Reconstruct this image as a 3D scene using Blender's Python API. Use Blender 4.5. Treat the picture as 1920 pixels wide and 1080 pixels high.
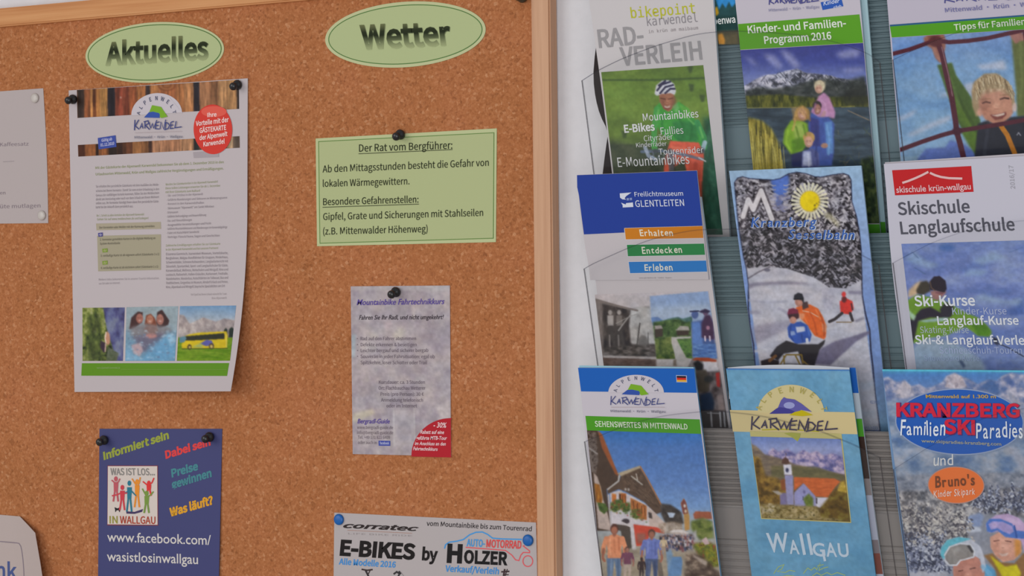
import bpy, bmesh, math, os
import numpy as np
from mathutils import Matrix, Vector

for o in list(bpy.data.objects):
    bpy.data.objects.remove(o)
scene = bpy.context.scene
COL = scene.collection

# ------------------------------------------------------------------ camera
F = 4126.0                       # focal length in pixels of a 1920x1080 frame
YAW, PITCH, ROLL = math.radians(28.0), math.radians(0.28), math.radians(-0.63)
DIST = 1.87
fwd = Vector((-math.sin(YAW) * math.cos(PITCH), math.cos(YAW) * math.cos(PITCH), math.sin(PITCH)))
right = Vector((math.cos(YAW), math.sin(YAW), 0.0))
upv = right.cross(fwd)
r2 = right * math.cos(ROLL) + upv * math.sin(ROLL)
u2 = upv * math.cos(ROLL) - right * math.sin(ROLL)
CAM = Vector((0.0, 0.0, 1.5)) - fwd * DIST
cam_d = bpy.data.cameras.new('camera')
cam_d.sensor_width = 36.0
cam_d.lens = F / 1920.0 * 36.0
cam_d.clip_start = 0.05
cam_o = bpy.data.objects.new('camera', cam_d)
COL.objects.link(cam_o)
M = Matrix((r2, u2, -fwd)).transposed().to_4x4()
M.translation = CAM
cam_o.matrix_world = M
scene.camera = cam_o

# ------------------------------------------------------------------ light
scene.view_settings.view_transform = 'Standard'
scene.view_settings.look = 'None'
scene.view_settings.exposure = 0.0
scene.view_settings.gamma = 1.0
scene.view_settings.use_curve_mapping = False
world = bpy.data.worlds.new('room_daylight')
scene.world = world
world.use_nodes = True
bg = world.node_tree.nodes['Background']
bg.inputs[0].default_value = (0.99, 0.98, 1.0, 1)
bg.inputs[1].default_value = 0.40


def area_light(name, loc, target, size, size_y, power, colour):
    ld = bpy.data.lights.new(name, 'AREA')
    ld.shape = 'RECTANGLE'
    ld.size, ld.size_y, ld.energy, ld.color = size, size_y, power, colour
    lo = bpy.data.objects.new(name, ld)
    COL.objects.link(lo)
    lo.location = loc
    lo.rotation_euler = (Vector(target) - Vector(loc)).to_track_quat('-Z', 'Y').to_euler()


area_light('window_daylight', (-1.7, -2.7, 2.0), (0.1, 0, 1.45), 1.8, 1.5, 25.0, (1.0, 0.975, 0.94))
area_light('front_fill', (1.1, -3.0, 1.15), (0.3, 0, 1.45), 2.2, 1.7, 36.0, (0.95, 0.975, 1.0))  # added fill lamp near the camera axis, brightens the leaning brochures; not a window
ILLUM = 0.84                     # how bright a pure white matte surface renders here


# ------------------------------------------------------------------ helpers
def unproject(px, py, h):
    """world points seen at pixel (px,py) that stand h metres off the wall (wall: y = 0)"""
    px, py, h = np.broadcast_arrays(np.asarray(px, float), np.asarray(py, float), np.asarray(h, float))
    a = (px - 960.0) / F
    b = -(py - 540.0) / F
    d = [r2[i] * a + u2[i] * b + fwd[i] for i in range(3)]
    t = (-h - CAM[1]) / d[1]
    return np.stack([CAM[i] + d[i] * t for i in range(3)], -1)


def lin(c):
    c = np.asarray(c, float) / 255.0
    return np.where(c <= 0.04045, c / 12.92, ((c + 0.055) / 1.055) ** 2.4)


def alb(c):
    """print colour (as it looks in the room) -> albedo"""
    return np.clip(lin(c) / ILLUM, 0.003, 0.9)


CR = [0.0, 0.0, 1.0]


def crop(ox, oy, s):
    CR[:] = [float(ox), float(oy), float(s)]


def tp(p):
    return (CR[0] + p[0] / CR[2], CR[1] + p[1] / CR[2])


def tps(ps):
    return np.array([tp(p) for p in ps], float)


_mats = {}


def printed(kind='matte'):
    if kind in _mats:
        return _mats[kind]
    m = bpy.data.materials.new('printed_' + kind)
    m.use_nodes = True
    nt = m.node_tree
    b = nt.nodes['Principled BSDF']
    a = nt.nodes.new('ShaderNodeAttribute')
    a.attribute_name = 'ink'
    nt.links.new(a.outputs['Color'], b.inputs['Base Color'])
    b.inputs['Roughness'].default_value = {'matte': 0.8, 'gloss': 0.5, 'plastic': 0.35}[kind]
    b.inputs['Specular IOR Level'].default_value = {'matte': 0.08, 'gloss': 0.14, 'plastic': 0.3}[kind]
    _mats[kind] = m
    return m


def make_object(name, V, Fc, cols, mats, parent=None, mat_idx=None, smooth=False):
    me = bpy.data.meshes.new(name)
    V = np.asarray(V, float)
    if isinstance(Fc, np.ndarray):
        n, k = Fc.shape
        me.vertices.add(len(V))
        me.vertices.foreach_set('co', V.ravel().astype(np.float32))
        me.loops.add(n * k)
        me.loops.foreach_set('vertex_index', Fc.ravel().astype(np.int32))
        me.polygons.add(n)
        me.polygons.foreach_set('loop_start', (np.arange(n) * k).astype(np.int32))
        me.update(calc_edges=True)
    else:
        me.from_pydata([tuple(v) for v in V], [], [tuple(int(i) for i in f) for f in Fc])
    if cols is not None:
        at = me.color_attributes.new('ink', 'FLOAT_COLOR', 'POINT')
        rgba = np.ones((len(V), 4), np.float32)
        rgba[:, :3] = cols
        at.data.foreach_set('color', rgba.ravel())
    for m in (mats if isinstance(mats, (list, tuple)) else [mats]):
        me.materials.append(m)
    if mat_idx is not None:
        me.polygons.foreach_set('material_index', np.asarray(mat_idx, np.int32))
    if smooth:
        me.polygons.foreach_set('use_smooth', np.ones(len(me.polygons), bool))
    me.update()
    o = bpy.data.objects.new(name, me)
    COL.objects.link(o)
    if parent is not None:
        o.parent = parent
    return o


# ---- fonts: Blender's own built-in faces
def _font(fn):
    try:
        p = os.path.join(bpy.utils.system_resource('DATAFILES', path='fonts'), fn)
        return bpy.data.fonts.load(p)
    except Exception:
        return None


FONT = {'n': _font('Noto Sans CJK Regular.woff2'), 'm': _font('DejaVuSansMono.woff2'), 'g': None}
_caps, _gl = {}, {}


def _raw(s, font, off, shear, res):
    c = bpy.data.curves.new('lettering', 'FONT')
    c.body = s
    if FONT[font]:
        c.font = FONT[font]
    c.dimensions = '2D'
    c.fill_mode = 'BOTH'
    c.resolution_u = res
    c.offset = off
    c.shear = shear
    o = bpy.data.objects.new('lettering', c)
    me = o.to_mesh()
    me.calc_loop_triangles()
    V = np.zeros(len(me.vertices) * 3)
    me.vertices.foreach_get('co', V)
    T = np.zeros(len(me.loop_triangles) * 3, np.int32)
    me.loop_triangles.foreach_get('vertices', T)
    o.to_mesh_clear()
    bpy.data.objects.remove(o)
    bpy.data.curves.remove(c)
    return V.reshape(-1, 3)[:, :2], T.reshape(-1, 3)


def glyphs(s, font='n', bold=0.0, shear=0.0, res=3):
    key = (s, font, bold, shear, res)
    if key in _gl:
        return _gl[key]
    if font not in _caps:
        v, _ = _raw('H', font, 0, 0, 2)
        _caps[font] = v[:, 1].max()
    cap = _caps[font]
    V, T = _raw(s, font, bold * cap, shear, res)
    V = V / cap
    a, b, c = V[T[:, 0]], V[T[:, 1]], V[T[:, 2]]
    ar = (b[:, 0] - a[:, 0]) * (c[:, 1] - a[:, 1]) - (b[:, 1] - a[:, 1]) * (c[:, 0] - a[:, 0])
    T[ar < 0] = T[ar < 0][:, ::-1]
    T = T[np.abs(ar) > 1e-7]
    _gl[key] = (V, T)
    return V, T


LAYER = 0.00018


class Thing:
    def __init__(self, name, label, cat, hfun, base, group=None, upx=-0.011, kind='gloss'):
        self.h = hfun if callable(hfun) else (lambda x, y, k=hfun: np.full(np.shape(x), k, float))
        self.o = bpy.data.objects.new(name, None)
        self.o.empty_display_size = 0.02
        COL.objects.link(self.o)
        b = unproject(base[0], base[1], self.h(np.array(float(base[0])), np.array(float(base[1]))))
        self.o.location = tuple(b)
        self.base = tuple(float(q) for q in b)
        self.o['label'] = label
        self.o['category'] = cat
        if group:
            self.o['group'] = group
        self.upx, self.kind = upx, kind

    def part(self, name, layer=1, label=None, parent=None, kind=None):
        return Part(self, name, layer, label, parent, kind or self.kind)


ALL_THINGS = []


class Part:
    """collects printed shapes given in photo pixels, lays them on the thing's surface as ONE mesh"""

    def __init__(self, th, name, layer, label, parent, kind):
        self.th, self.name, self.label, self.parent, self.kind = th, name, label, parent, kind
        self.P, self.C, self.F, self.W = [], [], [], []
        self.n, self.dh = 0, layer * LAYER

    def add(self, pts, faces, col):
        """pts Nx2 absolute photo pixels, faces, colour (one or per vertex, already display rgb)"""
        pts = np.asarray(pts, float)
        col = np.asarray(col, float)
        if col.ndim == 1:
            col = np.tile(col, (len(pts), 1))
        h = self.th.h(pts[:, 0], pts[:, 1]) + self.dh
        self.W.append(unproject(pts[:, 0], pts[:, 1], h))
        self.C.append(alb(col))
        self.F += [tuple(int(i) + self.n for i in f) for f in faces]
        self.n += len(pts)
        self.dh += 2.2e-5
        return self

    def quad(self, q, col, nx=1, ny=1):
        q = tps(q)
        s, t = np.meshgrid(np.linspace(0, 1, nx + 1), np.linspace(0, 1, ny + 1))
        s, t = s.ravel()[:, None], t.ravel()[:, None]
        p = (q[0] * (1 - s) + q[1] * s) * (1 - t) + (q[3] * (1 - s) + q[2] * s) * t
        f = [(j * (nx + 1) + i, (j + 1) * (nx + 1) + i, (j + 1) * (nx + 1) + i + 1, j * (nx + 1) + i + 1)
             for j in range(ny) for i in range(nx)]
        return self.add(p, f, col)

    def poly(self, pts, col):
        p = tps(pts)
        a = 0.5 * np.sum(p[:, 0] * np.roll(p[:, 1], -1) - np.roll(p[:, 0], -1) * p[:, 1])
        if a > 0:
            p = p[::-1]
        return self.add(p, [tuple(range(len(p)))], col)

    def ell(self, cx, cy, rx, ry, col, rot=0.0, n=48, a0=0, a1=360):
        a = np.radians(np.linspace(a0, a1, n, endpoint=(a1 - a0) < 360))
        x, y = rx * np.cos(a), -ry * np.sin(a)
        r = math.radians(rot)
        pts = list(zip(cx + x * math.cos(r) + y * math.sin(r), cy - x * math.sin(r) + y * math.cos(r)))
        return self.poly(pts, col)

    def line(self, pts, w, col, closed=False):
        p = tps(pts)
        w = w / CR[2] / 2
        if closed:
            p = np.vstack([p, p[:1]])
        d = np.diff(p, axis=0)
        L = np.hypot(d[:, 0], d[:, 1]) + 1e-9
        nrm = np.stack([-d[:, 1], d[:, 0]], 1) / L[:, None]
        vn = np.zeros_like(p)
        vn[:-1] += nrm
        vn[1:] += nrm
        if closed:
            vn[0] += nrm[-1]
            vn[-1] = vn[0]
        l2 = np.maximum(np.sum(vn * vn, 1), 0.6)
        vn = vn * (2 / l2)[:, None]
        if not closed:
            vn[0], vn[-1] = nrm[0], nrm[-1]
        A, B = p + vn * w, p - vn * w
        pts2 = np.vstack([A, B])
        n = len(p)
        return self.add(pts2, [(i, i + 1, n + i + 1, n + i) for i in range(n - 1)], col)

    def ring(self, cx, cy, rx, ry, w, col, rot=0.0, n=64):
        a = np.radians(np.linspace(0, 360, n, endpoint=False))
        r = math.radians(rot)
        x, y = rx * np.cos(a), -ry * np.sin(a)
        return self.line(list(zip(cx + x * math.cos(r) + y * math.sin(r), cy - x * math.sin(r) + y * math.cos(r))), w, col, True)

    def text(self, s, x0, y0, x1, y1, size, col, font='n', bold=0.0, shear=0.0, upx=None, wf=0.95, cuts=None, res=3, anchor=0.0, upv=None):
        """baseline from (x0,y0) to (x1,y1); x1 None: natural width times wf.  size: capital height (crop px)"""
        V, T = glyphs(s, font, bold, shear, res)
        if not len(T):
            return self
        mn, mx = V[:, 0].min(), V[:, 0].max()
        if x1 is None:
            x1, y1 = x0 + (mx - mn) * size * wf, y0 + (y1 or 0) * (mx - mn) * size * wf
            if anchor:
                dx = (x1 - x0) * anchor
                x0, x1 = x0 - dx, x1 - dx
        if cuts is not None:
            V, T, tcol = _slice(V, T, cuts)
            col = tcol
        u = (V[:, 0] - mn) / (mx - mn)
        ux = self.th.upx if upx is None else upx
        X = x0 + u * (x1 - x0) + V[:, 1] * size * ux
        Y = y0 + u * (y1 - y0) - V[:, 1] * size
        if upv is not None:
            X = x0 + u * (x1 - x0) + V[:, 1] * size * upv[0]
            Y = y0 + u * (y1 - y0) + V[:, 1] * size * upv[1]
        p = np.stack([CR[0] + X / CR[2], CR[1] + Y / CR[2]], 1)
        return self.add(p, T, col)

    def hand(self, s, x0, y0, x1, y1, size, col, font='g', bold=0.01, jit=0.08, lean=0.12, seed=1):
        """hand-lettered words: every letter a little different in height, turn and baseline"""
        rg = np.random.default_rng(seed + len(s))
        gs = [glyphs(ch, font, bold) if ch != ' ' else None for ch in s]
        ws = [(g[0][:, 0].max() - g[0][:, 0].min() + 0.19) if g is not None else 0.35 for g in gs]
        tot = sum(ws) - 0.12
        at = 0.0
        for g, w in zip(gs, ws):
            if g is not None:
                V, T = g
                r = (rg.random() - .5) * 2 * jit
                k = 1 + (rg.random() - .5) * 2 * jit
                xx, yy = (V[:, 0] - V[:, 0].min()), V[:, 1] * k
                yy = yy + (rg.random() - .5) * jit
                xx = xx + yy * (lean + r)
                u = (at + xx) / tot
                X = x0 + u * (x1 - x0) + V[:, 1] * size * self.th.upx
                Y = y0 + u * (y1 - y0) - yy * size
                self.add(np.stack([CR[0] + X / CR[2], CR[1] + Y / CR[2]], 1), T, col)
            at += w
        return self

    def arctext(self, s, cx, cy, rx, ry, a0, a1, size, col, font='n', bold=0.0, wf=0.9):
        for i, ch in enumerate(s):
            if ch == ' ':
                continue
            a = math.radians(a0 + (a1 - a0) * i / max(1, len(s) - 1))
            V, T = glyphs(ch, font, bold)
            cxm = (V[:, 0].min() + V[:, 0].max()) / 2
            x, y = (V[:, 0] - cxm) * size * wf, V[:, 1] * size
            tx, ty = math.sin(a), math.cos(a)
            X = cx + rx * math.cos(a) + x * tx + y * math.cos(a)
            Y = cy - ry * math.sin(a) + x * ty - y * math.sin(a)
            self.add(np.stack([CR[0] + X / CR[2], CR[1] + Y / CR[2]], 1), T, col)
        return self

    def photo(self, cv, q, step=1.35, gr=0.075):
        """grid over the quad coloured from a painted canvas"""
        q = tps(q)
        nx = max(2, int(max(np.hypot(*(q[1] - q[0])), np.hypot(*(q[2] - q[3]))) / step))
        ny = max(2, int(max(np.hypot(*(q[3] - q[0])), np.hypot(*(q[2] - q[1]))) / step))
        s, t = np.meshgrid(np.linspace(0, 1, nx + 1), np.linspace(0, 1, ny + 1))
        s, t = s.ravel()[:, None], t.ravel()[:, None]
        p = (q[0] * (1 - s) + q[1] * s) * (1 - t) + (q[3] * (1 - s) + q[2] * s) * t
        j, i = np.meshgrid(np.arange(ny), np.arange(nx), indexing='ij')
        i, j = i.ravel(), j.ravel()
        w = nx + 1
        f = np.stack([j * w + i, (j + 1) * w + i, (j + 1) * w + i + 1, j * w + i + 1], 1)
        self.grid = (p, f, alb(cv.grain(gr).sample(p)))
        return self

    def done(self):
        th = self.th
        par = self.parent or th.o
        if hasattr(self, 'grid') and self.n == 0:
            p, f, c = self.grid
            W = unproject(p[:, 0], p[:, 1], th.h(p[:, 0], p[:, 1]) + self.dh)
            o = make_object(self.name, W - np.array(th.base), f, c, printed(self.kind))
        else:
            W, C, Fc = np.vstack(self.W), np.vstack(self.C), self.F
            if all(len(f) == 3 for f in Fc):
                Fc = np.array(Fc)
            o = make_object(self.name, W - np.array(th.base), Fc, C, printed(self.kind))
        o.parent = par
        if self.label:
            o['label'] = self.label
        return o


def _slice(V, T, cuts):
    """cut a flat text mesh at heights so a printed tone gradient can follow; cuts: [(y, rgb), ...]"""
    bm = bmesh.new()
    vs = [bm.verts.new((v[0], v[1], 0)) for v in V]
    for t in T:
        try:
            bm.faces.new([vs[i] for i in t])
        except ValueError:
            pass
    for y, _ in cuts[1:-1]:
        bmesh.ops.bisect_plane(bm, geom=bm.verts[:] + bm.edges[:] + bm.faces[:], plane_co=(0, y, 0), plane_no=(0, 1, 0))
    bmesh.ops.triangulate(bm, faces=bm.faces[:])
    bm.verts.index_update()
    V2 = np.array([v.co[:2] for v in bm.verts])
    T2 = np.array([[v.index for v in f.verts] for f in bm.faces])
    bm.free()
    ys = [c[0] for c in cuts]
    cols = np.array([c[1] for c in cuts], float)
    out = np.stack([np.interp(V2[:, 1], ys, cols[:, k]) for k in range(3)], 1)
    return V2, T2, out


def sheet(th, name, q, col, thick=0.0003, nx=2, ny=2, edge=None, kind=None, label=None, parent=None, curve=None):
    """a sheet of paper or a booklet: front grid, back grid, closed edge.  q in crop px TL,TR,BR,BL"""
    q = tps(q)
    s, t = np.meshgrid(np.linspace(0, 1, nx + 1), np.linspace(0, 1, ny + 1))
    s, t = s.ravel()[:, None], t.ravel()[:, None]
    p = (q[0] * (1 - s) + q[1] * s) * (1 - t) + (q[3] * (1 - s) + q[2] * s) * t
    if curve is not None:
        p = p + curve(s, t)
    f = [(j * (nx + 1) + i, (j + 1) * (nx + 1) + i, (j + 1) * (nx + 1) + i + 1, j * (nx + 1) + i + 1)
         for j in range(ny) for i in range(nx)]
    w = nx + 1
    loop = [i for i in range(w)] + [j * w + nx for j in range(1, ny + 1)] + \
           [ny * w + i for i in range(nx - 1, -1, -1)] + [j * w for j in range(ny - 1, 0, -1)]
    return slab(th, name, p, f, loop, col, thick, edge, kind, label, parent)


def outline(th, name, pts, col, thick=0.0003, edge=None, kind=None, label=None, parent=None):
    p = tps(pts)
    a = 0.5 * np.sum(p[:, 0] * np.roll(p[:, 1], -1) - np.roll(p[:, 0], -1) * p[:, 1])
    if a < 0:
        p = p[::-1]
    n = len(p)
    return slab(th, name, p, [tuple(range(n))[::-1]], list(range(n)), col, thick, edge, kind, label, parent)


def slab(th, name, p, f, loop, col, thick, edge, kind, label, parent):
    n = len(p)
    W = unproject(p[:, 0], p[:, 1], th.h(p[:, 0], p[:, 1]))
    Bk = W + np.array([0, thick, 0])
    E = [W[loop], Bk[loop]]
    m = len(loop)
    V = np.vstack([W, Bk] + E)
    Fc = list(f) + [tuple(i + n for i in q[::-1]) for q in f]
    o2 = 2 * n
    Fc += [(o2 + i, o2 + (i + 1) % m, o2 + m + (i + 1) % m, o2 + m + i) for i in range(m)]
    col = np.asarray(col, float)
    if col.ndim == 1:
        col = np.tile(col, (n, 1))
    ec = np.asarray(edge if edge is not None else np.mean(col, 0), float)
    C = np.vstack([alb(col), alb(col), np.tile(alb(ec), (2 * m, 1))])
    o = make_object(name, V - np.array(th.base), Fc, C, printed(kind or th.kind))
    o.parent = parent or th.o
    if label:
        o['label'] = label
    return o


# ------------------------------------------------------------------ painted canvases for printed photographs
def _blur(a, r):
    r = int(round(r))
    if r < 1:
        return a
    for ax in (0, 1):
        for _ in range(2):
            pad = [(0, 0)] * a.ndim
            pad[ax] = (r + 1, r)
            c = np.cumsum(np.pad(a, pad, mode='edge'), axis=ax)
            n = a.shape[ax]
            hi = np.take(c, np.arange(2 * r + 1, 2 * r + 1 + n), axis=ax)
            lo = np.take(c, np.arange(0, n), axis=ax)
            a = (hi - lo) / (2 * r + 1)
    return a


def fbm(h, w, sx, sy, seed, octs=4):
    rng = np.random.default_rng(seed)
    out, amp, tot = np.zeros((h, w)), 1.0, 0.0
    for _ in range(octs):
        gh, gw = int(h / max(sy, 1.0)) + 3, int(w / max(sx, 1.0)) + 3
        g = rng.random((gh, gw))
        y = np.arange(h) / max(sy, 1.0)
        x = np.arange(w) / max(sx, 1.0)
        yi, xi = y.astype(int), x.astype(int)
        fy, fx = (y - yi)[:, None], (x - xi)[None, :]
        fy, fx = fy * fy * (3 - 2 * fy), fx * fx * (3 - 2 * fx)
        a, b = g[yi][:, xi], g[yi][:, xi + 1]
        c, d = g[yi + 1][:, xi], g[yi + 1][:, xi + 1]
        out += amp * ((a * (1 - fx) + b * fx) * (1 - fy) + (c * (1 - fx) + d * fx) * fy)
        tot += amp
        amp *= 0.55
        sx, sy = sx / 2, sy / 2
    out /= tot
    return np.clip((out - 0.5) * 1.9 + 0.5, 0, 1)


class Canvas:
    def __init__(self, x0, y0, x1, y1, S=1.5):
        """absolute photo pixel box"""
        self.x0, self.y0, self.S = x0, y0, S
        self.h, self.w = int((y1 - y0) * S) + 2, int((x1 - x0) * S) + 2
        self.a = np.zeros((self.h, self.w, 3))
        self.seed = 1

    def cc(self, pts):
        p = tps(pts)
        return (p - np.array([self.x0, self.y0])) * self.S

    def k(self, v):
        return v / CR[2] * self.S

    def fill(self, c):
        self.a[:] = c
        return self

    def grad(self, stops, axis=1):
        """stops [(crop coordinate, rgb)]"""
        if axis:
            t = np.arange(self.h) / self.S + self.y0
            xs = [CR[1] + s[0] / CR[2] for s in stops]
        else:
            t = np.arange(self.w) / self.S + self.x0
            xs = [CR[0] + s[0] / CR[2] for s in stops]
        c = np.array([s[1] for s in stops], float)
        g = np.stack([np.interp(t, xs, c[:, i]) for i in range(3)], 1)
        self.a[:] = g[:, None, :] if axis else g[None, :, :]
        return self

    def mask(self, pts, soft=0.0):
        p = self.cc(pts)
        m = np.zeros((self.h, self.w), bool)
        r = int(self.k(soft) * 2 + 3)
        xa, xb = int(max(0, p[:, 0].min() - r)), int(min(self.w, p[:, 0].max() + r + 1))
        ya, yb = int(max(0, p[:, 1].min() - r)), int(min(self.h, p[:, 1].max() + r + 1))
        if xb <= xa or yb <= ya:
            return None
        X, Y = np.arange(xa, xb)[None, :] + 0.5, np.arange(ya, yb)[:, None] + 0.5
        sub = np.zeros((yb - ya, xb - xa), bool)
        n = len(p)
        for i in range(n):
            (ax, ay), (bx, by) = p[i], p[(i + 1) % n]
            if ay == by:
                continue
            cond = ((ay <= Y) != (by <= Y))
            sub ^= cond & (X < ax + (Y - ay) * (bx - ax) / (by - ay))
        mm = _blur(sub.astype(float), max(0.6, self.k(soft)))
        return mm, (slice(ya, yb), slice(xa, xb))

    def put(self, mk, col, a=1.0):
        if mk is None:
            return self
        m, sl = mk
        m = (m * a)[..., None]
        self.a[sl] = self.a[sl] * (1 - m) + np.asarray(col, float) * m
        return self

    def P(self, pts, col, a=1.0, soft=0.0):
        return self.put(self.mask(pts, soft), col, a)

    def E(self, cx, cy, rx, ry, col, a=1.0, soft=0.0, rot=0.0):
        t = np.linspace(0, 2 * np.pi, 28, endpoint=False)
        r = math.radians(rot)
        x, y = rx * np.cos(t), ry * np.sin(t)
        return self.P(list(zip(cx + x * math.cos(r) + y * math.sin(r), cy - x * math.sin(r) + y * math.cos(r))), col, a, soft)

    def L(self, pts, w, col, a=1.0, soft=0.0):
        p = self.cc(pts)
        hw = self.k(w) / 2
        sf = max(0.7, self.k(soft))
        r = hw + sf + 2
        xa, xb = int(max(0, p[:, 0].min() - r)), int(min(self.w, p[:, 0].max() + r + 1))
        ya, yb = int(max(0, p[:, 1].min() - r)), int(min(self.h, p[:, 1].max() + r + 1))
        if xb <= xa or yb <= ya:
            return self
        X, Y = np.meshgrid(np.arange(xa, xb) + 0.5, np.arange(ya, yb) + 0.5)
        D = np.full(X.shape, 1e9)
        for i in range(len(p) - 1):
            (ax, ay), (bx, by) = p[i], p[i + 1]
            dx, dy = bx - ax, by - ay
            t = np.clip(((X - ax) * dx + (Y - ay) * dy) / (dx * dx + dy * dy + 1e-9), 0, 1)
            D = np.minimum(D, np.hypot(X - ax - t * dx, Y - ay - t * dy))
        m = np.clip((hw - D) / sf + 0.5, 0, 1)
        return self.put((m, (slice(ya, yb), slice(xa, xb))), col, a)

    def TX(self, pts, cols, sx, sy=None, a=1.0, soft=0.0, octs=4, shear=0.0):
        """mottled texture from a palette inside a polygon; sx, sy feature size in crop px"""
        mk = self.mask(pts, soft)
        if mk is None:
            return self
        m, sl = mk
        self.seed += 1
        n = fbm(m.shape[0], m.shape[1], self.k(sx), self.k(sy or sx), self.seed, octs)
        cols = np.array(cols, float)
        x = np.linspace(0, 1, len(cols))
        c = np.stack([np.interp(n, x, cols[:, i]) for i in range(3)], -1)
        m = (m * a)[..., None]
        self.a[sl] = self.a[sl] * (1 - m) + c * m
        return self

    def spots(self, pts, n, cols, r0, r1, a=1.0, asp=1.0, rot=0.0, soft=0.0):
        rng = np.random.default_rng(self.seed * 7 + n)
        self.seed += 1
        p = np.array(pts, float)
        lo, hi = p.min(0), p.max(0)
        k = 0
        while k < n:
            q = lo + rng.random(2) * (hi - lo)
            ins = False
            for i in range(len(p)):
                (ax, ay), (bx, by) = p[i], p[(i + 1) % len(p)]
                if (ay <= q[1]) != (by <= q[1]) and q[0] < ax + (q[1] - ay) * (bx - ax) / (by - ay):
                    ins = not ins
            if not ins:
                k += 0.2
                continue
            r = r0 + rng.random() * (r1 - r0)
            self.E(q[0], q[1], r * asp, r, cols[rng.integers(len(cols))], a, soft, rot + (rng.random() - .5) * 50)
            k += 1
        return self

    def sample(self, p):
        x = np.clip((p[:, 0] - self.x0) * self.S, 0, self.w - 1.01)
        y = np.clip((p[:, 1] - self.y0) * self.S, 0, self.h - 1.01)
        xi, yi = x.astype(int), y.astype(int)
        fx, fy = (x - xi)[:, None], (y - yi)[:, None]
        A = self.a
        return (A[yi, xi] * (1 - fx) + A[yi, xi + 1] * fx) * (1 - fy) + (A[yi + 1, xi] * (1 - fx) + A[yi + 1, xi + 1] * fx) * fy

    def conifer(self, x, yt, yb, hw, cols, n, w=9, seed=0):
        """snow-laden fir in a printed photo: drooping strokes to both sides of the trunk"""
        rg = np.random.default_rng(seed + int(x))
        for _ in range(n):
            t = rg.random() ** 0.7
            y = yt + t * (yb - yt)
            sd = 1 if rg.random() < 0.5 else -1
            a = rg.random() * 0.85
            b = a + 0.10 + 0.22 * rg.random()
            ww = hw * (0.12 + t)
            c = cols[rg.integers(len(cols))]
            self.L([(x + sd * ww * a, y), (x + sd * ww * b, y + ww * (0.02 + 0.34 * rg.random()))], w * (0.6 + rg.random() * 1.1), c, 0.85, 1.5)
        return self

    def face(self, x, y, s, skin, dark, light, tilt=0.0):
        """soft cheeks, nose and brow modelling of a printed face; s = half width"""
        self.E(x - 0.55 * s, y + 0.1 * s, 0.4 * s, 0.7 * s, dark, .35, .25 * s)
        self.E(x + 0.25 * s, y + 0.25 * s, 0.4 * s, 0.35 * s, light, .5, .25 * s)
        self.E(x - 0.3 * s, y + 0.25 * s, 0.28 * s, 0.28 * s, light, .35, .2 * s)
        self.E(x, y - 0.6 * s, 0.6 * s, 0.3 * s, light, .4, .25 * s)
        self.E(x + 0.03 * s, y + 0.12 * s, 0.14 * s, 0.2 * s, light, .5, .08 * s)
        self.L([(x - 0.1 * s, y + 0.32 * s), (x + 0.14 * s, y + 0.32 * s)], 0.07 * s, dark, .7, .05 * s)
        self.E(x, y + 1.15 * s, 0.7 * s, 0.25 * s, dark, .4, .2 * s)
        return self

    def grain(self, amt=0.10, seed=3):
        """fine tonal variation of a real printed photograph"""
        n1 = fbm(self.h, self.w, 5 * self.S, 5 * self.S, seed, 3)
        n2 = fbm(self.h, self.w, 16 * self.S, 13 * self.S, seed + 1, 3)
        n3 = fbm(self.h, self.w, 26 * self.S, 20 * self.S, seed + 2, 2)
        k = 1 + amt * 1.3 * (n1 - 0.5) + amt * 0.7 * (n2 - 0.5)
        self.a = self.a * k[..., None]
        self.a[..., 0] *= 1 + amt * 0.3 * (n3 - 0.5)
        self.a[..., 2] *= 1 - amt * 0.3 * (n3 - 0.5)
        self.a = np.clip(_blur(self.a, 1) * 0.55 + self.a * 0.45, 0, 255)
        return self

    def person(self, x, y, s, head, hair, top, legs, lean=0.0):
        """small standing figure in a printed photo: feet at (x,y), height s"""
        self.P([(x - .115 * s, y), (x - .125 * s, y - .25 * s), (x - .135 * s, y - .5 * s), (x + .125 * s, y - .5 * s), (x + .12 * s, y - .25 * s), (x + .10 * s, y), (x + .04 * s, y), (x + .03 * s, y - .22 * s), (x, y - .42 * s), (x - .02 * s, y - .22 * s), (x - .05 * s, y)], legs)
        self.L([(x - .14 * s, y - .79 * s), (x - .185 * s, y - .64 * s), (x - .19 * s, y - .55 * s)], .075 * s, top)
        self.L([(x + .14 * s, y - .79 * s), (x + .185 * s, y - .64 * s), (x + .19 * s, y - .55 * s)], .075 * s, top)
        self.L([(x - .185 * s, y - .6 * s), (x - .2 * s, y - .45 * s), (x - .17 * s, y - .4 * s)], .045 * s, head)
        self.L([(x + .185 * s, y - .6 * s), (x + .205 * s, y - .46 * s), (x + .18 * s, y - .4 * s)], .045 * s, head)
        self.P([(x - .12 * s, y - .45 * s), (x - .115 * s, y - .6 * s), (x - .155 * s, y - .76 * s), (x - .12 * s, y - .82 * s), (x - .04 * s, y - .855 * s), (x + .04 * s, y - .855 * s), (x + .12 * s, y - .82 * s), (x + .155 * s, y - .76 * s), (x + .115 * s, y - .6 * s), (x + .125 * s, y - .45 * s)], top, 1, .008 * s)
        self.P([(x - .03 * s, y - .84 * s), (x - .03 * s, y - .9 * s), (x + .03 * s, y - .9 * s), (x + .03 * s, y - .84 * s), (x, y - .81 * s)], head)
        self.E(x + lean, y - .95 * s, .07 * s, .085 * s, hair)
        self.E(x + lean, y - .925 * s, .055 * s, .065 * s, head)
        return self


def cvas(q, S=1.5, pad=4):
    p = tps(q)
    return Canvas(p[:, 0].min() - pad, p[:, 1].min() - pad, p[:, 0].max() + pad, p[:, 1].max() + pad, S)

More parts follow.
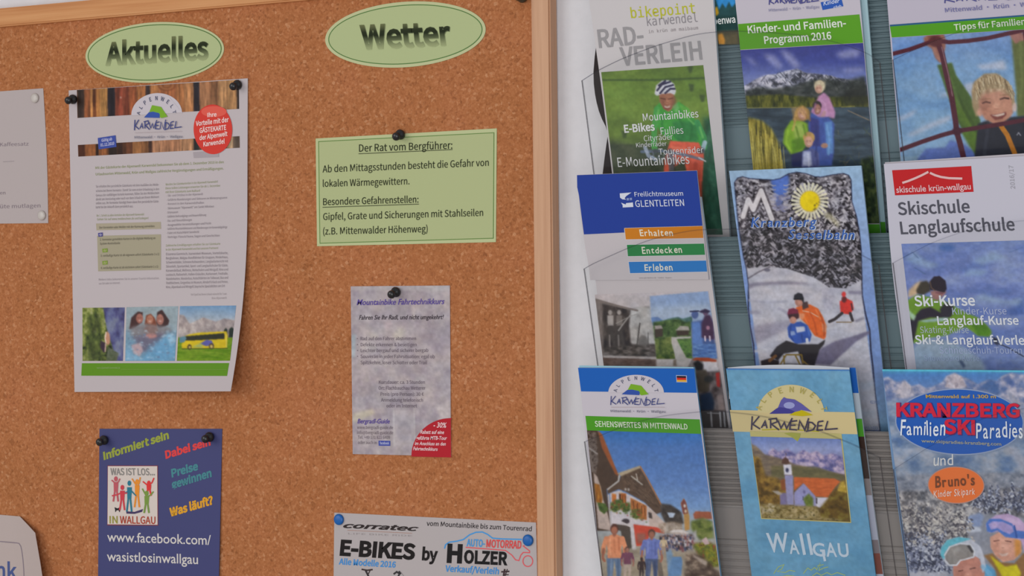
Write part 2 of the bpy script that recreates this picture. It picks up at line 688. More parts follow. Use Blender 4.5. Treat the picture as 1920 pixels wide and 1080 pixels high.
# ================================================================== setting: wall
def node_mat(name, rough, spec=0.2):
    m = bpy.data.materials.new(name)
    m.use_nodes = True
    nt = m.node_tree
    b = nt.nodes['Principled BSDF']
    b.inputs['Roughness'].default_value = rough
    b.inputs['Specular IOR Level'].default_value = spec
    return m, nt, b


def link(nt, a, b):
    nt.links.new(a, b)


def noise(nt, vec, scale, detail=4, rough=0.55):
    n = nt.nodes.new('ShaderNodeTexNoise')
    n.inputs['Scale'].default_value = scale
    n.inputs['Detail'].default_value = detail
    n.inputs['Roughness'].default_value = rough
    link(nt, vec, n.inputs['Vector'])
    return n.outputs['Fac']


def ramp(nt, fac, stops):
    r = nt.nodes.new('ShaderNodeValToRGB')
    while len(r.color_ramp.elements) > 1:
        r.color_ramp.elements.remove(r.color_ramp.elements[-1])
    for i, (p, c) in enumerate(stops):
        e = r.color_ramp.elements[0] if i == 0 else r.color_ramp.elements.new(p)
        e.position = p
        e.color = tuple(float(x) for x in alb(c)) + (1,)
    link(nt, fac, r.inputs['Fac'])
    return r.outputs['Color']


def mixc(nt, fac, a, b, mode='MIX'):
    n = nt.nodes.new('ShaderNodeMix')
    n.data_type = 'RGBA'
    n.blend_type = mode
    if isinstance(fac, float):
        n.inputs['Factor'].default_value = fac
    else:
        link(nt, fac, n.inputs['Factor'])
    link(nt, a, n.inputs[6])
    link(nt, b, n.inputs[7])
    return n.outputs[2]


def coords(nt, scale=(1, 1, 1)):
    t = nt.nodes.new('ShaderNodeTexCoord')
    mp = nt.nodes.new('ShaderNodeMapping')
    mp.inputs['Scale'].default_value = scale
    link(nt, t.outputs['Object'], mp.inputs['Vector'])
    return mp.outputs['Vector']


def bump(nt, b, height, strength, dist):
    n = nt.nodes.new('ShaderNodeBump')
    n.inputs['Strength'].default_value = strength
    n.inputs['Distance'].default_value = dist
    link(nt, height, n.inputs['Height'])
    link(nt, n.outputs['Normal'], b.inputs['Normal'])


wall_m, nt, b = node_mat('white_wall_paint', 0.85, 0.1)
v = coords(nt)
link(nt, ramp(nt, noise(nt, v, 90, 5), [(0.3, (202, 200, 203)), (0.7, (207, 205, 208))]), b.inputs['Base Color'])
bump(nt, b, noise(nt, v, 220, 5, 0.6), 0.22, 0.002)

cork_m, nt, b = node_mat('pressed_cork', 0.9, 0.05)
v = coords(nt)
vo = nt.nodes.new('ShaderNodeTexVoronoi')
vo.inputs['Scale'].default_value = 430
vo.inputs['Randomness'].default_value = 1.0
dis = nt.nodes.new('ShaderNodeMix')
dis.data_type = 'VECTOR'
dis.inputs['Factor'].default_value = 0.002
nz = nt.nodes.new('ShaderNodeTexNoise')
nz.inputs['Scale'].default_value = 160
link(nt, v, nz.inputs['Vector'])
link(nt, v, dis.inputs[4])
link(nt, nz.outputs['Color'], dis.inputs[5])
link(nt, dis.outputs[1], vo.inputs['Vector'])
sep = nt.nodes.new('ShaderNodeSeparateColor')
link(nt, vo.outputs['Color'], sep.inputs['Color'])
grain = ramp(nt, sep.outputs['Red'], [(0.0, (96, 54, 32)), (0.06, (120, 70, 42)), (0.16, (150, 92, 56)), (0.5, (163, 103, 65)), (0.82, (174, 115, 76)), (0.94, (192, 136, 98)), (1.0, (212, 164, 126))])
fine = ramp(nt, noise(nt, v, 520, 4, 0.7), [(0.3, (112, 66, 40)), (0.45, (152, 94, 58)), (0.55, (166, 106, 68)), (0.7, (196, 138, 98))])
broad = ramp(nt, noise(nt, v, 16, 3), [(0.3, (150, 96, 58)), (0.5, (164, 104, 66)), (0.7, (172, 108, 74))])
c1 = mixc(nt, 0.55, grain, fine)
link(nt, mixc(nt, 0.3, c1, broad), b.inputs['Base Color'])
bump(nt, b, noise(nt, v, 420, 3), 0.25, 0.001)


def pine(name, axis, c_lo, c_mid, c_hi):
    m, nt, b = node_mat(name, 0.45, 0.3)
    sc = [70.0, 70.0, 70.0]
    sc[axis] = 2.2
    v = coords(nt, tuple(sc))
    nn = noise(nt, v, 1.6, 4, 0.6)
    base = ramp(nt, nn, [(0.25, c_lo), (0.5, c_mid), (0.75, c_hi)])
    sc2 = [420.0, 420.0, 420.0]
    sc2[axis] = 9.0
    v2 = coords(nt, tuple(sc2))
    f2 = ramp(nt, noise(nt, v2, 1.0, 2), [(0.35, c_lo), (0.6, c_hi)])
    link(nt, mixc(nt, 0.25, base, f2), b.inputs['Base Color'])
    return m


pine_h = pine('pine_rail_wood', 0, (170, 108, 58), (186, 126, 74), (200, 146, 96))
pine_v = pine('pine_stile_wood', 2, (168, 122, 92), (184, 140, 108), (196, 154, 122))


def box_bm(bm, lo, hi, bev=0.0):
    vs = bmesh.ops.create_cube(bm, size=1.0)['verts']
    for v in vs:
        v.co = Vector([lo[i] + (v.co[i] + 0.5) * (hi[i] - lo[i]) for i in range(3)])
    if bev:
        es = list({e for v in vs for e in v.link_edges})
        bmesh.ops.bevel(bm, geom=es, offset=bev, segments=2, affect='EDGES')


def box_obj(name, lo, hi, mat, bev=0.0, parent=None, base=(0, 0, 0)):
    bm = bmesh.new()
    box_bm(bm, lo, hi, bev)
    for v in bm.verts:
        v.co -= Vector(base)
    me = bpy.data.meshes.new(name)
    bm.to_mesh(me)
    bm.free()
    me.materials.append(mat)
    o = bpy.data.objects.new(name, me)
    COL.objects.link(o)
    o.parent = parent
    return o


wall = box_obj('wall_back', (-2.2, 0.0, 0.0), (2.2, 0.12, 2.6), wall_m)
wall['kind'] = 'structure'
floor_m, nt, b = node_mat('floor_tiles', 0.5, 0.3)
v = coords(nt)
link(nt, ramp(nt, noise(nt, v, 6, 4), [(0.3, (150, 140, 128)), (0.7, (168, 158, 146))]), b.inputs['Base Color'])
floor = box_obj('floor', (-2.2, -2.4, -0.06), (2.2, 0.12, 0.0), floor_m)
floor['kind'] = 'structure'

# ================================================================== the framed cork board
H_CORK, H_FRAME = 0.009, 0.0145
xi = float(unproject(1001, 560, H_FRAME)[0])           # inner edge of the right stile
xo = xi + 0.0178
zi = float(unproject(240, 29.0, H_FRAME)[2])           # inner edge of the top rail
zo = zi + 0.0178
xl, zb = xi - 1.18, zi - 0.88
board = bpy.data.objects.new('notice_board', None)
COL.objects.link(board)
bb = ((xl + xi) / 2, 0.0, zb - 0.0178)
board.location = bb
board['label'] = 'large cork notice board in a pale pine frame on the white wall'
board['category'] = 'notice board'
box_obj('cork_panel', (xl - .004, -H_CORK, zb - .004), (xi + .004, -0.001, zi + .004), cork_m, 0, board, bb)
for nm, lo, hi, mt in (
        ('frame_rail', (xl - 0.0178, -H_FRAME, zi), (xo, -0.0005, zo), pine_h),
        ('frame_rail', (xl - 0.0178, -H_FRAME, zb - 0.0178), (xo, -0.0005, zb), pine_h),
        ('frame_stile', (xi, -H_FRAME, zb), (xo, -0.0005, zi), pine_v),
        ('frame_stile', (xl - 0.0178, -H_FRAME, zb), (xl, -0.0005, zi), pine_v)):
    box_obj(nm, lo, hi, mt, 0.0014, board, bb)

# ================================================================== pins
black_m, nt, b = node_mat('black_pin_plastic', 0.25, 0.5)
b.inputs['Base Color'].default_value = (0.012, 0.012, 0.014, 1)
blue_m, nt, b = node_mat('blue_tack_plastic', 0.35, 0.4)
b.inputs['Base Color'].default_value = tuple(alb((10, 86, 158))) + (1,)
clear_m, nt, b = node_mat('milky_tack_plastic', 0.3, 0.5)
b.inputs['Base Color'].default_value = tuple(alb((178, 170, 164))) + (1,)
olive_m, nt, b = node_mat('dark_olive_pin_plastic', 0.35, 0.5)
b.inputs['Base Color'].default_value = tuple(alb((62, 52, 38))) + (1,)


def lathe(name, prof, mat, parent, seg=28):
    """profile (radius, height) turned about the local -Y axis"""
    bm = bmesh.new()
    rings = []
    for r, hgt in prof:
        if r < 1e-6:
            rings.append([bm.verts.new((0, -hgt, 0))])
        else:
            rings.append([bm.verts.new((r * math.cos(2 * math.pi * i / seg), -hgt, r * math.sin(2 * math.pi * i / seg))) for i in range(seg)])
    for a, c in zip(rings, rings[1:]):
        for i in range(seg):
            j = (i + 1) % seg
            if len(a) == 1 and len(c) > 1:
                bm.faces.new((a[0], c[i], c[j]))
            elif len(c) == 1 and len(a) > 1:
                bm.faces.new((a[i], c[0], a[j]))
            elif len(a) > 1:
                bm.faces.new((a[i], c[i], c[j], a[j]))
    bmesh.ops.recalc_face_normals(bm, faces=bm.faces[:])
    for f in bm.faces:
        f.smooth = True
    me = bpy.data.meshes.new(name)
    bm.to_mesh(me)
    bm.free()
    me.materials.append(mat)
    o = bpy.data.objects.new(name, me)
    COL.objects.link(o)
    o.parent = parent
    return o


COLLAR = [(0.0004, -0.004), (0.0005, 0.0), (0.0028, 0.0), (0.0041, 0.0010), (0.0046, 0.0024), (0.0044, 0.0038), (0.0034, 0.0050), (0.0020, 0.0058), (0.0016, 0.0066)]
KNOB = [(0.0016, 0.0064), (0.0024, 0.0070), (0.0034, 0.0082), (0.0037, 0.0096), (0.0034, 0.0110), (0.0024, 0.0120), (0.0, 0.0125)]
first_pin = None


def pushpin(px, py, label, h=None, tilt=(0.25, 0.0), mat=None):
    global first_pin
    p = unproject(px, py, (h if h is not None else H_CORK + 0.0008))
    r = bpy.data.objects.new('pushpin', None)
    r.empty_display_size = 0.01
    COL.objects.link(r)
    r.location = tuple(p)
    r.rotation_euler = (tilt[0], 0, tilt[1])
    r['label'], r['category'] = label, 'pushpin'
    r['group'] = 'pushpins on the cork board'
    if first_pin is None or mat is not None:
        k1 = lathe('collar', COLLAR, mat or black_m, r)
        k2 = lathe('knob', KNOB, mat or black_m, r)
        if mat is None:
            first_pin = (k1, k2)
    else:
        for k in first_pin:
            c = k.copy()
            COL.objects.link(c)
            c.parent = r
    return r


def tack(px, py, r, mat, label, h=None, dome=0.0022):
    p = unproject(px, py, (h if h is not None else H_CORK + 0.0006))
    prof = [(0.0005, -0.004), (0.0006, 0.0), (r, 0.0), (r, dome * 0.45), (r * 0.92, dome * 0.8), (r * 0.6, dome), (0.0, dome * 1.05)]
    o = lathe('thumbtack', prof, mat, None)
    o.location = tuple(p)
    o['label'], o['category'] = label, 'thumbtack'
    o['group'] = 'flat thumbtacks on the cork board'
    return o


HS = H_CORK + 0.0006
pushpin(139.5, 185.5, 'black pushpin through the info sheet corner beside the dark end of its plank header', tilt=(0.22, 0.05))
pushpin(448, 158, 'black pushpin through the info sheet corner above its red badge', tilt=(0.28, 0.02))
pushpin(753, 251, 'black pushpin holding the top edge of the green weather note', tilt=(0.3, 0.0))
pushpin(745, 546, 'black pushpin holding the top of the grey mountain bike course flyer', tilt=(0.3, -0.05))
pushpin(197.5, 824, 'black pushpin on the blue poster next to its yellow-green slogan', tilt=(0.2, 0.08))
pushpin(395.5, 818, 'black pushpin on the blue poster above its red slogan', tilt=(0.2, 0.05))
pushpin(982, -4, 'dark olive pushpin high on the cork next to the pine stile, half out of view', tilt=(0.0, 0.0), mat=olive_m)
tack(636, 974, 0.0049, blue_m, 'round blue thumbtack in the e-bike poster corner above its headline')
tack(990.5, 1013, 0.0049, blue_m, 'round blue thumbtack on the e-bike poster beside the car outline, near the pine stile')
tack(66, 184, 0.0046, clear_m, 'milky flat tack in the upper corner of the plain white notice sheet')
tack(79, 404, 0.0046, clear_m, 'milky flat tack in the lower corner of the plain white notice sheet')

# ================================================================== oval heading signs
GREEN = (166, 176, 130)


def oval_sign(name, label, c, rx, ry, rot, word, tx, size, border):
    th = Thing(name, label, 'sign', H_CORK + 0.0007, (tp((c[0], c[1] + ry * 0.95))), 'green oval heading signs', kind='matte')
    a = np.linspace(0, 2 * np.pi, 96, endpoint=False)
    r = math.radians(rot)

    def el(k, kk):
        x, y = k * np.cos(a), kk * np.sin(a)
        return list(zip(c[0] + x * math.cos(r) + y * math.sin(r), c[1] - x * math.sin(r) + y * math.cos(r)))
    outline(th, 'paper', el(rx, ry), (178, 182, 140), 0.0005)
    p = th.part('border_line')
    p.line(el(rx - border, ry - border), 6.5 * CR[2] / 4, (84, 120, 66), True)
    p.done()
    p = th.part('inner_field')
    p.poly(el(rx - border - 2, ry - border - 2), GREEN)
    p.done()
    p = th.part('lettering', 3)
    G = [(-0.3, (158, 168, 122)), (0.02, (140, 148, 108)), (0.28, (96, 104, 74)), (0.55, (38, 44, 30)), (0.72, (44, 50, 34)), (1.06, (104, 108, 74)), (1.2, (104, 108, 74))]
    x = tx
    p.text(word, x[0] + 3, x[1] + 4, x[2] + 3, x[3] + 4, size, (120, 128, 94), bold=0.05, upx=x[4], cuts=[(q, tuple(np.array(w) * .6 + np.array(GREEN) * .4)) for q, w in G])
    p.text(word, x[0], x[1], x[2], x[3], size, (60, 60, 50), bold=0.05, upx=x[4], cuts=G)
    p.done()
    return th


crop(0, 0, 4)
oval_sign('oval_sign', 'green oval paper sign reading Aktuelles', (1160, 393), 520, 226, 3.9, 'Aktuelles', (790, 484, 1560, 436, 0.0), 158, 20)
crop(480, 0, 3.31)
oval_sign('oval_sign', 'green oval paper sign reading Wetter', (927, 214), 499, 203, 4.4, 'Wetter', (655, 300, 1212, 272, -0.1), 138, 22)

# ================================================================== white sheet at the left edge
crop(0, 140, 3.6)
th = Thing('notice_sheet', 'plain white notice sheet held by milky tacks, beside the curling info sheet', 'notice', H_CORK + 0.0005, tp((150, 1000)), kind='matte')
sheet(th, 'paper', [(-520, 150), (291, 92), (325, 1002), (-480, 1010)], (170, 159, 158), nx=6, ny=6,
      curve=lambda s, t: np.hstack([2.0 * np.sin(t * np.pi) * s, 0 * s]))
p = th.part('lettering')
p.text('Sahnetorten, Kaffeesatz', -260, 492, 192, 478, 24, (128, 116, 122))
p.line([(20, 588), (95, 584)], 4, (150, 140, 142))
p.done()
p = th.part('lettering')
p.text('Bitte nicht mitnehmen', -330, 815, 36, 808, 22, (128, 116, 122))
p.text('oder Brot-Tüte mutlagen', -240, 908, 272, 896, 26, (128, 116, 122))
p.done()

# ================================================================== weather note
crop(560, 220, 4.155)
th = Thing('weather_note', 'pale green note with a mountain guide warning under the Wetter sign', 'notice', H_CORK + 0.0006, tp((840, 990)), kind='matte', upx=0.0)
sheet(th, 'paper', [(132, 165), (1543, 86), (1536, 972), (143, 1004)], (176, 182, 138), 0.0005)
p = th.part('border_line')
p.quad([(152, 186), (1524, 117), (1519, 945), (163, 984)], (96, 124, 68))
p.quad([(158, 192), (1518, 123), (1513, 939), (169, 978)], (166, 173, 128))
p.done()
p = th.part('heading', 3)
INK = (42, 46, 32)
p.text('Der Rat vom Bergführer:', 470, 268, 1196, 244, 56, INK, bold=0.008)
p.line([(466, 284), (1198, 251)], 4.5, INK)
p.done()
p = th.part('heading', 3)
p.text('Besondere Gefahrenstellen:', 190, 684, 932, 664, 52, INK, bold=0.008)
p.line([(186, 701), (936, 676)], 4.5, INK)
p.done()
p = th.part('lettering', 3)
p.text('Ab den Mittagsstunden besteht die Gefahr von', 186, 430, 1480, 378, 54, INK, bold=0.005)
p.text('lokalen Wärmegewittern.', 188, 542, 862, 522, 53, INK, bold=0.005)
p.done()
p = th.part('lettering', 3)
p.text('Gipfel, Grate und Sicherungen mit Stahlseilen', 190, 800, 1436, 768, 53, INK, bold=0.005)
p.text('(z.B. Mittenwalder Höhenweg)', 190, 914, 1004, 894, 53, INK, bold=0.005)
p.done()

# ================================================================== region logo used on several prints
KARW = [
    [(545, 425), (540, 512)], [(587, 425), (548, 476), (592, 505)],
    [(600, 498), (622, 456), (634, 500)], [(606, 483), (631, 480)],
    [(656, 500), (655, 440)], [(642, 444), (690, 436), (696, 458), (660, 473), (706, 510)],
    [(700, 450), (718, 498), (738, 462), (752, 500), (786, 433)],
    [(776, 455), (771, 505), (815, 508)], [(776, 479), (806, 478)], [(776, 455), (816, 449)],
    [(822, 508), (831, 450), (862, 510), (885, 432)],
    [(886, 455), (878, 516)], [(872, 456), (905, 460), (926, 480), (912, 506), (868, 517)],
    [(942, 455), (936, 508), (972, 505)], [(941, 481), (967, 478)], [(942, 455), (974, 449)],
    [(1000, 448), (985, 503), (1060, 496)]]


class LogoMap:
    """affine map of the logo drawing (drawn around (800,500), 270 units) to a place on a print, in crop px"""

    def __init__(self, c, ux, vy):
        self.c, self.ux, self.vy = np.array(c, float), np.array(ux, float), np.array(vy, float)

    def __call__(self, pts):
        p = (np.asarray(pts, float) - np.array([800.0, 500.0])) / 270.0
        return [tuple(q) for q in self.c + p[:, :1] * self.ux + p[:, 1:] * self.vy]

    def s(self, k):
        return k / 270.0 * float(np.hypot(*self.ux) + np.hypot(*self.vy)) / 2


def arc_letters(p, L, word, c, r, a0, a1, size, col, bold=0.02):
    for i, ch in enumerate(word):
        a = math.radians(a0 + (a1 - a0) * i / (len(word) - 1))
        V, T = glyphs(ch, 'n', bold)
        mx = (V[:, 0].min() + V[:, 0].max()) / 2
        x, y = (V[:, 0] - mx) * size * 0.95, V[:, 1] * size
        X = c[0] + (r[0] + y) * math.cos(a) + x * math.sin(a)
        Y = c[1] - (r[1] + y) * math.sin(a) + x * math.cos(a)
        q = L(np.stack([X, Y], 1))
        p.add(tps(q), T, col)


def region_logo(th, L, scheme, town=True, dome=True, layer=4):
    if dome:
        d = th.part('logo_dome', layer - 1)
        a = np.radians(np.linspace(0, 180, 40))
        d.poly(L(np.stack([785 + 268 * np.cos(a), 392 - 172 * np.sin(a)], 1)), scheme['dome'])
        d.done()
    p = th.part('logo_mountain', layer)
    if scheme['kind'] == 'green':
        p.poly(L([(700, 372), (735, 308), (835, 325), (905, 408), (835, 418), (780, 372)]), (112, 158, 38))
        p.poly(L([(645, 408), (700, 366), (745, 362), (812, 376), (822, 392), (815, 416)]), (48, 76, 152))
    else:
        p.poly(L([(652, 404), (700, 368), (718, 322), (736, 300), (752, 308), (800, 314), (842, 340), (905, 392), (840, 380), (800, 404)]), (88, 84, 150))
        p.ell(*tuple(L([(768, 352)])[0]), L.s(34), L.s(20), (140, 144, 190))
        p.poly(L([(648, 408), (690, 374), (712, 364), (760, 372), (805, 392), (780, 404)]), (62, 58, 128))
        p.poly(L([(768, 414), (800, 394), (845, 382), (912, 412), (845, 420)]), (176, 160, 20))
    p.done()
    p = th.part('logo_lettering', layer)
    arc_letters(p, L, 'ALPENWELT', (782, 402), (184, 134), 168, 12, 34, scheme['arc'])
    for st in KARW:
        p.line(L(st), L.s(scheme.get('w', 8)), scheme['ink'])
    if town:
        p.line(L([(540, 533), (1060, 533)]), L.s(3), scheme['rule'])
        q0, q1 = L([(540, 580)])[0], L([(1068, 586)])[0]
        p.text('Mittenwald · Krün · Wallgau', q0[0], q0[1], q1[0], q1[1], L.s(22), scheme['town'], bold=0.015)
    p.done()


WHITE_SCHEME = dict(kind='green', dome=(190, 184, 190), arc=(70, 74, 100), ink=(56, 64, 118), rule=(166, 150, 152), town=(104, 104, 122), w=9)

# ================================================================== curling A4 info sheet
def a4_h(x, y):
    x, y = np.asarray(x, float), np.asarray(y, float)
    s = np.clip((x - 135) / 325.0, 0, 1)
    t = np.clip((y - 470) / 265.0, 0, 1.2)
    return HS + 0.0006 + 0.026 * t ** 2.0 * s ** 1.4 + 0.0022 * np.sin(np.clip((y - 180) / 520, 0, 1) * np.pi) * (0.6 + 0.4 * s)


crop(100, 130, 5.047)
th = Thing('info_sheet', 'curling white info sheet with plank photo header, red badge and yellow bus photo', 'notice', a4_h, (285, 735), kind='gloss')
A_T = [(145, 200), (1830, 85)]


def a4_curve(s, t):
    # left and right edge bow of the lifting sheet, in photo pixels
    yy = t
    rx = 464.5 - 2 * yy - 30.0 * np.clip((yy - 0.42) / 0.58, 0, 1) ** 2.0
    lx = 128.7 + 11 * yy
    q = np.array([[128.7, 169.6], [462.6, 146.8], [433.9, 733.8], [139.6, 735.0]])
    p = (q[0] * (1 - s) + q[1] * s) * (1 - t) + (q[3] * (1 - s) + q[2] * s) * t
    x = lx * (1 - s) + rx * s
    return np.hstack([x - p[:, :1], -1.5 * np.sin(s * np.pi) * (1 - t) * 0])


sheet(th, 'paper', [(145, 200), (1830, 85), (1685, 3047), (200, 3053)], (178, 168, 170), 0.00025, 24, 36, curve=a4_curve)


def wood(cv, q, seed):
    cv.seed = seed
    cv.fill((120, 78, 52))
    x0 = q[0][0]
    x1 = q[1][0]
    y0, y1 = min(q[0][1], q[1][1]) - 20, max(q[2][1], q[3][1]) + 20
    segs = {1: [(225, 292, (52, 38, 32)), (292, 350, (138, 80, 48)), (350, 372, (168, 116, 66)), (372, 404, (92, 52, 30)), (404, 440, (150, 100, 54)), (440, 512, (166, 118, 66)),
                (512, 585, (34, 28, 34)), (585, 660, (118, 56, 40)), (660, 720, (108, 52, 36)), (720, 790, (140, 76, 46)), (790, 872, (160, 100, 58)), (872, 915, (44, 34, 34)),
                (915, 1000, (158, 104, 62)), (1000, 1160, (140, 84, 52)), (1160, 1240, (150, 96, 58)), (1240, 1326, (164, 112, 72)), (1326, 1384, (36, 32, 38)), (1384, 1480, (150, 104, 72)),
                (1480, 1560, (136, 92, 62)), (1560, 1640, (158, 116, 78)), (1640, 1735, (166, 122, 80)), (1735, 1770, (46, 38, 36))],
            2: [(230, 300, (70, 36, 22)), (300, 400, (128, 76, 42)), (400, 430, (50, 28, 20)), (430, 520, (120, 72, 40)), (520, 600, (40, 28, 24)), (600, 660, (58, 34, 26)), (660, 750, (84, 48, 30)),
                (750, 830, (140, 92, 54)), (830, 900, (126, 82, 50)), (900, 935, (56, 36, 30)), (935, 1060, (158, 112, 82)), (1060, 1200, (148, 104, 76)), (1200, 1326, (166, 120, 86)),
                (1326, 1380, (34, 36, 36)), (1380, 1640, (92, 62, 44)), (1640, 1700, (150, 124, 96)), (1700, 1765, (84, 70, 60))]}[seed]
    for a, b2, c in segs:
        pts = [(a, y0), (b2, y0), (b2 + 6, y1), (a + 6, y1)]
        cc = np.array(c, float)
        cv.TX(pts, [cc * 0.72, cc * 0.92, cc * 1.05, np.minimum(cc * 1.25, 215)], 16, 160)
    if seed == 1:
        for k in range(4):
            cv.E(1075, 150, 90 - 20 * k, 58 - 13 * k, ((110, 62, 36), (158, 104, 64), (104, 58, 34), (150, 98, 60))[k], 0.7, 3)
        cv.E(640, 268, 7, 8, (190, 160, 150))
        cv.E(385, 300, 14, 60, (70, 36, 22), .8, 4)
    return cv


q = [(222, 196), (1755, 98), (1758, 374), (228, 460)]
th.part('wood_photo', 1).photo(wood(cvas(q), q, 1), q).done()
q = [(232, 716), (1762, 632), (1764, 742), (236, 826)]
th.part('wood_photo', 1).photo(wood(cvas(q), q, 2), q).done()
p = th.part('logo_field', 2)
a = np.radians(np.linspace(0, 180, 40))
p.poly([(740 + 0, 436)] + [(978 - 240 * math.cos(t), 425 - 200 * math.sin(t) + 8 * math.cos(t)) for t in a] + [(1222, 408)], (186, 178, 184))
p.done()
region_logo(th, LogoMap((990, 556), (232, -8), (0, 308)), WHITE_SCHEME, True, False, 4)
bd = th.part('red_badge', 3)
bd.ell(1510, 568, 183, 235, (196, 54, 44), rot=2, n=64)
bdo = bd.done()
p = th.part('badge_shine', 4, parent=bdo)
p.ell(1520, 400, 120, 52, (208, 84, 70), n=40)
p.done()
p = th.part('badge_lettering', 5, parent=bdo)
for s_, xa, ya, xb, yb, sz in (('Ihre', 1458, 452, 1545, 444, 38), ('Vorteile mit der', 1348, 536, 1660, 496, 44), ('GÄSTEKARTE', 1384, 602, 1636, 570, 44),
                               ('der Alpenwelt', 1384, 670, 1648, 628, 42), ('Karwendel', 1420, 730, 1622, 700, 42)):
    p.text(s_, xa, ya, xb, yb, sz, (226, 196, 192), bold=0.04)
p.done()
p = th.part('grey_tab', 2)
p.quad([(1322, 784), (1565, 768), (1565, 828), (1328, 838)], (156, 146, 150))
p.done()
tg = th.part('blue_tag', 3)
tg.quad([(420, 650), (588, 624), (598, 734), (428, 758)], (56, 72, 146))
tg = tg.done()
p = th.part('tag_lettering', 4, parent=tg)
p.text('Gültig ab', 456, 686, 556, 670, 26, (186, 186, 214), bold=0.03)
p.text('01.12.2010', 446, 730, 576, 712, 26, (186, 186, 214), bold=0.03)
p.done()
GRN, GRY = (132, 138, 92), (124, 114, 120)
p = th.part('green_intro', 1)
p.text('Mit der Gästekarte der Alpenwelt Karwendel bekommen Sie ab dem 1. Dezember 2010 in den', 398, 944, 1612, 888, 23, GRN, bold=0.015)
p.text('Urlaubsorten Mittenwald, Krün und Wallgau zahlreiche Vergünstigungen und Ermäßigungen.', 400, 1004, 1610, 948, 23, GRN, bold=0.015)
p.done()
crop(100, 330, 5.047)
p = th.part('text_column', 1)
LT = [('Sie erhalten Ihre persönliche Gästekarte mit dem Ausfüllen des Melde-', 110, 1000, 92), ('scheins bei Ihrem Vermieter. Damit Sie vom ersten Urlaubstag in den', 152, 1000, 134),
      ('Genuss der vielfältigen Vorteile kommen, füllen Sie den Meldeschein', 194, 1000, 170), ('direkt am Anreisetag oder noch vor dem Urlaub am Ihrem Wohnort', 232, 1000, 208),
      ('online aus. Ihr Vermieter händigt Ihnen dann Ihre persönliche Gäste-', 268, 1000, 250), ('karte bei der Ankunft dann persönlich aus.', 306, 754, 296)]
for s_, ya, xb, yb in LT:
    p.text(s_, 402, ya, xb, yb, 22, GRY)
p.done()
p = th.part('green_subheading', 1)
p.text('Ihr 1. Schritt zu allen Vorteilen der Alpenwelt Karwendel', 410, 385, 858, 372, 20, GRN)
p.text('Gehen Sie auf www.meldeschein.de und loslegen!', 414, 420, 900, 408, 21, GRN)
p.done()
bx = th.part('green_box', 1)
bx.quad([(404, 450), (1016, 434), (1020, 500), (408, 514)], (158, 148, 128))
bx.quad([(414, 566), (1018, 552), (1018, 888), (424, 902)], (154, 146, 124), 2, 3)
bx.done()
p = th.part('box_lettering', 3)
BL = (88, 84, 72)
p.text('Der Vermieter oder Melder mit der Kennung anmelden', 434, 498, 956, 484, 20, BL)
p.text('2. Vermieter gemeldete Karten in die digitale Meldung an', 440, 612, 964, 596, 20, BL)
p.text('System-Kontrollzeile', 440, 650, 630, 644, 20, BL)
p.text('3. vorläufige Karte ist ab eigenem sofort (Gästekarte 1 x 1)', 446, 764, 1000, 748, 20, BL)
p.text('4. vorläufige Karte ist ab nächstem sofort (Gästekarte 1 x 1)', 448, 880, 990, 866, 20, BL)
p.done()
p = th.part('arrow_mark', 3)
p.quad([(422, 540), (466, 534), (468, 572), (426, 576)], (74, 70, 128))
p.line([(432, 560), (446, 548), (446, 564), (460, 552)], 6, (150, 146, 168))
p.done()
for yy in (0, 116):
    p = th.part('arrow_mark', 3)
    p.quad([(462, 690 + yy), (512, 684 + yy), (514, 720 + yy), (466, 724 + yy)], (118, 140, 56))
    p.line([(472, 712 + yy), (486, 698 + yy), (488, 714 + yy), (504, 698 + yy)], 6, (152, 152, 104))
    p.done()
p = th.part('closing_line', 1)
p.text('Weitere Infos bekommen Sie in unserer Tourist-Information.', 428, 990, 1002, 976, 20, (146, 136, 140))
p.text('vor Ort oder im Internet.', 430, 1028, 632, 1020, 20, (146, 136, 140))
p.done()
p = th.part('green_subheading', 1)
for s_, ya, xb, yb in (('Werden Sie Gästekartenfan in der Alpenwelt Karwendel!', 90, 1556, 62), ('Diese tollen Leistungen erwarten Sie ab 1. Dezember', 126, 1580, 100), ('mit Ihrer Gästekarte zum Nulltarif', 162, 1390, 148)):
    p.text(s_, 1062, ya, xb, yb, 20, GRN)
p.done()
p = th.part('green_subheading', 1)
p.text('Zahlreiche Ermäßigungen erhalten Sie zur Gästekarte', 1064, 668, 1580, 650, 20, GRN)
p.text('in der Alpenwelt Karwendel und bei unseren Partnern!', 1064, 706, 1560, 690, 20, GRN)
p.done()
p = th.part('text_column', 1)
for s_, ya, xb, yb in (('- Ski- und Ortsbus in der Alpenwelt', 196, 1416, 180), ('- Geführte Wanderungen und Skitouren im Winterprogramm', 236, 1644, 214), ('- Konzert in den Karwendelhallen', 274, 1424, 262),
                       ('- Skimuseum "Alpenwelt" am Sankt Nikolaus', 316, 1520, 296), ('- Ortsmuseum', 356, 1180, 350), ('- Geführte Dorfrundgänge und Brauereiführung', 394, 1446, 378), ('- Dia- und Filmvorführungen', 434, 1310, 424),
                       ('- Ausgewählte Veranstaltungen und Feste', 474, 1492, 456), ('- Geführte Mountainbiketouren und Wanderungen im Karwendelgebirge', 510, 1644, 492), ('- Fahrt mit Kutschfahrt Sonnbichl', 550, 1378, 538),
                       ('- Vorträge: Flora & Fauna, Sagen und Geschichten', 588, 1572, 572)):
    p.text(s_, 1070, ya, xb, yb, 20, GRY)
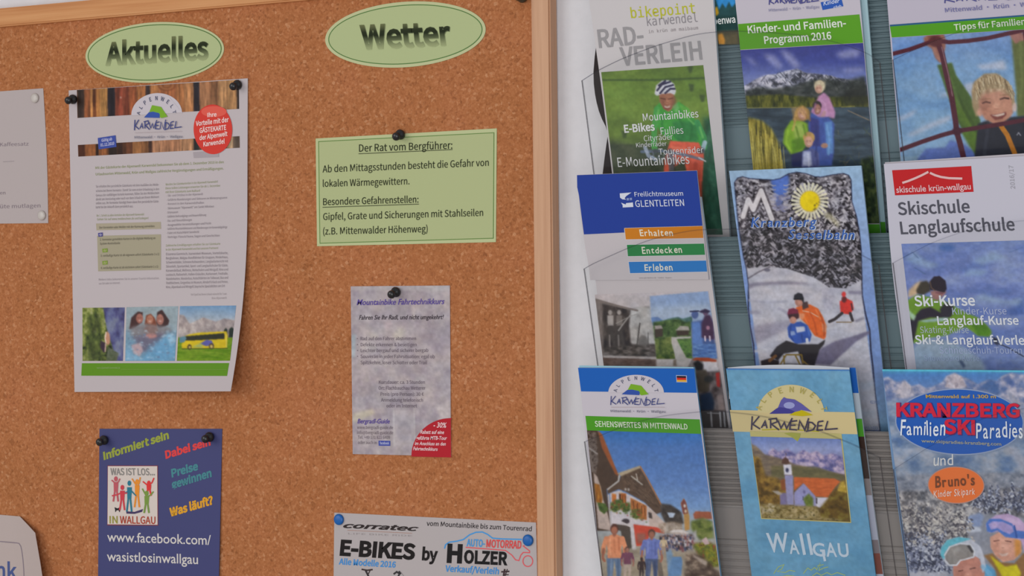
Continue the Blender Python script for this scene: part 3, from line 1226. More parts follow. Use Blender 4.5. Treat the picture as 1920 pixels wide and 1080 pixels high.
RT = ['Eisarena Garmisch, Isarwinkel-Museum, Vorteilskarte,', 'Bergbahnen, Walgau-Rundfahrten für Gruppen, Kinderhaus,', 'Schwimmbäder, Schneeschuhwandern, Langlaufunterricht mit',
      'Skiverleih, Sportartikel, Sport- und Langlaufschulen für Gäste,', 'Karwendelbad, Wellness, Reitschulen und Minigolf, Kino und', 'Leutasch, Radverleih, Hallen-Eislaufen, Kurkonzert, Festhalle,',
      'Wanderkarten, Wanderbus, Kutschfahrten im Talkessel, Bus und', 'Stadtbücherei, Geigenbau im Museum, Almdorf Urlaub und Ferien,', 'Kino, Alpenbad und Minigolf, bayrische Spezialitäten am Ort']
for i, s_ in enumerate(RT):
    y_ = 744 + i * 39
    p.text(s_, 1066, y_ + 6, 1652 - (30 if i == 8 else 0), y_ - 6, 22, GRY)
p.done()
crop(100, 540, 5.047)
p = th.part('closing_line', 1)
p.text('Viel Spaß bei Ihrem Urlaub wünscht Ihr Team', 1300, 72, 1640, 64, 20, (150, 140, 142))
p.text('Ihre Alpenwelt', 1500, 106, 1640, 102, 20, (150, 140, 142))
p.done()
# climber photo
q = [(275, 188), (676, 184), (658, 690), (276, 690)]
cv = cvas(q)
cv.fill((76, 76, 118))
cv.TX([(440, 170), (700, 170), (700, 720), (440, 720)], [(58, 56, 92), (74, 74, 118), (92, 96, 132), (110, 116, 140)], 60, 90)
cv.TX([(250, 170), (470, 170), (505, 380), (560, 560), (600, 720), (250, 720)], [(34, 40, 28), (70, 82, 40), (104, 114, 52), (132, 138, 74), (154, 156, 110)], 36, 50)
cv.TX([(330, 250), (440, 250), (470, 690), (330, 690)], [(28, 32, 24), (52, 62, 34), (88, 100, 48)], 40, 90, 0.7, 12)
cv.P([(490, 440), (512, 410), (535, 440), (538, 520), (520, 545), (498, 520), (485, 480)], (176, 128, 104))
cv.L([(500, 420), (492, 480), (500, 520)], 10, (208, 190, 176))
cv.P([(450, 500), (492, 520), (500, 590), (480, 620), (446, 560)], (58, 44, 56))
cv.L([(498, 530), (492, 600)], 12, (180, 150, 138))
cv.E(475, 335, 10, 40, (120, 124, 88), .7, 3)
cv.TX([(520, 560), (620, 620), (600, 700), (500, 700)], [(70, 80, 56), (96, 100, 84)], 30)
th.part('climber_photo', 1).photo(cv, q).done()
# water slide photo
q = [(692, 182), (1182, 172), (1150, 690), (680, 690)]
cv = cvas(q)
cv.grad([(170, (138, 152, 158)), (330, (138, 152, 160)), (450, (112, 140, 158)), (690, (100, 142, 170))])
cv.TX([(680, 170), (1190, 170), (1190, 400), (680, 400)], [(128, 142, 148), (146, 160, 166)], 90, 60, .6)
cv.P([(720, 390), (740, 280), (800, 225), (850, 230), (840, 330), (760, 390)], (66, 44, 44), 1, 5)
cv.P([(975, 330), (985, 230), (1030, 205), (1060, 250), (1100, 310), (1090, 350), (1000, 390)], (60, 40, 40), 1, 5)
cv.E(818, 290, 34, 46, (150, 96, 84), 1, 3)
cv.E(1012, 300, 34, 52, (154, 104, 92), 1, 3)
cv.P([(865, 340), (880, 260), (925, 245), (965, 290), (990, 380), (870, 390)], (112, 62, 46), 1, 5)
cv.E(916, 300, 30, 44, (160, 108, 88), 1, 3)
cv.P([(730, 380), (860, 340), (980, 360), (1100, 370), (1130, 440), (1000, 480), (740, 470)], (120, 118, 122), 1, 12)
cv.P([(760, 460), (1060, 420), (1010, 540), (940, 620), (820, 600)], (98, 92, 110), .9, 16)
cv.E(925, 400, 66, 46, (126, 104, 100), 1, 8)
cv.E(925, 455, 58, 22, (168, 120, 114), 1, 6)
cv.P([(740, 540), (830, 520), (850, 600), (820, 650), (760, 620)], (170, 146, 150), 1, 8)
cv.P([(900, 560), (1000, 500), (1090, 420), (1150, 440), (1150, 660), (920, 690), (860, 690)], (100, 150, 184), .85, 16)
cv.P([(1080, 450), (1130, 430), (1160, 480), (1110, 560)], (150, 186, 208), .8, 10)
cv.P([(690, 560), (760, 640), (860, 680), (690, 690)], (126, 168, 196), .8, 12)
cv.spots([(680, 400), (1160, 400), (1150, 690), (680, 690)], 130, [(150, 176, 196), (92, 118, 150), (172, 190, 204), (110, 104, 120)], 3, 9, .45, 2, 0, 2)
for ex, ey, fc in ((818, 290, (74, 44, 40)), (1012, 296, (74, 44, 40)), (916, 298, (82, 48, 40))):
    cv.E(ex - 12, ey - 8, 5, 4, fc, .8)
    cv.E(ex + 12, ey - 8, 5, 4, fc, .8)
    cv.E(ex, ey + 20, 12, 6, (206, 180, 174), .8)
th.part('swimmers_photo', 1).photo(cv, q).done()
# bus photo
q = [(1198, 172), (1730, 166), (1672, 688), (1168, 690)]
cv = cvas(q)
cv.grad([(165, (100, 134, 168)), (300, (150, 160, 172)), (420, (150, 140, 138)), (478, (104, 128, 28)), (690, (84, 120, 18))])
cv.TX([(1180, 250), (1240, 260), (1290, 340), (1420, 280), (1540, 320), (1620, 290), (1740, 310), (1740, 470), (1180, 470)], [(128, 118, 120), (154, 142, 140), (178, 168, 164)], 40, 60, 1, 4)
cv.TX([(1170, 480), (1740, 476), (1740, 700), (1160, 700)], [(80, 116, 14), (100, 132, 26), (118, 142, 40)], 80, 18)
cv.P([(1665, 390), (1690, 370), (1710, 390), (1710, 470), (1660, 470)], (34, 44, 40), 1, 3)
cv.P([(1615, 400), (1635, 378), (1650, 400), (1650, 470), (1610, 470)], (34, 44, 40), 1, 3)
cv.P([(1240, 460), (1290, 440), (1380, 424), (1640, 412), (1652, 450), (1646, 566), (1600, 572), (1220, 574), (1214, 540)], (196, 170, 28), 1, 1)
cv.P([(1250, 458), (1620, 428), (1622, 484), (1330, 498), (1240, 498)], (44, 46, 36))
cv.P([(1196, 470), (1250, 456), (1262, 480), (1240, 516), (1196, 520)], (88, 124, 140), 1, 2)
cv.P([(1385, 530), (1450, 492), (1500, 498), (1520, 540), (1450, 552)], (84, 84, 150), 1, 4)
cv.P([(1310, 560), (1400, 520), (1420, 570)], (150, 160, 90), 1, 6)
cv.E(1290, 560, 20, 26, (60, 50, 34))
cv.E(1292, 562, 11, 14, (176, 156, 80))
cv.E(1498, 552, 24, 28, (70, 56, 40))
cv.E(1498, 556, 14, 17, (186, 160, 90))
cv.L([(1220, 578), (1650, 572)], 7, (60, 70, 16))
cv.L([(1636, 440), (1640, 560)], 8, (206, 190, 90))
th.part('bus_photo', 1).photo(cv, q).done()
bd = th.part('green_band', 1)
bd.quad([(270, 712), (1664, 710), (1644, 832), (264, 830)], (88, 132, 28), 12, 2)
bd = bd.done()
p = th.part('band_lettering', 3, parent=bd)
p.text('www.alpenwelt-karwendel.de', 412, 764, 632, 764, 20, (140, 168, 100))
p.line([(640, 768), (1000, 770), (1300, 772), (1640, 772)], 4, (116, 146, 62))
p.done()

# ================================================================== mountain bike course flyer
crop(630, 520, 6)
th = Thing('course_flyer', 'grey mountain bike course flyer with a red corner, pinned below the green note', 'flyer', HS, (753, 852), kind='gloss')
qf = [(165, 101), (1280, 92), (1293, 2012), (188, 1988)]
sheet(th, 'paper', qf, (170, 160, 166), 0.0004, 2, 2)
cv = cvas(qf, 1.3)
cv.fill((158, 146, 152))
full = [(100, 50), (1340, 50), (1340, 2080), (100, 2080)]
cv.TX(full, [(140, 130, 138), (152, 142, 150), (164, 154, 158), (178, 168, 168)], 220, 200, .9)
cv.TX(full, [(142, 130, 140), (160, 150, 154), (174, 164, 162)], 70, 90, .45)
cv.P([(370, 620), (460, 620), (470, 690), (380, 690)], (182, 172, 166), .8, 14)
cv.P([(660, 620), (720, 560), (770, 600), (760, 690), (640, 690)], (184, 176, 166), .8, 18)
cv.P([(850, 320), (900, 320), (890, 480), (860, 500)], (178, 166, 164), .8, 10)
cv.P([(540, 520), (620, 480), (640, 560), (560, 600)], (176, 158, 160), .8, 12)
cv.P([(1120, 1460), (1290, 1380), (1290, 1620), (1180, 1560)], (184, 174, 174), .8, 12)
cv.P([(640, 1500), (720, 1480), (860, 1500), (890, 1620), (880, 1900), (640, 1900), (620, 1700)], (176, 168, 170), .55, 10)
for x_ in (650, 880):
    cv.L([(x_, 1480), (x_ + 10, 1900)], 10, (182, 176, 176), .8, 4)
cv.E(765, 1740, 80, 120, (146, 138, 146), .6, 10)
cv.P([(190, 1540), (330, 1500), (420, 1480), (440, 1540), (200, 1640)], (182, 172, 152), .8, 16)
cv.P([(180, 650), (225, 640), (215, 900), (180, 900)], (154, 166, 172), .8, 10)
cv.P([(165, 101), (1280, 92), (1282, 160), (166, 150)], (174, 168, 168), .5, 10)
pp = th.part('bicycle_photo', 1, label='faint grey printed bicycle background')
pp.photo(cv, qf, 1.7, 0.08).done()
PUR = (84, 66, 140)
p = th.part('title_lettering', 3)
p.text('Mountainbike Fahrtechnikkurs', 232, 312, 1220, 300, 62, PUR, 'g', 0.02, 0.28)
p.done()
p = th.part('slogan_lettering', 3)
p.text("Fahren Sie Ihr Radl, und nicht umgekehrt!", 258, 476, 1212, 470, 50, (52, 42, 50), 'g', 0.01, 0.28)
p.done()
p = th.part('bullet_list', 3)
IK = (104, 92, 102)
for s_, xa, ya, xb, yb in (('• Rad auf den Fahrer abstimmen', 234, 708, 898, 706), ('• Defekte erkennen & beseitigen', 236, 776, 906, 776), ('• Leichter bergauf und sicherer bergab', 236, 842, 1036, 840),
                           ('• Souverän in jeder Fahrsituation: egal ob', 236, 908, 1108, 910), ('Spitzkehre, loser Schotter oder Trail', 276, 976, 1022, 978)):
    p.text(s_, xa, ya, xb, yb, 38, IK)
p.done()
crop(630, 690, 6)
p = th.part('details_lettering', 3)
for s_, xa, ya, xb, yb in (('Kursdauer: ca. 3 Stunden', 482, 178, 998, 178), ('Ort: Flachbauchau Wetterer', 478, 244, 1004, 244), ('Preis (pro Person): 30 €', 500, 312, 986, 312),
                           ('Anmeldung telefonisch', 506, 378, 976, 380), ('oder im Internet', 566, 444, 910, 444)):
    p.text(s_, xa, ya, xb, yb, 38, IK)
p.done()
p = th.part('contact_lettering', 3)
p.text('Bergradl-Guide', 240, 622, 604, 624, 50, PUR, 'g', 0.02, 0.28)
for s_, xa, ya, xb, yb in (('www.bergradl-guide.de', 236, 684, 640, 688), ('info@bergradl-guide.de', 236, 742, 640, 746), ('Tel. +49 171 821 6409', 244, 796, 604, 798), ('oder auch in', 246, 854, 456, 856)):
    p.text(s_, xa, ya, xb, yb, 34, (112, 100, 108))
p.done()
bx = th.part('blue_box', 3)
bx.quad([(478, 818), (610, 820), (610, 876), (480, 874)], (60, 72, 150))
bx = bx.done()
p = th.part('box_lettering', 4, parent=bx)
p.text('facebook', 494, 858, 598, 860, 28, (186, 190, 216), bold=0.02)
p.done()
cn = th.part('red_corner', 3)
a = np.radians(np.linspace(180, 88, 30))
cn.poly([(1290 + 442 * math.cos(t), 990 - 426 * math.sin(t)) for t in a] + [(1292, 580), (1294, 1006), (850, 996)], (166, 28, 40))
cn = cn.done()
p = th.part('corner_lettering', 5, parent=cn)
for s_, xa, ya, xb, yb, sz in (('- 30%', 1096, 668, 1246, 672, 56), ('Rabatt auf eine', 948, 738, 1216, 742, 40), ('geführte MTB-Tour', 900, 806, 1250, 808, 40), ('im Anschluss an den', 886, 866, 1236, 872, 38), ('Fahrtechnikkurs', 868, 924, 1144, 932, 38)):
    p.text(s_, xa, ya, xb, yb, sz, (220, 186, 188), 'g', 0.03, 0.25)
p.done()

# ================================================================== blue poster
crop(150, 790, 3.723)


def blue_h(x, y):
    return HS + 0.0016 * np.clip((np.asarray(y, float) - 830) / 200, 0, 1) + 0 * np.asarray(x, float)


th = Thing('poster', 'dark blue poster with colourful slogans and a dancing figures picture, below the info sheet', 'poster', blue_h, (300, 1075), kind='gloss')
sheet(th, 'paper', [(136, 52), (992, 52), (965, 1290), (124, 1290)], (64, 66, 108), 0.0004, 4, 10)
p = th.part('slogan', 1, label='yellow-green slogan')
p.text('Informiert sein', 166, 268, 622, 118, 50, (140, 148, 58), 'n', 0.075, upx=-0.12)
p.done()
p = th.part('slogan', 1, label='red slogan')
p.text('Dabei sein', 598, 260, 912, 164, 50, (204, 62, 62), 'n', 0.075, upx=-0.12)
p.done()
p = th.part('slogan', 1, label='teal slogan')
p.text('Preise', 640, 390, 826, 336, 52, (66, 122, 130), 'n', 0.075, upx=-0.1)
p.text('gewinnen', 642, 470, 920, 384, 52, (66, 122, 130), 'n', 0.075, upx=-0.1)
p.done()
p = th.part('slogan', 1, label='orange-yellow slogan')
p.text('Was läuft?', 628, 664, 930, 576, 54, (206, 148, 38), 'n', 0.075, upx=-0.1)
p.done()
pn = th.part('picture_panel', 1, label='white panel of dancing figures with a red rim')
pn.quad([(192, 308), (544, 308), (546, 728), (190, 726)], (120, 52, 62))
pn.quad([(195, 313), (539, 313), (541, 722), (192, 719)], (198, 186, 178))
pno = pn.done()
p = th.part('panel_lettering', 3, parent=pno)
p.text('WAS IST LOS...', 214, 374, 522, 376, 46, (128, 124, 120), 'n', 0.03, upx=-0.05)
p.done()
p = th.part('panel_lettering', 3, parent=pno)
p.text('IN', 206, 712, 262, 712, 50, (140, 134, 52), 'n', 0.02)
p.text('WALLGAU', 278, 712, 526, 716, 50, (160, 56, 34), 'n', 0.02)
p.done()
FIG = [((176, 84, 92), 250, 560, 400, [(220, 410), (278, 400)]), ((190, 60, 70), 295, 620, 460, [(222, 520), (330, 500)]), ((40, 110, 130), 344, 630, 430, [(312, 500), (392, 520)]),
       ((214, 132, 44), 398, 600, 420, [(362, 400), (420, 390)]), ((204, 52, 52), 480, 520, 430, [(438, 420), (516, 395)]), ((112, 138, 62), 465, 640, 500, [(434, 470), (512, 490)])]
for c, x_, yb, yt, arms in FIG:
    p = th.part('dancing_figure', 3, parent=pno)
    hh = yb - yt
    p.poly([(x_ - 16, yt + hh * .15), (x_ + 18, yt + hh * .15), (x_ + 14, yt + hh * .55), (x_ - 14, yt + hh * .55)], c)
    p.line([(x_ - 6, yt + hh * .5), (x_ - 18, yb)], 12, c)
    p.line([(x_ + 6, yt + hh * .5), (x_ + 16, yb)], 12, c)
    p.ell(x_, yt + 2, 13, 18, c, n=20)
    for ax, ay in arms:
        p.line([(x_, yt + hh * .2), ((x_ + ax) / 2 + 4, (yt + hh * .2 + ay) / 2 + 6), (ax, ay)], 9, c)
    p.done()
p = th.part('small_dog', 3, parent=pno)
p.poly([(240, 600), (262, 608), (284, 596), (280, 620), (276, 636), (268, 620), (254, 622), (246, 636), (244, 614)], (30, 30, 36))
p.done()
p = th.part('floor_shadow_print', 3, parent=pno)
p.poly([(322, 628), (380, 632), (440, 612), (432, 632), (380, 646), (324, 644)], (64, 52, 88))
p.done()
p = th.part('web_address', 1)
p.text('www.facebook.com/', 190, 838, 914, 862, 66, (196, 190, 186), 'g', 0.012)
p.text('wasistlosinwallgau', 188, 974, 824, 996, 66, (196, 190, 186), 'g', 0.012)
p.done()

# ================================================================== e-bike poster
crop(600, 940, 4.174)
th = Thing('poster', 'grey white e-bike poster with blue thumbtacks at the lower edge of the cork', 'poster', HS - 0.0002, (815, 1078), kind='gloss', upx=-0.03)
sheet(th, 'paper', [(112, 88), (1690, 166), (1706, 820), (104, 820)], (168, 160, 160), 0.0003, 4, 4)
p = th.part('brand_lettering', 1)
p.text('corratec', 180, 206, 776, 232, 38, (44, 36, 36), 'n', 0.06, 0.35, wf=1)
p.line([(214, 226), (720, 250)], 3.5, (160, 120, 106))
p.text('LIFE BIKE RIDE', 220, 258, 720, 276, 12, (146, 138, 138))
p.done()
p = th.part('slogan', 1)
p.text('vom Mountainbike bis zum Tourenrad', 836, 190, 1660, 234, 36, (46, 40, 42), 'n', 0.02, 0.12)
p.done()
p = th.part('headline', 1)
p.text('E-BIKES', 152, 418, 752, 452, 112, (26, 22, 22), 'n', 0.075, 0.12)
p.text('by', 796, 456, 926, 462, 90, (26, 22, 22), 'n', 0.065, 0.12)
p.done()
p = th.part('subheading', 1)
p.text('Alle Modelle 2016', 146, 492, 596, 518, 44, (66, 130, 190), 'n', 0.05, 0.15)
p.done()
p = th.part('subheading', 1)
p.text('Verkauf/Verleih', 984, 548, 1402, 570, 46, (66, 130, 190), 'n', 0.05, 0.15)
p.done()
p = th.part('dealer_lettering', 1)
p.text('H', 990, 472, 1122, 478, 132, (24, 22, 24), 'n', 0.08, 0.08)
p.text('OLZER', 1128, 480, 1466, 496, 94, (24, 22, 24), 'n', 0.07, 0.08)
p.done()
p = th.part('dealer_lettering', 2)
p.text('AUTO-', 1146, 350, 1290, 356, 54, (66, 140, 200), 'n', 0.04, 0.12)
p.text('MOTORRAD', 1300, 358, 1576, 370, 58, (206, 70, 70), 'n', 0.04, 0.12)
p.done()
p = th.part('car_outline', 1, label='blue printed outline of a car')
p.line([(974, 370), (982, 340), (1010, 320), (1070, 312), (1120, 300), (1170, 262), (1220, 242), (1270, 240), (1310, 258), (1350, 288), (1420, 294), (1580, 298)], 10, (66, 140, 200))
p.done()
p = th.part('motorcycle_outline', 1, label='red printed outline of a motorcycle')
p.line([(1140, 360), (1300, 372), (1450, 384), (1500, 420), (1530, 458), (1556, 464), (1572, 420), (1590, 400), (1640, 402), (1640, 388), (1590, 350), (1600, 346)], 8, (206, 84, 90))
p.ring(1626, 468, 38, 42, 8, (206, 84, 90))
p.done()
for x_, s_ in ((370, 0), (610, 1), (1452, 2)):
    p = th.part('handlebar_print', 1, label='top of a printed bicycle handlebar')
    if s_ == 0:
        p.line([(325, 532), (368, 540), (412, 534)], 12, (58, 44, 44))
        p.line([(356, 540), (378, 584), (382, 640)], 14, (50, 44, 48))
        p.line([(392, 540), (376, 572)], 8, (58, 44, 44))
    elif s_ == 1:
        p.line([(576, 570), (600, 552), (622, 566), (612, 590)], 14, (52, 48, 50))
        p.line([(618, 546), (632, 570)], 12, (46, 42, 44))
        p.line([(632, 552), (664, 600)], 3, (120, 112, 114))
    else:
        p.line([(1418, 552), (1482, 548)], 12, (60, 44, 46))
        p.line([(1446, 530), (1436, 584)], 14, (60, 44, 46))
        p.line([(1466, 530), (1448, 584)], 8, (60, 44, 46))
        p.line([(1436, 574), (1476, 574)], 8, (60, 44, 46))
    p.done()

# ================================================================== cut-corner card at the lower left
crop(0, 900, 6)


def card_h(x, y):
    x, y = np.asarray(x, float), np.asarray(y, float)
    return HS + 0.0004 + 0.011 * np.clip((x - 20) / 60, 0, 1) ** 1.6


th = Thing('card', 'white card with a cut corner and blue lettering, beside the dark blue poster', 'card', card_h, (30, 1078), kind='matte')
CARD_Y = [410, 502, 595, 640, 790, 930, 1100, 1240]
CARD_X = [222, 310, 395, 402, 428, 452, 478, 500]


def card_curve(s, t):
    y = 410 + t * 830
    return np.hstack([s * (np.interp(y, CARD_Y, CARD_X) - (222 + t * 278)) / 6.0, 0 * s])


sheet(th, 'paper', [(-300, 365), (222, 410), (500, 1240), (-300, 1240)], (172, 158, 154), 0.0004, 24, 36, curve=card_curve)
p = th.part('rounded_border', 1)
p.line([(-200, 680), (0, 692), (190, 708), (214, 714), (232, 742), (244, 792), (258, 900), (266, 1000), (272, 1160)], 9, (124, 112, 122))
p.done()
p = th.part('lettering', 1)
p.text('Bank', -290, 1082, 190, 1110, 170, (72, 84, 130), 'n', 0.03)
p.done()

# ================================================================== clear plastic brochure rack
YTOP = [-40.0, 322.0, 690.0]
SLOPE = 0.82e-4


def rowh(r, off=0.0):
    # the tilt follows true height: rows of equal height converge in the view
    return lambda x, y: 0.062 - (645 + (np.asarray(y, float) - 645) * 8170.0 / (np.asarray(x, float) + 6800.0) - YTOP[r]) * SLOPE + off


clear_plastic = bpy.data.materials.new('clear_acrylic')
clear_plastic.use_nodes = True
nt = clear_plastic.node_tree
nt.nodes.remove(nt.nodes['Principled BSDF'])
out = nt.nodes['Material Output']
tr = nt.nodes.new('ShaderNodeBsdfTransparent')
tr.inputs['Color'].default_value = (0.965, 0.97, 0.972, 1)
gl = nt.nodes.new('ShaderNodeBsdfGlossy')
gl.inputs['Roughness'].default_value = 0.12
mx = nt.nodes.new('ShaderNodeMixShader')
mx.inputs[0].default_value = 0.035
link(nt, tr.outputs[0], mx.inputs[1])
link(nt, gl.outputs[0], mx.inputs[2])
link(nt, mx.outputs[0], out.inputs['Surface'])
rim_plastic = bpy.data.materials.new('acrylic_edge')
rim_plastic.use_nodes = True
nt = rim_plastic.node_tree
nt.nodes.remove(nt.nodes['Principled BSDF'])
out = nt.nodes['Material Output']
tr = nt.nodes.new('ShaderNodeBsdfTransparent')
tr.inputs['Color'].default_value = (0.80, 0.81, 0.84, 1)
df = nt.nodes.new('ShaderNodeBsdfDiffuse')
df.inputs['Color'].default_value = (0.10, 0.095, 0.10, 1)
mx = nt.nodes.new('ShaderNodeMixShader')
mx.inputs[0].default_value = 0.20
link(nt, tr.outputs[0], mx.inputs[1])
link(nt, df.outputs[0], mx.inputs[2])
link(nt, mx.outputs[0], out.inputs['Surface'])

rim_pale = rim_plastic.copy()
rim_pale.name = 'acrylic_pale_edge'
for nd in rim_pale.node_tree.nodes:
    if nd.type == 'BSDF_TRANSPARENT':
        nd.inputs['Color'].default_value = (0.86, 0.87, 0.89, 1)
    if nd.type == 'MIX_SHADER':
        nd.inputs[0].default_value = 0.10
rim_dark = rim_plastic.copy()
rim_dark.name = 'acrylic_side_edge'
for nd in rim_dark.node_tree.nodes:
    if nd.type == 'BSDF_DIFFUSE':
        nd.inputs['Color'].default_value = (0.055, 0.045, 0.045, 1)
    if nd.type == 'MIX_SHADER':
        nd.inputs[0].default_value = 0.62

rack = bpy.data.objects.new('brochure_rack', None)
rack.empty_display_size = 0.05
COL.objects.link(rack)
rack_base = unproject(1500, 1170, 0.0)
rack_base[1] = 0.0
rack.location = tuple(rack_base)
rack['label'] = 'clear plastic wall rack of tilted brochure pockets with ribbed grey backs'
rack['category'] = 'brochure rack'

BACKC = [(96, 114, 120), (92, 110, 115), (124, 118, 115)]
PAN_TOP = [-62.0, 444.0, 804.0]
PAN_BOT = [446.0, 813.0, 1170.0]
RIB_END = [226.0, 582.0, 940.0]
for r in range(3):
    # ribbed back: ribs, a plain stretch, then finer ribs
    ys, hs = [], []
    y = PAN_TOP[r]
    ys.append(y); hs.append(0.0)
    y1 = RIB_END[r]
    k = 0
    while y < y1:
        for dy, hh in ((1.6, 0.0), (2.6, 0.0024), (7.2, 0.0015), (9.4, 0.0)):
            ys.append(y + dy); hs.append(hh)
        y += 9.6
    ys += [y + 2, y + 5, y + 62]; hs += [0.0003, 0.0012, 0.0012]
    y += 62
    while y < PAN_BOT[r] - 14:
        for dy, hh in ((1.0, 0.0003), (3.0, 0.0011), (11.0, 0.0011), (12.6, 0.0003)):
            ys.append(y + dy); hs.append(hh)
        y += 13.2
    ys.append(PAN_BOT[r]); hs.append(0.001)
    ys, hs = np.array(ys), np.array(hs)
    x0s = 1215 + (ys - PAN_BOT[r] + 360) * 0.11
    x1s = 2010 + (ys - PAN_BOT[r] + 360) * 0.10
    yl, yr = 645 + (ys - 645) * (x0s + 6800) / 8170.0, 645 + (ys - 645) * (x1s + 6800) / 8170.0
    hh = rowh(r, -0.010)(x0s, yl) + hs
    A, B2 = unproject(x0s, yl, hh), unproject(x1s, yr, hh)
    A2, B3 = A + np.array([0, 0.004, 0]), B2 + np.array([0, 0.004, 0])
    n = len(ys)
    V = np.vstack([A, B2, A2, B3]) - rack_base
    Fc = [(i, i + 1, n + i + 1, n + i) for i in range(n - 1)]
    Fc += [(2 * n + i, 3 * n + i, 3 * n + i + 1, 2 * n + i + 1) for i in range(n - 1)]
    Fc += [(0, n, 3 * n, 2 * n), (n - 1, 3 * n - 1, 4 * n - 1, 2 * n - 1)]
    o = make_object('ribbed_back', V, Fc, np.tile(alb(BACKC[r]), (4 * n, 1)), printed('plastic'))
    o.parent = rack
    # bracket that carries this row on the wall
    zm = float(A[n // 2, 2])
    hb = float(-A[n // 2, 1])
    for xx in (float(A[0, 0]) + 0.03, float(B2[0, 0]) - 0.05):
        zb_ = float(A[-1, 2]) + 0.012
        dep = float(-A[-1, 1]) - 0.0035
        ob = box_obj('wall_bracket', (xx - 0.012, -dep, zb_), (xx + 0.012, 0.0, zb_ + 0.03), clear_plastic, 0, rack, tuple(rack_base))


def pocket(r, top, right_bottom, left_bottom, name='clear_pocket', rim=None):
    """front plate with a wavy top edge, side walls and floor; top = list of photo pixels along the upper edge"""
    hf = rowh(r, 0.008)
    top = np.array(top, float)
    # densify
    d = np.r_[0, np.cumsum(np.hypot(*np.diff(top, axis=0).T))]
    t = np.linspace(0, d[-1], 60)
    sx, sy = np.interp(t, d, top[:, 0]), np.interp(t, d, top[:, 1])
    for _ in range(3):
        sx[1:-1] = (sx[:-2] + 2 * sx[1:-1] + sx[2:]) / 4
        sy[1:-1] = (sy[:-2] + 2 * sy[1:-1] + sy[2:]) / 4
    n = len(sx)
    u = (t / d[-1])
    bx, by = left_bottom[0] * (1 - u) + right_bottom[0] * u, left_bottom[1] * (1 - u) + right_bottom[1] * u
    W = lambda x, y: unproject(x, y, hf(x, y))
    T0, T1, Bt = W(sx, sy), W(sx, sy + 2.3), W(bx, by)
    V, Fc, mi = [], [], []

    def strip(a, b, m):
        k = sum(len(q) for q in V)
        V.append(a); V.append(b)
        w = len(a)
        for i in range(w - 1):
            Fc.append((k + i, k + w + i, k + w + i + 1, k + i + 1))
            mi.append(m)
    strip(T1, Bt, 0)                                   # clear plate
    strip(T0, T1, 1)                                   # polished edge
    bk = np.array([0, 0.0025, 0])
    strip(T0 + bk, T0, 1)
    # side walls run back towards the ribbed panel, with an edge line at the front
    for (ax, ay, cx, cy, sgn) in ((sx[0], sy[0], left_bottom[0], left_bottom[1], 1), (sx[-1], sy[-1], right_bottom[0], right_bottom[1], -1)):
        tt = np.linspace(0, 1, 12)
        ex, ey = ax + (cx - ax) * tt, ay + (cy - ay) * tt
        E0, E1 = W(ex, ey), W(ex + 2.6 * sgn, ey)
        strip(E0, E1, 2)
        strip(E0, E0 + np.array([0, 0.0045, 0]), 0)
    dpt = 0.020
    strip(Bt, Bt + np.array([0, dpt, 0]), 0)            # floor
    V = np.vstack(V) - rack_base
    o = make_object(name, V, Fc, None, [clear_plastic, rim or rim_plastic, rim_dark], mat_idx=mi)
    o.parent = rack
    return o


pocket(0, [(1090, 151), (1119, 132), (1166, 109), (1229, 85), (1276, 71), (1307, 63), (1339, 59), (1386, 57), (1447, 60), (1511, 66), (1569, 78), (1621, 96), (1642, 108), (1651, 118)], (1685, 455), (1129, 455))
pocket(1, [(1094, 504), (1102, 498), (1173, 466), (1220, 448), (1262, 438), (1296, 431), (1324, 429), (1394, 428.5), (1460, 432), (1520, 442), (1570, 458), (1615, 477), (1634, 487), (1649, 497)], (1688, 822), (1139, 822))
pocket(2, [(1095, 828), (1165, 800), (1221, 783), (1260, 776), (1312, 771), (1340, 769), (1369, 772), (1408, 776), (1447, 783), (1534, 806), (1573, 822), (1610, 837), (1624, 846), (1651, 858)], (1696, 1180), (1142, 1180))
pocket(0, [(1673, 112), (1740, 80), (1800, 58), (1870, 43), (1930, 38), (2010, 40), (2120, 62), (2210, 100)], (2246, 455), (1711, 455), rim=rim_pale)
pocket(1, [(1673, 493), (1745, 455), (1800, 435), (1860, 420), (1920, 412), (2010, 412), (2120, 436), (2210, 476)], (2246, 822), (1715, 822), rim=rim_pale)
pocket(2, [(1674, 880), (1750, 832), (1850, 780), (1920, 764), (2010, 760), (2120, 786), (2210, 830)], (2246, 1180), (1718, 1180), rim=rim_pale)

# ================================================================== brochures in the rack
GRP = 'brochures in the wall rack'


def brochure(label, r, base, off=0.0, upx=-0.12, group=GRP):
    return Thing('brochure', label, 'brochure', rowh(r, off), base, group, upx, 'gloss')


# ---- row one, left: bicycle hire -------------------------------------------------
crop(1040, 0, 3.1778)
th = brochure('dark narrow brochure bowing out from behind the bicycle hire brochure', 0, (1180, 430), -0.0055)
outline(th, 'cover', [(250, 250), (238, 340), (231, 430), (233, 500), (240, 560), (250, 612), (264, 664), (282, 710), (303, 752), (318, 800), (308, 860), (296, 950), (284, 1050), (272, 1200), (266, 1380), (700, 1380), (640, 250)], (42, 36, 36), 0.0008)
th = brochure('white bicycle hire brochure with a grinning cyclist in a green jersey', 0, (1265, 440))
qc = [(188, -114), (937, -114), (1043, 1411), (385, 1411)]
sheet(th, 'cover', qc, (188, 183, 184), 0.003, 6, 12, edge=(172, 188, 198), curve=lambda s, t: np.hstack([(1 - s) * 2.6 * np.sin(np.pi * t), 0 * s]))
p = th.part('title_lettering', 1)
p.text('bikepoint', 456, 108, 838, 78, 62, (172, 172, 44), 'm', 0.01)
p.done()
p = th.part('subtitle_lettering', 1)
p.text('karwendel', 552, 155, 852, 130, 54, (132, 128, 132), 'm', 0.0)
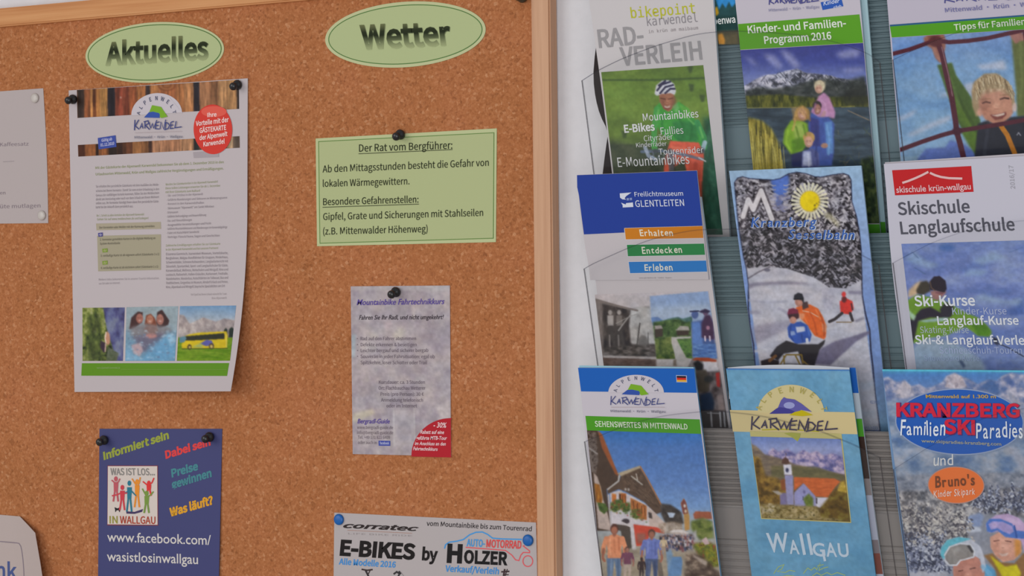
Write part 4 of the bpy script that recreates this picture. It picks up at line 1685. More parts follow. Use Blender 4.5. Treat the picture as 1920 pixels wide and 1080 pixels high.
p.text('in krün am maibaum', 560, 198, 855, 175, 20, (140, 132, 134), 'm', 0.0)
p.done()
p = th.part('headline_lettering', 2)
p.text('RAD-', 264, 284, 532, 258, 104, (142, 139, 141), 'n', 0.03)
p.text('VERLEIH', 396, 392, 880, 352, 106, (142, 139, 141), 'n', 0.03)
p.done()
q = [(277, 430), (885, 388), (1002, 1398), (395, 1398)]
cv = cvas(q)
cv.grad([(388, (94, 118, 54)), (470, (92, 116, 52)), (500, (102, 130, 56)), (640, (110, 136, 60)), (800, (94, 114, 56)), (870, (66, 78, 54)), (1000, (62, 72, 54)), (1400, (44, 74, 62))])
cv.TX([(270, 380), (1010, 380), (1010, 860), (270, 860)], [(76, 98, 48), (98, 124, 54), (118, 144, 66)], 130, 60, .5)
cv.L([(290, 478), (600, 478), (900, 466)], 12, (62, 84, 46), .8, 6)
cv.TX([(320, 830), (560, 900), (760, 1000), (1010, 1100), (1010, 1420), (320, 1420)], [(56, 64, 50), (70, 78, 60), (80, 84, 66)], 60, 40, .8, 14)
cv.TX([(885, 700), (1010, 700), (1010, 1420), (890, 1420)], [(24, 62, 50), (36, 84, 66), (58, 110, 88)], 50, 80, .85, 14)
for bx_, by_ in ((808, 410), (815, 522), (880, 585), (415, 800)):
    cv.P([(bx_ - 18, by_ - 22), (bx_ + 18, by_ - 18), (bx_ + 12, by_ + 22), (bx_ - 6, by_ + 26)], (52, 66, 46), .7, 4)
cv.P([(598, 640), (630, 610), (690, 660), (740, 606), (800, 650), (840, 720), (880, 800), (905, 850), (880, 880), (840, 850), (720, 850), (640, 800), (590, 720)], (66, 148, 62), 1, 3)
cv.P([(740, 620), (800, 650), (830, 700), (780, 700)], (104, 170, 72), .8, 5)
cv.P([(700, 720), (850, 720), (860, 850), (730, 850)], (48, 116, 66), .8, 8)
cv.L([(610, 650), (596, 760), (590, 860), (600, 900)], 34, (74, 150, 74), 1, 3)
cv.L([(850, 730), (890, 820), (892, 880), (860, 930)], 34, (60, 136, 78), 1, 3)
cv.L([(896, 850), (880, 905), (850, 940)], 26, (150, 176, 186), 1, 3)
cv.P([(690, 840), (860, 850), (890, 920), (880, 1080), (800, 1080), (770, 950), (700, 1010), (650, 1060), (655, 950)], (206, 92, 70), 1, 3)
cv.P([(800, 960), (880, 960), (876, 1398), (800, 1398)], (190, 84, 66), 1, 4)
cv.P([(690, 960), (720, 940), (720, 1060), (690, 1060)], (60, 60, 56), .8, 4)
cv.L([(520, 905), (640, 900), (760, 920), (880, 950)], 18, (96, 110, 130), .9, 4)
cv.L([(540, 880), (560, 930), (600, 950)], 22, (150, 160, 178), .9, 4)
cv.L([(690, 900), (700, 1080), (720, 1300)], 30, (88, 92, 98), .8, 5)
cv.L([(860, 940), (900, 962)], 8, (190, 190, 196), .9, 2)
cv.P([(622, 560), (640, 540), (710, 548), (715, 600), (700, 650), (680, 668), (650, 650), (628, 610)], (150, 100, 78), 1, 3)
cv.P([(644, 626), (672, 640), (698, 626), (688, 650), (672, 658), (656, 650)], (120, 60, 54), .8, 3)
cv.L([(632, 586), (660, 592)], 7, (84, 50, 40), .9, 2)
cv.L([(678, 592), (704, 586)], 7, (84, 50, 40), .9, 2)
cv.L([(668, 592), (672, 618)], 6, (176, 122, 98), .8, 2)
cv.E(712, 610, 14, 40, (120, 84, 66), .7, 4)
cv.P([(596, 560), (606, 510), (640, 482), (680, 478), (712, 500), (724, 545), (716, 566), (690, 556), (640, 560), (610, 572)], (196, 196, 204), 1, 2)
for hp in ([(612, 540), (640, 505), (690, 488)], [(630, 556), (660, 520), (706, 508)], [(660, 556), (690, 530), (716, 530)], [(622, 510), (660, 484)]):
    cv.L(hp, 12, (54, 52, 78), 1, 2)
cv.P([(700, 640), (730, 610), (744, 640), (730, 680)], (120, 180, 110), .7, 4)
cv.face(672, 600, 36, (150, 100, 78), (96, 58, 46), (186, 132, 106))
cv.P([(652, 630), (672, 637), (692, 629), (686, 641), (672, 645), (658, 641)], (208, 196, 186), .95, 2)
for fp in ([(740, 700), (770, 760), (760, 820)], [(650, 680), (640, 740), (660, 800)], [(800, 690), (820, 760), (810, 830)], [(700, 760), (720, 820), (760, 840)]):
    cv.L(fp, 14, (40, 104, 54), .5, 8)
for fp in ([(720, 690), (790, 700), (830, 740)], [(620, 660), (606, 720)], [(866, 760), (884, 820)]):
    cv.L(fp, 12, (118, 186, 96), .6, 7)
cv.L([(700, 880), (780, 890), (850, 930)], 16, (226, 130, 100), .5, 8)
cv.L([(840, 980), (850, 1200)], 24, (150, 62, 50), .5, 10)
cv.E(872, 900, 26, 18, (58, 60, 66), .8, 4)
cv.E(600, 905, 22, 18, (64, 66, 72), .8, 4)
for k_ in range(26):
    cv.L([(540 + k_ * 9, 900 + (k_ * 37) % 60), (556 + k_ * 9, 912 + (k_ * 53) % 70)], 7, ((170, 180, 196), (60, 66, 76), (120, 130, 146))[k_ % 3], .6, 3)
th.part('cyclist_photo', 1).photo(cv, q).done()
p = th.part('photo_lettering', 3)
WT = (206, 206, 206)
p.text('Mountainbikes', 528, 722, 858, 698, 44, WT, 'n', 0.01)
p.text('E-Bikes', 416, 790, 598, 776, 44, WT, 'n', 0.05)
p.text('Fullies', 634, 802, 768, 796, 42, WT)
p.text('Cityräder', 533, 842, 705, 830, 33, WT)
p.text('Kinderräder', 487, 878, 668, 868, 26, WT)
p.text('Tourenräder', 622, 922, 888, 910, 36, WT)
p.text('E-Mountainbikes', 378, 995, 804, 975, 55, WT, 'n', 0.005)
p.done()

# ---- row above the picture: one brochure foot hangs into view between the columns ----
th = brochure('dark brochure foot with white lettering hanging above the gap between two columns', 0, (1360, 86), -0.004)
qn = [(930, -60), (1600, -60), (1600, 265), (978, 265)]
sheet(th, 'cover', qn, (40, 74, 72), 0.001, 3, 3)
cv = cvas(qn)
cv.fill((34, 70, 72))
cv.P([(940, -60), (1080, -60), (1080, 20), (1056, 44), (1040, 10), (1020, 50), (1000, 20), (980, 60), (968, 20)], (44, 128, 190), 1, 3)
cv.P([(950, 50), (970, 40), (980, 80), (962, 100), (948, 80)], (190, 150, 40), 1, 3)
cv.P([(960, 100), (1100, 90), (1100, 180), (965, 185)], (26, 58, 56), 1, 6)
cv.P([(965, 186), (1100, 180), (1600, 180), (1600, 270), (970, 270)], (70, 66, 48), 1, 4)
cv.P([(972, 262), (974, 205), (1000, 200), (1018, 240), (1014, 268)], (186, 128, 44), 1, 4)
cv.P([(1020, 215), (1092, 200), (1096, 262), (1020, 266)], (92, 82, 56), .8, 6)
th.part('printed_picture', 1).photo(cv, qn).done()
p = th.part('title_lettering', 2)
p.text('Alpenwa', 905, 150, 1078, 134, 40, (206, 210, 208), 'n', 0.03)
p.done()

# ---- row one, middle: family programme --------------------------------------------
crop(1340, 0, 3.2735)
th = brochure('light blue brochure with a green foot, only its edge showing behind the family programme brochure', 0, (1640, 436), -0.004)
qb = [(200, -131), (924, -131), (1052, 1430), (330, 1430)]
sheet(th, 'cover', qb, (158, 186, 194), 0.002, 2, 10)
p = th.part('green_foot', 1)
p.quad([(326, 1362), (1046, 1362), (1052, 1430), (330, 1430)], (64, 136, 34))
p.done()
th = brochure('family programme brochure with a family by a lake below a mountain', 0, (1520, 437))
qc = [(112, -131), (880, -131), (1017, 1430), (277, 1430)]
sheet(th, 'cover', qc, (182, 176, 186), 0.002, 4, 10, edge=(150, 170, 180))
p = th.part('logo_lettering', 2)
L = LogoMap((487, 14), (158, -9), (4, 150))
for st in KARW:
    p.line(L(st), 7, (72, 72, 128))
p.text('Mittenwald · Krün · Wallgau', 333, 72, 641, 50, 17, (126, 126, 158), bold=0.01)
p.done()
tg = th.part('blue_tag', 1)
tg.poly([(650, 14), (778, -10), (790, 38), (662, 62)], (42, 84, 166))
tg = tg.done()
p = th.part('tag_lettering', 3, parent=tg)
p.text('Kinder', 668, 34, 770, 14, 26, (186, 196, 220), 'g', 0.02, 0.2)
p.text('club', 730, 50, 778, 42, 14, (186, 196, 220), 'g', 0.02, 0.2)
p.done()
gb = th.part('green_band', 1)
gb.quad([(143, 148), (888, 88), (911, 262), (157, 305)], (84, 146, 34))
gb = gb.done()
p = th.part('title_lettering', 3, parent=gb)
p.text('Kinder- und Familien-', 205, 204, 808, 162, 44, (206, 212, 200), 'n', 0.035)
p.text('Programm 2016', 306, 268, 718, 240, 44, (206, 212, 200), 'n', 0.035)
p.done()
q = [(157, 308), (911, 264), (1012, 1372), (272, 1372)]
cv = cvas(q)
cv.grad([(262, (54, 58, 126)), (380, (62, 72, 142)), (470, (104, 116, 172)), (560, (120, 128, 170)), (1400, (50, 60, 70))])
for pts_ in ([(170, 340), (230, 365), (275, 405), (235, 395)], [(300, 330), (370, 340), (420, 400), (400, 430), (340, 390)], [(400, 300), (470, 330), (530, 400), (500, 430), (430, 360)], [(740, 330), (840, 300), (900, 310), (880, 350), (780, 360)], [(780, 425), (915, 415), (915, 440), (800, 445)]):
    cv.P(pts_, (150, 152, 190), .75, 14)
mt = [(180, 530), (250, 490), (320, 460), (380, 455), (440, 435), (510, 422), (560, 448), (620, 452), (700, 462), (760, 480), (840, 490), (930, 500), (930, 620), (180, 620)]
cv.TX(mt, [(52, 54, 62), (84, 86, 102), (130, 132, 150), (178, 178, 194), (200, 198, 210)], 34, 26, 1, 2)
cv.P([(240, 500), (300, 465), (350, 470), (330, 500), (270, 520)], (190, 186, 202), .6, 8)
rg = np.random.default_rng(21)
for k in range(170):
    x_ = 230 + rg.random() * 620
    yr_ = np.interp(x_, [180, 250, 320, 440, 510, 560, 700, 840, 930], [530, 490, 460, 435, 422, 448, 462, 490, 500])
    y_ = yr_ + rg.random() * 75
    d_ = 1 if rg.random() < .55 else -1
    cv.L([(x_, y_), (x_ + d_ * (6 + 16 * rg.random()), y_ + 10 + 16 * rg.random())], 3 + 3 * rg.random(), ((206, 204, 216), (184, 182, 198), (58, 60, 72), (44, 46, 56))[rg.integers(4)] if y_ < yr_ + 48 else ((52, 54, 62), (36, 40, 44), (120, 120, 134))[rg.integers(3)], .7, 1.5)
for k in range(120):
    x_ = 200 + rg.random() * 740
    cv.L([(x_, 656), (x_ + 4 * (rg.random() - .5), 588 + rg.random() * 34)], 6, ((36, 42, 20), (84, 88, 34), (112, 106, 40), (58, 64, 26))[rg.integers(4)], .55, 2)
cv.TX([(190, 560), (260, 535), (360, 545), (480, 530), (600, 490), (700, 480), (800, 500), (870, 480), (925, 466), (945, 660), (190, 640)], [(22, 28, 28), (36, 42, 38), (58, 62, 58)], 50, 36, .85, 8)
cv.TX([(190, 590), (400, 580), (600, 600), (945, 590), (945, 665), (195, 665)], [(36, 42, 18), (72, 76, 26), (110, 108, 40)], 16, 40, .95, 5)
cv.P([(780, 590), (880, 530), (945, 520), (945, 650), (800, 650)], (30, 34, 30), .7, 10)
cv.TX([(190, 664), (950, 656), (1020, 1400), (200, 1400)], [(40, 52, 62), (54, 68, 80), (70, 86, 98)], 120, 24, 1, 2)
cv.L([(200, 664), (500, 660)], 5, (130, 128, 70), .8, 2)
cv.L([(780, 658), (860, 654)], 5, (150, 140, 60), .8, 2)
cv.L([(820, 680), (948, 738)], 7, (118, 106, 92), .9, 2)
reed = [(204, 720), (290, 740), (350, 790), (390, 870), (420, 1000), (430, 1400), (250, 1400)]
cv.TX(reed, [(52, 50, 20), (104, 96, 34), (150, 136, 52), (176, 160, 74)], 14, 110, .95, 6)
rg = np.random.default_rng(5)
for k in range(90):
    x_ = 215 + rg.random() * 200
    y_ = 740 + (x_ - 215) * .7 + rg.random() * 120
    cv.L([(x_ + 20 + rg.random() * 14, y_ + 320), (x_ + rg.random() * 30 - 15, y_)], 2.5 + rg.random() * 2.5, ((168, 150, 62), (196, 180, 96), (84, 78, 28))[rg.integers(3)], .75, 1.5)
for k in range(70):
    x_ = 760 + rg.random() * 230
    y_ = 820 + rg.random() * 520
    cv.L([(x_, y_), (x_ + rg.random() * 110 - 55, y_ - rg.random() * 60)], 3, ((110, 100, 74), (84, 96, 58), (60, 66, 60), (140, 128, 96))[rg.integers(4)], .55, 1.5)
cv.TX([(900, 980), (1010, 950), (1030, 1400), (920, 1400)], [(22, 30, 18), (44, 58, 28), (84, 96, 44)], 24, 30, .85, 8)
# girl on shoulders
cv.P([(640, 590), (672, 568), (706, 600), (742, 690), (736, 730), (700, 720), (640, 740), (590, 690), (610, 650)], (176, 128, 166), 1, 4)
cv.L([(676, 690), (652, 744)], 22, (184, 140, 150), 1, 3)
cv.E(645, 532, 32, 40, (196, 184, 156), 1, 3)
cv.E(640, 546, 22, 28, (186, 146, 128), 1, 3)
# father
cv.P([(590, 690), (640, 720), (700, 720), (735, 760), (732, 940), (720, 1020), (640, 1020), (585, 960), (578, 760)], (66, 86, 156), 1, 4)
cv.P([(676, 750), (722, 745), (730, 940), (690, 950)], (92, 134, 190), 1, 5)
cv.P([(580, 720), (640, 735), (650, 900), (600, 900)], (56, 58, 118), 1, 5)
cv.E(630, 650, 28, 30, (54, 44, 48), 1, 3)
cv.E(632, 672, 22, 32, (146, 100, 88), 1, 3)
cv.E(675, 895, 22, 16, (168, 126, 108), 1, 3)
# mother
cv.P([(430, 800), (470, 740), (520, 735), (570, 760), (580, 850), (540, 930), (470, 950), (420, 880)], (120, 158, 40), 1, 4)
cv.P([(480, 760), (540, 750), (560, 830), (500, 900)], (160, 180, 92), .8, 8)
cv.P([(470, 860), (540, 840), (560, 900), (480, 950)], (78, 120, 28), .8, 6)
cv.P([(480, 740), (500, 670), (540, 650), (575, 670), (578, 730), (545, 745)], (170, 130, 74), 1, 4)
cv.E(538, 700, 27, 36, (190, 144, 122), 1, 3, rot=12)
# boy
cv.P([(470, 950), (540, 930), (545, 1025), (475, 1025)], (40, 44, 86), 1, 4)
cv.P([(540, 930), (600, 910), (640, 940), (645, 1025), (535, 1025)], (84, 90, 142), 1, 3)
cv.P([(545, 930), (590, 930), (600, 1025), (540, 1025)], (176, 180, 208), 1, 4)
cv.E(580, 846, 36, 36, (178, 142, 84), 1, 3)
cv.E(578, 872, 26, 34, (196, 148, 124), 1, 3)
cv.P([(540, 1020), (640, 1020), (640, 1372), (545, 1372)], (60, 66, 110), 1, 6)
for fx_, fy_, k_ in ((538, 700, 1), (632, 672, 1), (578, 872, 1), (640, 546, .8)):
    cv.E(fx_ - 9 * k_, fy_ - 5, 4, 3.5, (84, 54, 46), .85)
    cv.E(fx_ + 9 * k_, fy_ - 5, 4, 3.5, (84, 54, 46), .85)
    cv.E(fx_, fy_ + 14 * k_, 9 * k_, 4, (220, 196, 186), .8)
for fp, fc in (([(500, 780), (520, 850), (500, 920)], (84, 120, 30)), ([(450, 800), (440, 880), (470, 930)], (148, 184, 60)), ([(545, 770), (560, 830)], (90, 124, 40)), ([(620, 760), (630, 860), (620, 960)], (44, 52, 108)),
               ([(690, 770), (706, 860), (700, 950)], (120, 160, 208)), ([(660, 760), (650, 880)], (58, 76, 140)), ([(650, 610), (680, 640), (690, 710)], (196, 150, 186)), ([(620, 640), (610, 690)], (150, 104, 146)),
               ([(575, 950), (580, 1020)], (206, 206, 224)), ([(625, 930), (632, 1010)], (60, 66, 116)), ([(500, 690), (492, 760), (480, 800)], (196, 156, 92)), ([(575, 680), (585, 740)], (140, 104, 60))):
    cv.L(fp, 13, fc, .6, 6)
for hx, hy, hs in ((538, 704, 24), (632, 672, 20), (578, 872, 24), (640, 548, 20)):
    cv.face(hx, hy, hs, (0, 0, 0), (128, 86, 74), (216, 172, 150))
cv.TX([(470, 660), (545, 648), (590, 690), (580, 740), (520, 690), (490, 760)], [(150, 112, 60), (190, 152, 90), (120, 86, 46)], 8, 26, .5, 5)
cv.TX([(610, 500), (680, 500), (682, 560), (650, 520), (612, 540)], [(206, 196, 170), (176, 160, 130)], 8, 12, .6, 4)
th.part('family_photo', 1).photo(cv, q).done()
p = th.part('green_band', 1)
p.quad([(272, 1376), (1012, 1376), (1017, 1430), (277, 1430)], (70, 140, 36))
p.done()

# ---- row one, right: family tips -----------------------------------------------------
crop(1620, 0, 3.273)
th = brochure('family tips brochure with a laughing boy climbing a red rope net', 0, (1810, 437))
qc = [(130, -131), (1120, -131), (1230, 1430), (262, 1430)]
sheet(th, 'cover', qc, (176, 170, 184), 0.002, 4, 10)
p = th.part('logo_lettering', 2)
L = LogoMap((800, -6), (316, -20), (8, 150))
for st in KARW:
    p.line(L(st), 8, (72, 72, 128))
p.text('Mittenwald · Krün · Wallgau', 498, 76, 1120, 30, 26, (104, 104, 150), bold=0.015)
p.done()
gb = th.part('green_band', 1)
gb.quad([(158, 152), (1100, 82), (1101, 92), (159, 163)], (40, 84, 120))
gb.quad([(159, 163), (1101, 92), (1108, 172), (170, 230)], (76, 144, 30))
gb = gb.done()
p = th.part('title_lettering', 3, parent=gb)
p.text('Tipps für Familien', 554, 186, 992, 150, 36, (200, 208, 192), 'n', 0.03)
p.done()
q = [(170, 232), (1108, 174), (1226, 1420), (258, 1420)]
cv = cvas(q)
cv.grad([(170, (116, 132, 184)), (400, (96, 136, 184)), (700, (124, 160, 190)), (960, (140, 170, 194)), (1420, (120, 140, 170))])
cv.TX([(170, 170), (1100, 170), (1100, 960), (170, 960)], [(90, 130, 182), (116, 152, 192), (140, 168, 198)], 200, 120, .5)
for pts_ in ([(200, 730), (330, 670), (300, 710), (215, 748)], [(260, 830), (400, 760), (540, 705), (530, 740), (380, 800), (290, 840)], [(610, 520), (680, 500), (660, 590), (630, 580)], [(690, 400), (860, 370), (880, 430), (720, 430)], [(450, 590), (540, 560), (530, 590)]):
    cv.P(pts_, (176, 180, 196), .8, 12)
cv.P([(330, 975), (380, 915), (500, 905), (530, 860), (600, 880), (690, 930), (700, 1420), (300, 1420)], (92, 112, 176), 1, 6)
cv.P([(450, 400), (540, 385), (565, 460), (660, 600), (715, 740), (720, 830), (690, 960), (640, 860), (560, 720), (520, 600)], (70, 92, 44), 1, 4)
cv.P([(545, 560), (610, 660), (690, 790), (640, 800), (560, 700)], (88, 116, 40), .7, 10)
cv.P([(590, 800), (700, 810), (690, 950), (650, 900)], (84, 112, 40), 1, 6)
cv.P([(905, 230), (982, 215), (1100, 240), (1100, 720), (940, 720), (935, 560)], (92, 100, 56), 1, 6)
cv.P([(365, 235), (400, 205), (490, 205), (505, 250), (500, 300), (470, 390), (440, 360), (420, 300), (375, 275)], (140, 92, 78), 1, 4)
cv.P([(880, 195), (960, 185), (1000, 240), (930, 270)], (150, 104, 96), 1, 4)
cv.P([(660, 560), (680, 500), (740, 455), (810, 450), (870, 490), (915, 560), (930, 640), (900, 700), (880, 580), (720, 600), (710, 700), (690, 720), (665, 650)], (156, 134, 102), 1, 4)
cv.P([(700, 590), (760, 545), (860, 545), (905, 600), (918, 690), (880, 750), (800, 768), (745, 735), (712, 680)], (182, 130, 108), 1, 4)
cv.TX([(665, 520), (740, 455), (830, 455), (905, 540), (910, 600), (830, 560), (740, 580), (690, 640)], [(122, 104, 78), (160, 138, 106), (196, 180, 150)], 22, 30, .7, 6)
cv.E(712, 690, 16, 26, (198, 150, 130), 1, 4)
cv.E(925, 660, 14, 28, (206, 176, 166), .9, 4)
cv.L([(730, 634), (750, 626), (775, 632)], 11, (72, 48, 44), .95, 3)
cv.L([(838, 610), (862, 602), (888, 606)], 11, (72, 48, 44), .95, 3)
cv.L([(724, 612), (775, 606)], 6, (140, 108, 78), .8, 3)
cv.L([(835, 586), (890, 582)], 6, (140, 108, 78), .8, 3)
cv.E(812, 650, 17, 20, (200, 150, 128), .9, 5)
cv.P([(772, 706), (812, 702), (872, 688), (876, 704), (850, 730), (805, 738)], (112, 56, 54), 1, 3)
cv.P([(782, 708), (815, 705), (866, 692), (862, 706), (820, 718)], (206, 192, 180), 1, 2)
cv.P([(700, 760), (760, 740), (820, 775), (900, 720), (1110, 700), (1230, 1420), (700, 1420), (680, 960)], (40, 42, 52), 1, 5)
cv.L([(845, 780), (880, 830), (925, 940), (960, 1100)], 30, (178, 112, 34), 1, 4)
cv.L([(940, 830), (950, 815), (962, 832)], 6, (150, 150, 160), .9, 2)
cv.face(812, 645, 78, (0, 0, 0), (140, 92, 76), (208, 158, 134))
cv.P([(712, 600), (745, 560), (760, 660), (735, 735), (712, 690)], (140, 92, 78), .45, 16)
rg = np.random.default_rng(9)
for k in range(150):
    a_ = math.pi * (0.02 + 0.96 * rg.random())
    r0_ = .80 + .25 * rg.random()
    x_, y_ = 795 + 118 * r0_ * math.cos(a_), 575 - 112 * r0_ * math.sin(a_)
    cv.L([(x_, y_), (x_ + 16 * (rg.random() - .5) + 10, y_ + 26 + 26 * rg.random())], 4.5, ((204, 188, 156), (140, 118, 88), (104, 86, 64), (176, 154, 120))[rg.integers(4)], .75, 1.5)
for fp, fc in (([(560, 560), (620, 680), (690, 800)], (52, 70, 34)), ([(500, 420), (560, 560), (590, 660)], (94, 118, 62)), ([(960, 260), (970, 480), (960, 640)], (110, 120, 70)), ([(1030, 260), (1050, 600)], (72, 80, 42)),
               ([(760, 800), (740, 940), (760, 1100)], (60, 62, 74)), ([(980, 760), (1010, 900), (1040, 1100)], (28, 30, 38)), ([(410, 240), (440, 330), (470, 370)], (170, 122, 106)), ([(400, 230), (460, 225)], (104, 62, 52))):
    cv.L(fp, 20, fc, .55, 10)
ROPE = (78, 34, 46)
cv.L([(165, 335), (280, 305), (400, 262), (440, 248), (520, 260), (640, 252), (760, 235), (880, 208), (1100, 160)], 26, ROPE, 1, 3)
cv.L([(450, 250), (480, 330), (510, 470), (540, 600), (562, 740), (570, 810), (590, 880), (610, 960), (640, 1420)], 34, ROPE, 1, 3)
cv.L([(478, 290), (520, 460), (544, 590)], 6, (150, 120, 124), .8, 2)
cv.L([(225, 920), (360, 870), (480, 830), (570, 806), (700, 785), (860, 760), (1110, 715)], 27, ROPE, 1, 3)
cv.E(440, 255, 44, 34, (84, 40, 44), 1, 4)
cv.E(572, 806, 30, 26, (66, 28, 42), 1, 4)
cv.L([(985, 200), (1000, 300), (1010, 420)], 20, ROPE, 1, 3)
th.part('climbing_photo', 1).photo(cv, q).done()

# ---- row two, left: open-air museum ---------------------------------------------------
crop(1040, 500, 4.5)
th = brochure('museum brochure with blue head and orange, green and blue bars', 1, (1290, 803))
sheet(th, 'inner_page', [(262, -550), (1230, -590), (1488, 1363), (500, 1363)], (184, 176, 178), 0.003, 4, 10, edge=(168, 186, 200))
q = [(338, 235), (1296, 205), (1468, 1362), (480, 1362)]
cv = cvas(q)
cv.fill((182, 172, 174))
cv.P([(345, 268), (420, 290), (560, 330), (650, 350), (800, 330), (860, 780), (410, 830)], (120, 112, 110), 1, 2)
cv.P([(520, 235), (800, 252), (808, 340), (700, 330), (640, 360), (560, 325), (430, 290)], (174, 166, 168), 1, 10)
cv.TX([(345, 270), (410, 310), (440, 830), (408, 830)], [(96, 86, 82), (128, 118, 114)], 20, 60)
cv.TX([(405, 315), (640, 365), (640, 640), (850, 660), (850, 760), (415, 740)], [(30, 26, 28), (52, 44, 42), (80, 72, 68)], 40, 70, .95, 6)
cv.TX([(645, 365), (720, 335), (805, 338), (848, 650), (650, 655), (630, 500)], [(136, 132, 130), (160, 156, 154), (176, 172, 170)], 50, 50, 1, 6)
cv.L([(350, 282), (560, 340), (700, 372)], 16, (112, 102, 98), 1, 3)
for x_ in (470, 545):
    cv.E(x_, 388, 17, 22, (150, 142, 138), 1, 3)
    cv.P([(x_ - 24, 412), (x_ + 26, 412), (x_ + 28, 500), (x_ - 22, 505)], (158, 150, 146) if x_ == 470 else (110, 102, 98), 1, 4)
    cv.P([(x_ - 22, 500), (x_ + 28, 500), (x_ + 34, 560), (x_ + 60, 700), (x_ + 30, 700), (x_ + 6, 590), (x_ - 4, 690), (x_ - 24, 690)], (62, 56, 54), 1, 5)
    cv.L([(x_ - 6, 580), (x_ - 2, 690)], 12, (128, 120, 116), .8, 4)
cv.L([(540, 540), (590, 470), (640, 410)], 10, (150, 144, 140), 1, 3)
cv.L([(520, 480), (640, 420), (700, 400)], 7, (140, 134, 130), .9, 3)
cv.L([(690, 700), (710, 560), (720, 480)], 12, (66, 62, 60), .9, 4)
cv.E(745, 640, 44, 60, (96, 92, 90), .9, 6)
cv.L([(790, 560), (790, 740)], 8, (84, 80, 78), .9, 3)
cv.TX([(410, 680), (850, 660), (862, 760), (412, 760)], [(40, 36, 34), (72, 64, 60), (120, 112, 108)], 40, 18, .8, 6)
cv.P([(410, 750), (862, 764), (864, 784), (410, 770)], (170, 160, 158), 1, 3)
cv.TX([(406, 770), (864, 784), (866, 840), (400, 840)], [(84, 66, 60), (112, 92, 86)], 30, 10, 1, 2)
sky = [(804, 250), (1296, 208), (1330, 420), (1250, 470), (820, 470)]
cv.P(sky, (130, 150, 184), 1, 1)
cv.P([(810, 340), (1310, 320), (1325, 440), (820, 450)], (160, 172, 190), .9, 24)
cv.P([(815, 430), (870, 425), (940, 470), (940, 500), (830, 500)], (92, 118, 164), 1, 4)
cv.TX([(900, 470), (960, 440), (1040, 425), (1080, 440), (1160, 420), (1170, 520), (830, 520)], [(52, 84, 80), (84, 116, 110)], 40, 40, 1, 4)
cv.TX([(830, 470), (960, 450), (1040, 440), (1110, 470), (1150, 460), (1160, 620), (1120, 640), (990, 600), (845, 620)], [(38, 58, 30), (66, 90, 46), (92, 114, 66)], 30, 36, 1, 5)
cv.P([(845, 500), (900, 495), (915, 525), (850, 540)], (150, 140, 136), 1, 3)
cv.P([(845, 530), (915, 524), (915, 590), (850, 600)], (60, 50, 42), 1, 3)
cv.P([(1020, 540), (1060, 500), (1130, 505), (1140, 540)], (156, 150, 144), 1, 3)
cv.P([(1028, 540), (1135, 540), (1132, 580), (1035, 585)], (58, 46, 40), 1, 3)
cv.TX([(845, 610), (990, 590), (1010, 690), (1020, 780), (860, 782)], [(52, 70, 34), (84, 100, 46), (110, 120, 64)], 30, 30, 1, 3)
cv.TX([(1020, 610), (1160, 600), (1165, 780), (1100, 770), (1050, 690)], [(60, 96, 44), (90, 122, 58), (40, 66, 36)], 60, 30, 1, 3)
cv.P([(985, 595), (1150, 590), (1150, 605), (1030, 612), (1075, 700), (1130, 800), (1135, 850), (1030, 850), (1020, 760), (985, 640)], (172, 166, 162), 1, 4)
cv.P([(1155, 470), (1330, 440), (1372, 780), (1165, 772)], (64, 84, 134), 1, 6)
cv.P([(1160, 470), (1225, 470), (1245, 560), (1250, 660), (1165, 660)], (86, 118, 176), 1, 5)
cv.E(1185, 405, 30, 36, (74, 92, 142), 1, 4)
cv.L([(1145, 380), (1215, 376)], 12, (44, 44, 72), 1, 3)
cv.P([(1240, 480), (1270, 410), (1315, 410), (1340, 480), (1350, 620), (1240, 600)], (62, 38, 66), 1, 5)
cv.E(1275, 388, 24, 26, (96, 70, 96), 1, 4)
cv.P([(1215, 380), (1270, 358), (1318, 376), (1300, 390), (1240, 392)], (46, 36, 66), 1, 3)
cv.E(1295, 518, 16, 18, (150, 108, 128), 1, 4)
for x_ in (1270, 1310):
    cv.L([(x_, 590), (x_ + 2, 625)], 14, (190, 176, 190), 1, 3)
cv.TX([(1165, 660), (1360, 650), (1372, 772), (1170, 770)], [(58, 92, 150), (84, 120, 176), (110, 150, 196)], 40, 14, .8, 4)
cv.P([(855, 785), (1130, 800), (1140, 860), (860, 850)], (186, 176, 174), .9, 5)
cv.P([(1000, 790), (1028, 780), (1030, 840), (1000, 840)], (120, 104, 92), .9, 3)
cv.P([(1165, 768), (1372, 780), (1470, 1364), (900, 1364), (1100, 900)], (120, 112, 112), 1, 3)
cv.P([(1250, 790), (1372, 790), (1390, 890), (1260, 890)], (190, 184, 188), 1, 6)
cv.P([(1160, 790), (1190, 770), (1300, 770), (1368, 790), (1368, 806), (1250, 800)], (150, 66, 40), 1, 4)
cv.TX([(1180, 900), (1400, 880), (1470, 1364), (1190, 1364)], [(62, 52, 52), (92, 80, 80), (128, 116, 116)], 40, 60, .95, 8)
cv.P([(1170, 815), (1210, 790), (1255, 830), (1250, 880), (1200, 880)], (34, 32, 34), 1, 5)
cv.P([(1200, 880), (1280, 870), (1310, 980), (1300, 1060), (1220, 1060)], (84, 74, 64), 1, 6)
cv.E(1300, 950, 38, 30, (58, 56, 56), 1, 6)
cv.P([(1360, 900), (1395, 890), (1396, 1020), (1370, 1010)], (164, 52, 48), 1, 4)
cv.P([(1225, 1080), (1320, 1060), (1350, 1150), (1340, 1220), (1230, 1220)], (40, 52, 74), 1, 8)
cv.P([(1370, 1090), (1420, 1080), (1440, 1240), (1390, 1240)], (150, 132, 128), 1, 6)
cv.P([(1225, 1215), (1460, 1215), (1475, 1364), (1240, 1364)], (54, 46, 46), 1, 8)
